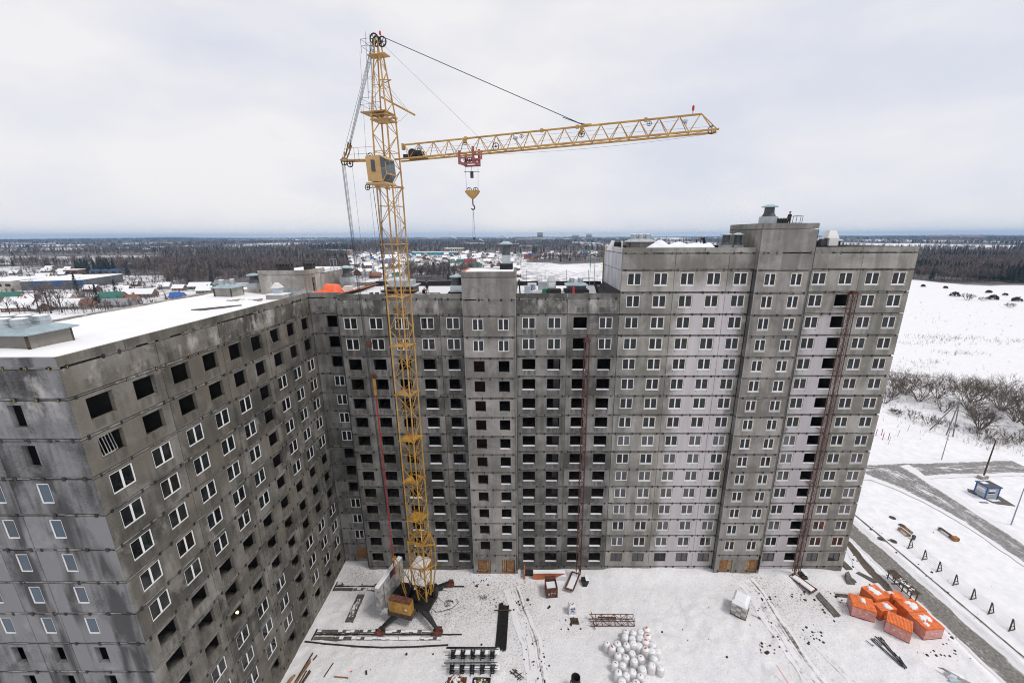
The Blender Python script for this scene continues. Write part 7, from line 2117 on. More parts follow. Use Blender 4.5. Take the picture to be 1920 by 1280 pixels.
for y in (3.6, 4.8): rl.tube((23.0, y, z0), (23.05, y, z0 + 1.3), .03, 4)
for h in (.5, 1.3): rl.tube((23.0, 2.4, z0 + h), (23.0, 4.8, z0 + h), .025, 4)
rl.obj('rail', M['ductdark'], t)
t = thing('canisters', 'cluster of dark canisters beside the man on the highest riser', 'canister', (20.8, 3, zt + 5.2))
for i in range(4): MB().lathe((20.0 + .33 * i, 2.4), [(.16, zt + 5.2), (.16, zt + 6.1), (.08, zt + 6.25)], 8).obj('canister', M['black'], t)

# ------------------------------------------------------------------ people (one skinned body each)
def person(x, y, z, rz, joints, label, hat=None, s=1.0):
    """joints: dict name -> (x, y, z, radius) in metres, standing figure about 1.78 tall"""
    E = [('pelvis', 'belly'), ('belly', 'chest'), ('chest', 'neck'), ('neck', 'head'), ('head', 'crown')]
    for sd_ in 'lr':
        E += [('pelvis', 'hip' + sd_), ('hip' + sd_, 'knee' + sd_), ('knee' + sd_, 'ankle' + sd_), ('ankle' + sd_, 'toe' + sd_), ('chest', 'sho' + sd_), ('sho' + sd_, 'elb' + sd_), ('elb' + sd_, 'wri' + sd_), ('wri' + sd_, 'hand' + sd_)]
    names = ['pelvis'] + [n for n in joints if n != 'pelvis']
    me = bpy.data.meshes.new('person')
    me.from_pydata([tuple(c * s for c in joints[n][:3]) for n in names], [(names.index(a), names.index(b)) for a, b in E], [])
    o = link('person', me)
    md = o.modifiers.new('skin', 'SKIN')
    sv = me.skin_vertices[0].data
    for i, n in enumerate(names): sv[i].radius = (joints[n][3] * s,) * 2; sv[i].use_root = (n == 'pelvis')
    o.modifiers.new('sub', 'SUBSURF').levels = 1
    dg = bpy.context.evaluated_depsgraph_get(); dg.update()
    m2 = bpy.data.meshes.new_from_object(o.evaluated_get(dg))
    bpy.data.objects.remove(o)
    m2.materials.clear(); m2.materials.append(M['clothdark']); m2.materials.append(M['skin'])
    hp = Vector(joints['head'][:3]) * s
    hands = [Vector(joints[q][:3]) * s for q in ('handl', 'handr')]
    for f in m2.polygons:
        f.use_smooth = True
        if (f.center - hp).length < .14 * s or any((f.center - q).length < .075 * s for q in hands): f.material_index = 1
    t = thing('person', label, 'person', (x, y, z))
    t.rotation_euler = (0, 0, rz)
    link('body', m2, t)
    hc = Vector(joints['crown'][:3]) * s
    MB().lathe((0, 0), [(.125 * s, -.03), (.13 * s, .02), (.10 * s, .08), (.04 * s, .11)], 10).obj('helmet' if hat == 'helmet' else 'cap', M[hat or 'clothdark'], t, at=WL[t.name]).location = hc - Vector((0, 0, .03))
    for c in t.children:
        if c.name.startswith(('helmet', 'cap')):
            for v in c.data.vertices: v.co += WL[t.name]
    return t
def stand(**k):
    j = dict(pelvis=(0, 0, .95, .14), belly=(0, 0, 1.12, .145), chest=(0, 0, 1.34, .16), neck=(0, -.01, 1.52, .065), head=(0, -.02, 1.64, .095), crown=(0, -.02, 1.74, .075))
    for s_, q in (('l', 1), ('r', -1)):
        j.update({'hip' + s_: (.1 * q, 0, .88, .1), 'knee' + s_: (.11 * q, -.02, .48, .075), 'ankle' + s_: (.12 * q, .02, .09, .05), 'toe' + s_: (.13 * q, -.14, .04, .045), 'sho' + s_: (.2 * q, 0, 1.42, .075), 'elb' + s_: (.27 * q, .03, 1.14, .055), 'wri' + s_: (.25 * q, -.08, .92, .042), 'hand' + s_: (.25 * q, -.11, .83, .04)})
    j.update(k); return j
person(-25.6, 4.6, ZM + .02, .3, stand(), 'worker in dark clothes standing on the bright middle roof right of the crane mast', 'clothdark')
crouch = stand(pelvis=(0, .1, .42, .15), belly=(0, .02, .58, .15), chest=(0, -.12, .78, .16), neck=(0, -.24, .9, .065), head=(0, -.32, .98, .095), crown=(0, -.35, 1.08, .075),
               hipl=(.11, .06, .40, .11), hipr=(-.11, .06, .40, .11), kneel=(.17, -.3, .46, .08), kneer=(-.17, -.3, .46, .08), anklel=(.15, -.02, .08, .05), ankler=(-.15, -.02, .08, .05), toel=(.15, -.2, .04, .045), toer=(-.15, -.2, .04, .045),
               shol=(.2, -.16, .82, .075), shor=(-.2, -.16, .82, .075), elbl=(.26, -.34, .58, .055), elbr=(-.26, -.34, .58, .055), wril=(.18, -.5, .34, .042), wrir=(-.18, -.5, .34, .042), handl=(.15, -.55, .25, .04), handr=(-.15, -.55, .25, .04))
person(-25.3, 1.6, ZM + .02, .4, crouch, 'worker with an orange helmet crouching over felt on the middle roof', 'helmet')
bend = stand(belly=(0, -.06, 1.1, .16), chest=(0, -.24, 1.28, .17), neck=(0, -.4, 1.36, .065), head=(0, -.5, 1.36, .095), crown=(0, -.58, 1.40, .075), shol=(.2, -.26, 1.32, .08), shor=(-.2, -.26, 1.32, .08), elbl=(.24, -.4, 1.05, .055), elbr=(-.24, -.4, 1.05, .055), wril=(.2, -.5, .82, .042), wrir=(-.2, -.5, .82, .042), handl=(.2, -.52, .74, .04), handr=(-.2, -.52, .74, .04))
person(11.3, 3.2, ZT + .35, -1.2, bend, 'man in black bending down behind the snow heaps of the tallest roof', 'clothdark')
person(21.25, 2.2, zt + 5.2, -1.2, stand(elbl=(.25, -.05, 1.16, .055), wril=(.18, -.26, 1.1, .042), handl=(.15, -.34, 1.12, .04)), 'man in dark overalls standing by canisters on top of the highest riser', 'clothdark')

# ------------------------------------------------------------------ trees and shrubs that can be told apart
def branchy(mb, p, d, L, r, depth, rs, mi=0, spread=.6, up=.25, n=3):
    e = p + d * L
    mb.tube(p, e, r, 4 if depth > 1 else 3, mi, r * .6)
    if depth == 0: return
    for i in range(n):
        a = Vector((rs.gauss(0, 1), rs.gauss(0, 1), rs.gauss(0, 1))).normalized()
        nd = (d + a * spread + Vector((0, 0, up))).normalized()
        q = p + d * L * rs.uniform(.45, 1.0)
        branchy(mb, q, nd, L * rs.uniform(.6, .85), max(r * .55, .022) if L > .3 else r * .55, depth - 1, rs, mi, spread, up, n)
def shrub_mesh(seed, h, stems, mat, depth=3, spread=.55, up=.12, n=3, r=.07):
    key = ('shrub', seed)
    if key in MESH: return MESH[key]
    rs = random.Random(seed); mb = MB()
    for i in range(stems):
        a = 2 * PI * (i + rs.random()) / stems
        d = Vector((math.cos(a) * rs.uniform(.3, .9), math.sin(a) * rs.uniform(.3, .9), rs.uniform(.6, 1.1))).normalized()
        branchy(mb, Vector((.25 * math.cos(a), .25 * math.sin(a), -.2)), d, h * rs.uniform(.36, .5), r, depth, rs, 0, spread, up, n)
    me = bpy.data.meshes.new('branches'); me.from_pydata([tuple(v) for v in mb.v], [], mb.f); me.materials.append(mat)
    MESH[key] = me
    return me
def shrub(x, y, seed, h, stems, mat, label, name='willow_shrub', sc_=1.0, group=None, **k):
    t = thing(name, label, 'shrub', (x, y, float(gz(x, y))), group)
    o = link('branches', shrub_mesh(seed, h, stems, mat, **k), t); o.rotation_euler = (0, 0, rnd.uniform(0, 6)); o.scale = (sc_,) * 3
    return t
WIL = [(110.1, 67.3, 1, 7.2, 10, 'large spreading willow shrub whose dark stem foot shows in the snow'), (118.4, 60.6, 2, 8.6, 13, 'largest willow shrub, dome shaped, behind the timber power pole'), (118.0, 69.6, 3, 6.6, 8, 'willow shrub with thin upright stems between the two largest ones'), (109.6, 59.1, 4, 4.2, 5, 'small willow with one long arching branch over the snow'), (108.6, 48.1, 5, 5.2, 14, 'low dense round shrub in front of the willows'), (123.2, 52.6, 6, 7.0, 10, 'dark tall willow at the edge of the picture'), (98.0, 65.7, 7, 5.0, 6, 'thin leaning bush at the foot of the gable'), (104, 70.5, 3, 6.4, 9, 'brown willow thicket end nearest to the tall block'), (111, 73.5, 1, 5.6, 8, 'brown willow half hidden behind the large spreading one'), (127.4, 59.9, 2, 7.0, 11, 'big dark willow clump below the ditch'), (125, 66, 3, 6.4, 9, 'pale willow clump between the dome shaped one and the ditch'), (131, 58, 6, 7.2, 10, 'last dark willow clump along the ditch'), (120, 46.0, 6, 5.6, 9, 'dark shrub at the picture edge above the bare sapling thicket')]
for x, y, sd_, h, st_, lb in WIL:
    shrub(x, y, sd_, h * 1.2, int(st_ * 1.15), M['twig2'] if sd_ in (1, 2) else M['twig'], lb, depth=4, r=.10, n=3, spread=.7)
for i, (x, y) in enumerate(((97.1, 50.6), (98.9, 50.6), (97.9, 56.0), (110.1, 72.5), (104.1, 45.7), (107.7, 41.2), (100.5, 47.5), (101, 51.5), (95.5, 53.5), (103, 42.5), (106, 43.5), (109, 39.5), (112, 42), (114, 40.5), (111, 37.5), (104.5, 39.6), (116, 44))):
    shrub(x, y, 20 + i % 4, 2.6, 6, M['twig'], 'small thin bare bush at the snowy edge below the willows', 'bare_bush', rnd.uniform(.7, 1.25), 'small bare bushes along the field edge', depth=3, r=.03)
shrub(94.4, 57.7, 31, 2.0, 16, M['twigred'], 'low reddish dogwood bush next to the gable of the tall block', 'dogwood_bush', 1.0, depth=3, r=.02)
for x, y, s_, lb in ((381.0, 358.3, 1.0, 'small dark round bush farthest up the white field'), (389.7, 344.6, 1.0, 'small dark bush near the wood, second from the block'), (345.8, 291.9, 1.7, 'dark round evergreen bush in the middle of the white field'), (395.3, 311.5, 1.1, 'dark bush close to the wood in the middle of the field edge'), (357.0, 273.0, 1.7, 'dark round evergreen bush alone on the white field'), (392.0, 295.8, .9, 'little dark bush close to the wood'), (365.6, 264.2, 1.6, 'spreading dark evergreen bush nearest to the picture edge')):
    t = thing('juniper_bush', lb, 'shrub', (x, y, float(gz(x, y))))
    rs = random.Random(int(x)); mb = MB()
    for i in range(160):
        v = Vector((rs.gauss(0, 1), rs.gauss(0, 1), abs(rs.gauss(0, .9)))).normalized() * rs.uniform(.6, 1.0) * 1.9 * s_
        a = Vector((rs.gauss(0, 1), rs.gauss(0, 1), rs.gauss(0, 1))).normalized() * .5 * s_
        mb.add([v + Vector((0, 0, .3)) - a, v + Vector((0, 0, .3)) + a, v * 1.15 + Vector((0, 0, .8))], [(0, 1, 2)])
    me = bpy.data.meshes.new('foliage'); me.from_pydata([tuple(v) for v in mb.v], [], mb.f); me.materials.append(M['needle']); link('foliage', me, t)
for x, y, s_, lb in ((335.2, 271.2, 2.6, 'largest bare bush on the white field, pale and wide'), (344, 268, 1.6, 'faint bare bush beside the largest one on the white field'), (328.6, 236.2, 1.7, 'bare grey bush nearest on the white field by the picture edge')):
    shrub(x, y, 24, 2.6, 10, M['twig'], lb, 'bare_bush', s_, depth=3, r=.03)
# dry weeds of the field
wd = MB(); rs = random.Random(6)
for (cx_, cy_, sx, sy, n) in ((190, 150, 8, 4, 60), (203, 147, 9, 3, 90), (222, 140, 10, 3, 80), (240, 130, 12, 3, 70), (180, 138, 12, 3, 60), (135, 100, 5, 2, 40), (150, 108, 5, 2, 45), (175, 120, 6, 2, 60), (112, 84, 6, 4, 60), (106, 74, 5, 4, 60), (100, 60, 4, 4, 80), (99, 52, 4, 4, 90), (106, 46, 4, 4, 150), (112, 42, 5, 3, 150), (104, 40, 4, 2, 90), (128, 90, 10, 2, 120), (140, 82, 3, 8, 60), (150, 75, 20, 15, 90), (250, 200, 60, 40, 160)):
    for _ in range(n):
        x, y = rs.gauss(cx_, sx), rs.gauss(cy_, sy)
        z = float(G0) + .0; h = rs.uniform(.3, 1.1) * (1 + cx_ / 300); w_ = .025 + cx_ / 9000
        for q in range(3):
            a = rs.uniform(0, 6.28); e = Vector((x + .35 * h * math.cos(a), y + .35 * h * math.sin(a), z + h))
            wd.add([(x - w_, y, z - .5), (x + w_, y, z - .5), e], [(0, 1, 2)])
tag(wd.obj('dry_weeds', M['twig']), 'dry brown weeds standing out of the snow of the fields', None, None, 'stuff')

def bare_tree(x, y, h, label, seed, group=None, birch=False, name='bare_tree', z=None):
    t = thing(name, label, 'tree', (x, y, float(gz(x, y)) if z is None else z), group)
    key = ('btree', seed, birch)
    if key not in MESH:
        rs = random.Random(seed)
        tr = MB().tube((0, 0, -.5), (.02, .01, .55), .022, 6, 0, .014)
        mb = MB()
        for i in range(9):
            a = rs.uniform(0, 6.28); zz = rs.uniform(.22, .6)
            branchy(mb, Vector((0, 0, zz)), Vector((math.cos(a) * .5, math.sin(a) * .5, rs.uniform(.5, 1))).normalized(), .2, .008, 3, rs, 0, .5, .3, 3)
        me = bpy.data.meshes.new('trunk'); me.from_pydata([tuple(v) for v in tr.v], [], tr.f); me.materials.append(M['birch'] if birch else M['bark'])
        m2 = bpy.data.meshes.new('crown'); m2.from_pydata([tuple(v) for v in mb.v], [], mb.f); m2.materials.append(M['twig'])
        MESH[key] = (me, m2)
    for n, me in zip(('trunk', 'crown'), MESH[key]):
        o = link(n, me, t); o.scale = (h, h, h); o.rotation_euler = (0, 0, seed * 1.3 + x)
    return t
def spruce(x, y, h, label, seed, group=None):
    t = thing('spruce_tree', label, 'tree', (x, y, float(gz(x, y))), group)
    key = ('spruce', seed)
    if key not in MESH:
        rs = random.Random(seed)
        tr = MB().tube((0, 0, -.05), (0, 0, .9), .018, 5, 0, .004)
        mb = MB()
        for i in range(260):
            f = rs.random() ** .8; z = .08 + .9 * f; R_ = .2 * (1 - f) ** .8 + .012
            a = rs.uniform(0, 6.28); r0 = R_ * rs.uniform(.2, .55)
            p0 = Vector((r0 * math.cos(a), r0 * math.sin(a), z)); p1 = Vector((R_ * rs.uniform(.8, 1.15) * math.cos(a), R_ * math.sin(a), z - .045 * rs.uniform(.4, 1.4)))
            s_ = Vector((-math.sin(a), math.cos(a), 0)) * .022 * rs.uniform(.7, 1.6)
            mb.add([p0 - s_, p0 + s_, p1], [(0, 1, 2)])
        me = bpy.data.meshes.new('trunk'); me.from_pydata([tuple(v) for v in tr.v], [], tr.f); me.materials.append(M['bark'])
        m2 = bpy.data.meshes.new('crown'); m2.from_pydata([tuple(v) for v in mb.v], [], mb.f); m2.materials.append(M['needle'])
        MESH[key] = (me, m2)
    for n, me in zip(('trunk', 'crown'), MESH[key]):
        o = link(n, me, t); o.scale = (h, h, h)
    return t
bare_tree(-338, 226, 26, 'big spreading bare tree rising among the nearest houses beyond the wing roof', 2)
bare_tree(-344, 224, 23, 'second stem of the big bare trees among the nearest houses', 3)
bare_tree(-333, 228, 22, 'third and thinnest of the big bare trees among the nearest houses', 4)
bare_tree(-362, 222, 15, 'grey bushy tree by the picture edge above the fan drums', 5)
spruce(-421, 322, 20, 'broad dark spruce standing before the snowy orchard', 1)
spruce(-327, 248, 18, 'tall slim dark spruce beside the green roofed house', 2)
spruce(-385, 321, 14, 'dark spruce next to the snowy gabled house', 3)
bare_tree(-330, 243, 15, 'pale birch leaning beside the tall slim spruce', 6, birch=True, name='birch_tree')
for i in range(26):
    bare_tree(-470 + 4.2 * i + rnd.uniform(-3, 3), 360 + 1.2 * i + rnd.uniform(-22, 22), rnd.uniform(8, 12), 'bare orchard tree standing in the snow behind the broad spruce', 2 + i % 4, 'orchard trees in the snow')

# ------------------------------------------------------------------ the settlement
HP = {}
RC = dict(snow=(.78, .785, .82), green=(.03, .16, .12), red=(.26, .035, .05), blue=(.03, .12, .42), grey=(.27, .29, .31), rust=(.26, .12, .075), teal=(.10, .40, .46))
for k, c in RC.items(): M['roof_' + k] = pm('roof_' + k, c, .7, var=.1, scale=.3) if k != 'snow' else M['snowroof']
WCOL = dict(ochre=(.36, .27, .17), brown=(.16, .09, .06), white=(.52, .52, .52), grey=(.24, .24, .25), brick=(.20, .11, .085), greenw=(.05, .13, .09), log=(.20, .14, .10), pink=(.55, .36, .28))
for k, c in WCOL.items(): M['hw_' + k] = pm('house_wall_' + k, c, .9, var=.1, scale=.4)
def house(x, y, rz, w, d, h, roof, wall, label, group=None, detail=True):
    """gabled house, ridge along its own x axis"""
    t = thing('village_house', label, 'house', (x, y, float(gz(x, y))), group)
    t.rotation_euler = (0, 0, rz)
    key = ('house', round(w), round(d), round(h, 1), roof, wall)
    if key not in MESH:
        wm, rm = MB(), MB()
        rh = d * .42
        wm.box(-w / 2, -d / 2, -1, w / 2, d / 2, h)
        for sx in (-1, 1): wm.add([(sx * w / 2, -d / 2, h), (sx * w / 2, d / 2, h), (sx * w / 2, 0, h + rh)], [(0, 1, 2) if sx > 0 else (2, 1, 0)])
        o = .55; rt = .32 if roof == 'snow' else .12
        for sy in (-1, 1):
            a = [(-w / 2 - o, sy * (d / 2 + o), h - rh * o / (d / 2)), (w / 2 + o, sy * (d / 2 + o), h - rh * o / (d / 2)), (w / 2 + o, 0, h + rh + .02), (-w / 2 - o, 0, h + rh + .02)]
            b = [(p[0], p[1], p[2] + rt) for p in a]
            rm.add(a + b, [(3, 2, 1, 0), (4, 5, 6, 7), (0, 1, 5, 4), (1, 2, 6, 5), (2, 3, 7, 6), (3, 0, 4, 7)] if sy < 0 else [(0, 1, 2, 3), (7, 6, 5, 4), (4, 5, 1, 0), (5, 6, 2, 1), (6, 7, 3, 2), (7, 4, 0, 3)])
        r_ = []
        for mb, m_ in ((wm, M['hw_' + wall]), (rm, M['roof_' + roof])):
            me = bpy.data.meshes.new('p'); me.from_pydata([tuple(v) for v in mb.v], [], mb.f); me.materials.append(m_); r_.append(me)
        MESH[key] = r_
    wl = link('wall', MESH[key][0], t); rf = link('roof', MESH[key][1], t)
    wm_ = simple_mesh('hwin', lambda mb: mb.box(-.55, -.04, -.75, .55, .04, .75).box(-.42, -.06, -.62, -.04, .03, .62, 1).box(.04, -.06, -.62, .42, .03, .62, 1), [M['white'], M['pane']], 'window')
    if detail:
        n = max(2, int(w / 3))
        for i in range(n):
            o = link('window', wm_, t); o.location = (-w / 2 + (i + .5) * w / n, -d / 2 - .02, h * .55)
        for sx in (-1, 1):
            for q in (-.22, .22):
                o = link('window', wm_, t); o.location = (sx * (w / 2 + .02), q * d, h * .55); o.rotation_euler = (0, 0, sx * PI / 2)
        o = link('chimney', simple_mesh('chim', lambda mb: mb.box(-.35, -.35, 0, .35, .35, 1.7), [M['hw_brick']], 'chimney'), t)
        o.location = (w * .18, d * .08, h + d * .36)
    return t
NEAR = [(-432, 281, .35, 14, 9, 4.0, 'green', 'ochre', 'ochre house with a green gable roof and three gable windows'), (-424, 287, .35, 9, 7, 2.5, 'snow', 'ochre', 'low ochre annexe with a snowy roof joined to the green gabled house'), (-390, 283, .1, 12, 6, 3.2, 'snow', 'pink', 'long low pinkish shed with a flat snowy roof'), (-332, 247, .25, 9, 8, 3.6, 'rust', 'ochre', 'yellow house with a rust coloured gable beside the slim spruce'), (-346, 247, .1, 20, 11, 2.4, 'snow', 'grey', 'wide snow covered roof sloping low before the yellow house'), (-342, 275, .1, 17, 10, 4.0, 'green', 'ochre', 'brick coloured house with a long dark green roof beyond the wing'), (-318, 252, .15, 22, 9, 2.6, 'grey', 'grey', 'long low shed with a bare grey sheet roof just beyond the wing parapet'), (-329, 277, .2, 8, 7, 3.0, 'rust', 'ochre', 'small house with an orange roof behind the long dark green roof'), (-383, 325, .25, 13, 10, 3.4, 'snow', 'brown', 'brown gabled house with one snowy and one green slope'), (-350, 307, .15, 24, 9, 3.2, 'snow', 'log', 'long log house under a thick snow roof below the wood'), (-372, 238, .3, 16, 12, 3.2, 'snow', 'brown', 'house with a broad steep white roof above the fan drums'), (-356, 236, -.4, 10, 8, 2.6, 'snow', 'brown', 'small snowy shed beside the big bare trees'), (-340, 364, .1, 20, 8, 3.0, 'snow', 'greenw', 'long snowy roof with a green wall near the edge of the wood'), (-326, 375, .2, 12, 8, 4.2, 'grey', 'ochre', 'ochre house with a grey roof next to the fan shaft, below the wood'), (-352, 352, .1, 10, 7, 2.6, 'snow', 'brown', 'small dark shed with a snow roof near the edge of the wood'), (-303, 290, .2, 9, 7, 2.8, 'blue', 'grey', 'small shed with a dark blue cover beyond the wing parapet'), (-375, 300, .2, 16, 3, 2.0, 'snow', 'greenw', 'long green garden fence shed with snow on it'), (-405, 262, .3, 11, 8, 2.8, 'snow', 'log', 'snowy log shed before the green gabled house'), (-388, 252, .1, 13, 9, 2.8, 'snow', 'brown', 'brown shed with a white roof below the pinkish shed'), (-310, 330, .2, 12, 8, 3.0, 'snow', 'log', 'snowy log cottage before the edge of the wood'), (-296, 345, .15, 11, 8, 3.2, 'grey', 'log', 'log cottage with a grey roof before the edge of the wood')]
for a in NEAR: house(*a)
def hall(x0, y0, x1, y1, dpt, h, wall, label, band=None, cat='warehouse', name='warehouse', roof='snow'):
    t = thing(name, label, cat, ((x0 + x1) / 2, (y0 + y1) / 2, G0))
    L = math.hypot(x1 - x0, y1 - y0); ang = math.atan2(y1 - y0, x1 - x0)
    nrm = (-math.sin(ang), math.cos(ang))
    c = ((x0 + x1) / 2 + nrm[0] * dpt / 2, (y0 + y1) / 2 + nrm[1] * dpt / 2)
    MB().obox(c, ang, L / 2, dpt / 2, G0 - 1, h).obj('wall', wall, t)
    MB().obox(c, ang, L / 2 + .3, dpt / 2 + .3, h + .003, h + .7, 0, .98, .96).obj('roof', M['roof_' + roof], t)
    n = int(L / 7)
    for i in range(n):
        q = -L / 2 + (i + .5) * L / n
        cc = ((x0 + x1) / 2 + math.cos(ang) * q - nrm[0] * .15, (y0 + y1) / 2 + math.sin(ang) * q - nrm[1] * .15)
        if band: MB().obox(cc, ang, L / n / 2 - .1, .12, h * .45, h - .1).obj('wall_panel', band[i % len(band)], t)
        else: MB().obox(cc, ang, L / n * .28, .1, h * .4, h * .7).obj('window', M['pane'], t)
    return t
M['bluewall'] = pm('blue_cladding', (.02, .12, .36), .6, var=.15, scale=.2)
M['greywall'] = pm('grey_cladding', (.15, .16, .18), .7, var=.2, scale=.2)
M['palewall'] = pm('pale_wall', (.52, .48, .42), .8, var=.12, scale=.2)
M['tealwall'] = pm('teal_cladding', (.05, .30, .36), .6, var=.15, scale=.2)
M['pinkwall'] = pm('rose_panels', (.55, .37, .31), .8, var=.1, scale=.1)
hall(-508, 352, -462, 368, 70, 8.0, M['greywall'], 'large warehouse with a broad snowy roof and blue front panels', [M['greywall'], M['bluewall'], M['greywall'], M['bluewall']])
hall(-560, 345, -516, 352, 50, 8.5, M['palewall'], 'pale brick warehouse with a snowy roof joined to the blue fronted one')
hall(-608, 515, -572, 527, 16, 6, M['greywall'], 'long low dark blue roofed shed before the edge of the wood', None, roof='blue')
hall(-640, 512, -624, 516, 14, 7, M['hw_brick'], 'small brick shed by the dark blue roofed one', None)
hall(-700, 620, -655, 640, 30, 7, M['greywall'], 'distant grey warehouse with a snowy roof at the foot of the forest', [M['greywall'], M['tealwall']])
hall(-690, 1335, -566, 1245, 30, 9, M['palewall'], 'long white factory shed before the dark spruce stand far off', None)
hall(-330, 1120, -205, 1135, 22, 7, M['tealwall'], 'long shed with turquoise front panels beyond the settlement', [M['tealwall'], M['roof_teal'], M['tealwall']])
hall(-258, 1250, -204, 1284, 16, 15, M['palewall'], 'five storey pale block of flats with a snowy roof in the settlement', None, 'building', 'distant_block')
hall(-38, 1640, 40, 1632, 26, 13, M['palewall'], 'long pale school building with a blue front beyond the settlement', [M['palewall'], M['palewall'], M['bluewall'], M['bluewall'], M['palewall'], M['palewall'], M['palewall']], 'building', 'distant_block')
hall(-150, 1980, -40, 1990, 40, 12, M['hw_brick'], 'reddish factory with snowy roofs far beyond the settlement', None)
hall(-330, 2200, -230, 2230, 40, 14, M['palewall'], 'white topped factory hall far beyond the settlement', None)
for (x0, y0, x1, y1, h, lb) in ((-85, 3320, 30, 3300, 30, 'pale row of distant apartment blocks on the horizon'), (40, 3500, 120, 3490, 34, 'second pale row of distant apartment blocks beside the tower'), (128, 5110, 192, 5100, 92, 'single tall pale tower block on the horizon'), (560, 5200, 640, 5180, 60, 'distant white block on the horizon above the field'), (760, 5400, 830, 5390, 75, 'pale distant tower pair on the horizon above the field'), (300, 4300, 380, 4290, 30, 'small pale block among the far trees'), (3760, 3925, 3910, 3860, 42, 'row of rose coloured distant apartment blocks beyond the tall block'), (3690, 3580, 3815, 3530, 40, 'second row of rose coloured distant blocks near the picture edge')):
    hall(x0, y0, x1, y1, 30, h, M['pinkwall'] if 'rose' in lb else M['palewall'], lb, None, 'building', 'distant_block')
# the cottages of the settlement
rs = random.Random(77)
pos = []
def clear(x, y, d): return all((x - a) ** 2 + (y - b) ** 2 > d * d for a, b in pos)
ROOFL = {'green': 'small cottage with a dark green roof among the snowy roofs', 'red': 'cottage with a dark red roof among the snowy roofs', 'blue': 'cottage with a bright blue roof among the snowy roofs', 'grey': 'cottage with a bare grey roof among the snowy roofs', 'rust': 'cottage with an orange brown roof among the snowy roofs', 'snow': 'small cottage with a thick white snow roof in the far settlement'}
SPEC = [(-110, 690, .2, 20, 13, 6.5, 'red', 'pink', 'large house with a wine red roof and rose gable in the settlement'), (-138, 672, .1, 15, 11, 5, 'green', 'ochre', 'house with a bright green roof in front of the large wine red one'), (-128, 705, .1, 16, 11, 6, 'green', 'white', 'house with a green roof beside the wine red one, the farther of two'), (-98, 655, .0, 12, 9, 4, 'green', 'pink', 'low house with a green roof just below the wine red one'), (-170, 655, .2, 14, 12, 4.5, 'snow', 'ochre', 'house with an orange gable at the near edge of the settlement'), (-187, 690, .1, 20, 12, 5, 'grey', 'grey', 'wide house with a slate grey roof in the settlement'), (-40, 690, .1, 13, 12, 8, 'snow', 'white', 'tall white two storey house with many windows near the riser top'), (-280, 790, .2, 24, 16, 9, 'snow', 'white', 'biggest white house with several snowy gables, left of the crane'), (-262, 735, .1, 12, 10, 4, 'blue', 'white', 'house with a vivid blue roof left of the crane mast'), (-275, 640, .8, 13, 11, 5, 'snow', 'brown', 'brown gabled house with white windows left of the crane mast'), (-8, 905, .2, 15, 10, 5, 'red', 'brick', 'house with a crimson roof behind the chimney ventilator'), (6, 850, .1, 16, 11, 5, 'rust', 'pink', 'house with an orange roof and rose wall before the crimson roof'), (2, 985, .1, 14, 10, 5, 'blue', 'white', 'house with a blue roof behind the crimson one'), (-60, 940, .2, 14, 12, 8, 'snow', 'ochre', 'tall ochre house with a snowy roof far in the settlement')]
for a in SPEC: house(*a); pos.append((a[0], a[1]))
n = 0
while n < 190:
    dy = 520 * (1500 / 520) ** (rs.random() ** 1.15); u = rs.uniform(632, 1128)
    x, y = CAM.x + (u - 983) / 799 * dy, CAM.y + dy
    if u > 965 and dy < 760: continue
    if u > 930 and 740 < dy < 1000: continue
    if 740 < u < 890 and dy < 600: continue
    if not clear(x, y, 17): continue
    if float(forest_w(x, y)) > .4: continue
    pos.append((x, y)); n += 1
    roof = 'snow' if rs.random() < .80 else rs.choice(['green', 'red', 'blue', 'grey', 'grey', 'rust'])
    wall = rs.choice(['brown', 'white', 'grey', 'log', 'ochre', 'brick', 'log', 'brown'])
    w_, d_, h_ = rs.choice(((9, 8, 3.2), (12, 9, 3.6), (10, 9, 5.2), (14, 9, 3.2), (8, 7, 2.6)))
    house(x, y, rs.choice([.15, .2, 1.7, 1.75, .1]) + rs.uniform(-.1, .1), w_, d_, h_, roof, wall, ROOFL[roof], 'cottages of the far settlement, roof ' + roof, detail=False)
for i in range(24):
    u = rs.uniform(0, 290); dy = rs.uniform(380, 700)
    x, y = CAM.x + (u - 983) / 799 * dy, CAM.y + dy
    if not clear(x, y, 22) or float(forest_w(x, y)) > .3 or (-580 < x < -455 and 330 < y < 445): continue
    pos.append((x, y))
    house(x, y, rs.uniform(.1, .4), rs.choice([8, 10, 13]), 8, 3, 'snow', rs.choice(['brown', 'log', 'grey']), 'snowy cottage beyond the wing among orchard trees', 'cottages beyond the wing', detail=False)

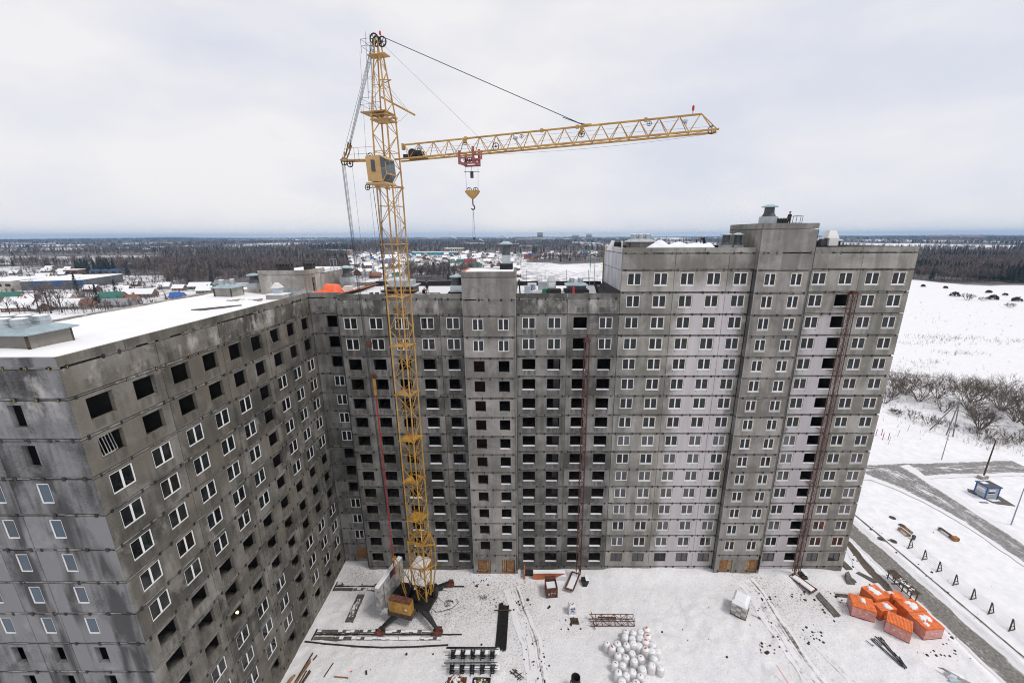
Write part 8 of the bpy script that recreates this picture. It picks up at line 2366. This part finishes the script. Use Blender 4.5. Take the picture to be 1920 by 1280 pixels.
# ------------------------------------------------------------------ woods (nobody could count them)
def far_wood():
    g = np.random.default_rng(5)
    def tri_tree(kind, n=12):
        """one tree of unit height as triangles: list of (9 numbers), material"""
        T, Mi = [], []
        r = np.random.default_rng(int(kind * 100 + 7))
        def tri(a, b, c, m): T.append([a, b, c]); Mi.append(m)
        if kind < 6:                      # bare broadleaved tree, birch trunks for kind 0-2
            tm = 1 if kind < 2 else 0
            w = .011
            tri((-w, 0, 0), (w, 0, 0), (0, 0, .8), tm); tri((0, -w, 0), (0, w, 0), (0, 0, .8), tm)
            for i in range(26):
                z0 = r.uniform(.30, .8); a = r.uniform(0, 2 * PI)
                L = r.uniform(.16, .30) * (1.15 - abs(z0 - .5)); up = r.uniform(.12, .28)
                s = r.uniform(.008, .018)
                e = (L * math.cos(a), L * math.sin(a), min(1.0, z0 + up))
                tri((-s * math.sin(a), s * math.cos(a), z0), (s * math.sin(a), -s * math.cos(a), z0 + .02), e, 0)
                for q in range(2):
                    b = a + r.uniform(-1.2, 1.2); f = r.uniform(.45, .9)
                    p = np.array((0, 0, z0)) * (1 - f) + np.array(e) * f
                    d = np.array((math.cos(b) * .12, math.sin(b) * .12, r.uniform(.05, .16)))
                    k = np.array((-math.sin(b), math.cos(b), 0)) * .008
                    tri(tuple(p - k), tuple(p + k), tuple(p + d), 0)
        else:                             # spruce / pine
            tri((-.012, 0, 0), (.012, 0, 0), (0, 0, .5), 0)
            for l in range(7):
                z = .12 + .12 * l; R_ = .17 * (1 - l / 7.6)
                for i in range(5):
                    a = 2 * PI * (i + .37 * l) / 5
                    k = .09 * (1 - l / 9)
                    tri((R_ * math.cos(a) - k * math.sin(a), R_ * math.sin(a) + k * math.cos(a), z), (R_ * math.cos(a) + k * math.sin(a), R_ * math.sin(a) - k * math.cos(a), z), (0, 0, z + .22), 2)
        return np.array(T, float), np.array(Mi)
    protos = [tri_tree(k) for k in range(8)]
    N = 40000
    dy = 440 * (9000 / 440) ** (g.random(N) ** 1.05)
    u = g.uniform(-260, 2180, N)
    x = CAM.x + (u - 983) / 799 * dy; y = CAM.y + dy
    f = forest_w(x, y)
    keep = g.random(N) < f
    x, y, dy, u = x[keep], y[keep], dy[keep], u[keep]
    z = gz(x, y)
    h = g.uniform(13, 20, len(x)) * (.8 + .4 * vnoise(x / 90, y / 90, 3))
    wide = 1.0 + smooth(1200, 4000, dy) * 2.6
    con = (vnoise(x / 130, y / 130, 61) > .80) | ((u > 578) & (u < 660) & (dy > 1480) & (dy < 2100)) | (g.random(len(x)) < .03)
    kind = np.where(con, g.integers(6, 8, len(x)), g.integers(0, 6, len(x)))
    V, Mi = [], []
    for k in range(8):
        s = kind == k
        if not s.any(): continue
        T, mm = protos[k]
        n = int(s.sum())
        a = g.uniform(0, 2 * PI, n); ca, sa = np.cos(a), np.sin(a)
        hh, ww = h[s], (h * wide)[s]
        P = np.empty((n, len(T), 3, 3))
        tx, ty, tz = T[None, ..., 0], T[None, ..., 1], T[None, ..., 2]
        P[..., 0] = (tx * ca[:, None, None] - ty * sa[:, None, None]) * ww[:, None, None] + x[s][:, None, None]
        P[..., 1] = (tx * sa[:, None, None] + ty * ca[:, None, None]) * ww[:, None, None] + y[s][:, None, None]
        P[..., 2] = tz * hh[:, None, None] + z[s][:, None, None] - .3
        V.append(P.reshape(-1, 3)); Mi.append(np.tile(mm, n))
    V = np.concatenate(V); Mi = np.concatenate(Mi)
    me = bpy.data.meshes.new('woodland')
    me.vertices.add(len(V)); me.vertices.foreach_set('co', V.reshape(-1).astype(np.float32))
    nt = len(V) // 3
    me.loops.add(len(V)); me.polygons.add(nt)
    me.loops.foreach_set('vertex_index', np.arange(len(V), dtype=np.int32))
    me.polygons.foreach_set('loop_start', (np.arange(nt) * 3).astype(np.int32))
    for q in ('twigfar', 'birchfar', 'needle'): me.materials.append(M[q])
    me.polygons.foreach_set('material_index', Mi.astype(np.int32))
    me.update()
    o = link('woodland', me)
    tag(o, 'bare brown woods with birches and dark spruces from the settlement to the horizon', None, None, 'stuff')
    return nt
M['twigfar'] = pm('far_twigs', (.135, .108, .100), .95, var=.2, scale=.02, c2=(.10, .082, .078))
M['birchfar'] = pm('far_birch', (.30, .28, .27), .95, var=.2, scale=.05)
NTRI = far_wood()
# garden trees of the settlement
gt = []
g = np.random.default_rng(12)
mbv = []
def garden():
    N = 4600
    dy = 270 * (1700 / 270) ** g.random(N); u = g.uniform(-40, 1135, N)
    x = CAM.x + (u - 983) / 799 * dy; y = CAM.y + dy
    ok = ~((u > 975) & (dy < 790)) & (forest_w(x, y) < .5) & ~((u > 285) & (u < 632)) & ((u > 600) | (dy < 760)) & ((u > 285) | (dy > 270)) & ~((u > 285) & (dy < 480)) & ~((x > -585) & (x < -450) & (y > 330) & (y < 450))
    x, y = x[ok], y[ok]
    n = len(x); h = g.uniform(5, 10, n)
    T = []
    for k in range(16):
        a, z0 = g.uniform(0, 2 * PI), g.uniform(.1, .7)
        L = g.uniform(.2, .38); s = .022
        T.append([(-s * math.sin(a), s * math.cos(a), z0), (s * math.sin(a), -s * math.cos(a), z0), (L * math.cos(a), L * math.sin(a), min(1, z0 + g.uniform(.15, .4)))])
    T.append([(-.02, 0, -.05), (.02, 0, -.05), (0, 0, .8)])
    T = np.array(T)
    P = T[None] * h[:, None, None, None]
    a = g.uniform(0, 6.28, n)[:, None, None]
    Q = P.copy()
    Q[..., 0] = P[..., 0] * np.cos(a) - P[..., 1] * np.sin(a) + x[:, None, None]
    Q[..., 1] = P[..., 0] * np.sin(a) + P[..., 1] * np.cos(a) + y[:, None, None]
    Q[..., 2] += gz(x, y)[:, None, None]
    V = Q.reshape(-1, 3)
    me = bpy.data.meshes.new('garden_trees'); nt = len(V) // 3
    me.vertices.add(len(V)); me.vertices.foreach_set('co', V.reshape(-1).astype(np.float32))
    me.loops.add(len(V)); me.polygons.add(nt)
    me.loops.foreach_set('vertex_index', np.arange(len(V), dtype=np.int32))
    me.polygons.foreach_set('loop_start', (np.arange(nt) * 3).astype(np.int32))
    me.materials.append(M['twigfar']); me.update()
    tag(link('garden_shrubbery', me), 'grey brown garden trees and shrubs between the cottages', None, None, 'stuff')
garden()

# smoke plumes far off
M['smoke'] = pm('white_smoke', (.85, .85, .87), 1.0, var=.03, orand=0)
def plume(x, y, h, lb, s):
    t = thing('smoking_chimney', lb, 'chimney', (x, y, 0))
    MB().tube((x, y, 0), (x, y, h), s * .16, 8, 0, s * .1).obj('stack', M['palewall'], t)
    mb = MB(); r = random.Random(int(x))
    for i in range(26):
        f = i / 26
        c = Vector((x - s * 3.6 * f ** 1.3 + r.gauss(0, .12) * s * f, y, h + s * 1.7 * f ** .8 + r.gauss(0, .12) * s * f)); q = s * (.14 + .42 * f)
        n = 7; prof = [(.1, -1), (.75, -.6), (1, 0), (.75, .6), (.1, 1)]
        mb.lathe((c.x, c.y), [(q * a, c.z + q * b) for a, b in prof], n)
    mb.obj('smoke', M['smoke'], t, smooth=True)
plume(-745, 4450, 22, 'distant stack with a white smoke plume between the crane mast and the hook', 15)
plume(-301, 2894, 14, 'distant stack with a white smoke plume just beyond the hook', 9)
plume(-240, 5100, 26, 'most distant stack with a white smoke plume beside the pale apartment rows', 18)

# ------------------------------------------------------------------ haze
hz, ht, hb_ = newmat('haze')
ht.nodes.remove(hb_)
vol = ht.nodes.new('ShaderNodeVolumePrincipled')
vol.inputs['Color'].default_value = (.36, .63, 1.0, 1)
vol.inputs['Density'].default_value = 7.5e-5
vol.inputs['Anisotropy'].default_value = 0.1
ht.links.new(vol.outputs[0], [n for n in ht.nodes if n.type == 'OUTPUT_MATERIAL'][0].inputs['Volume'])
hbx = MB().box(-13500, -3200, -14, 13500, 13500, 135)
tag(hbx.obj('haze', hz), 'thin blue winter haze over the woods', None, None, 'stuff')
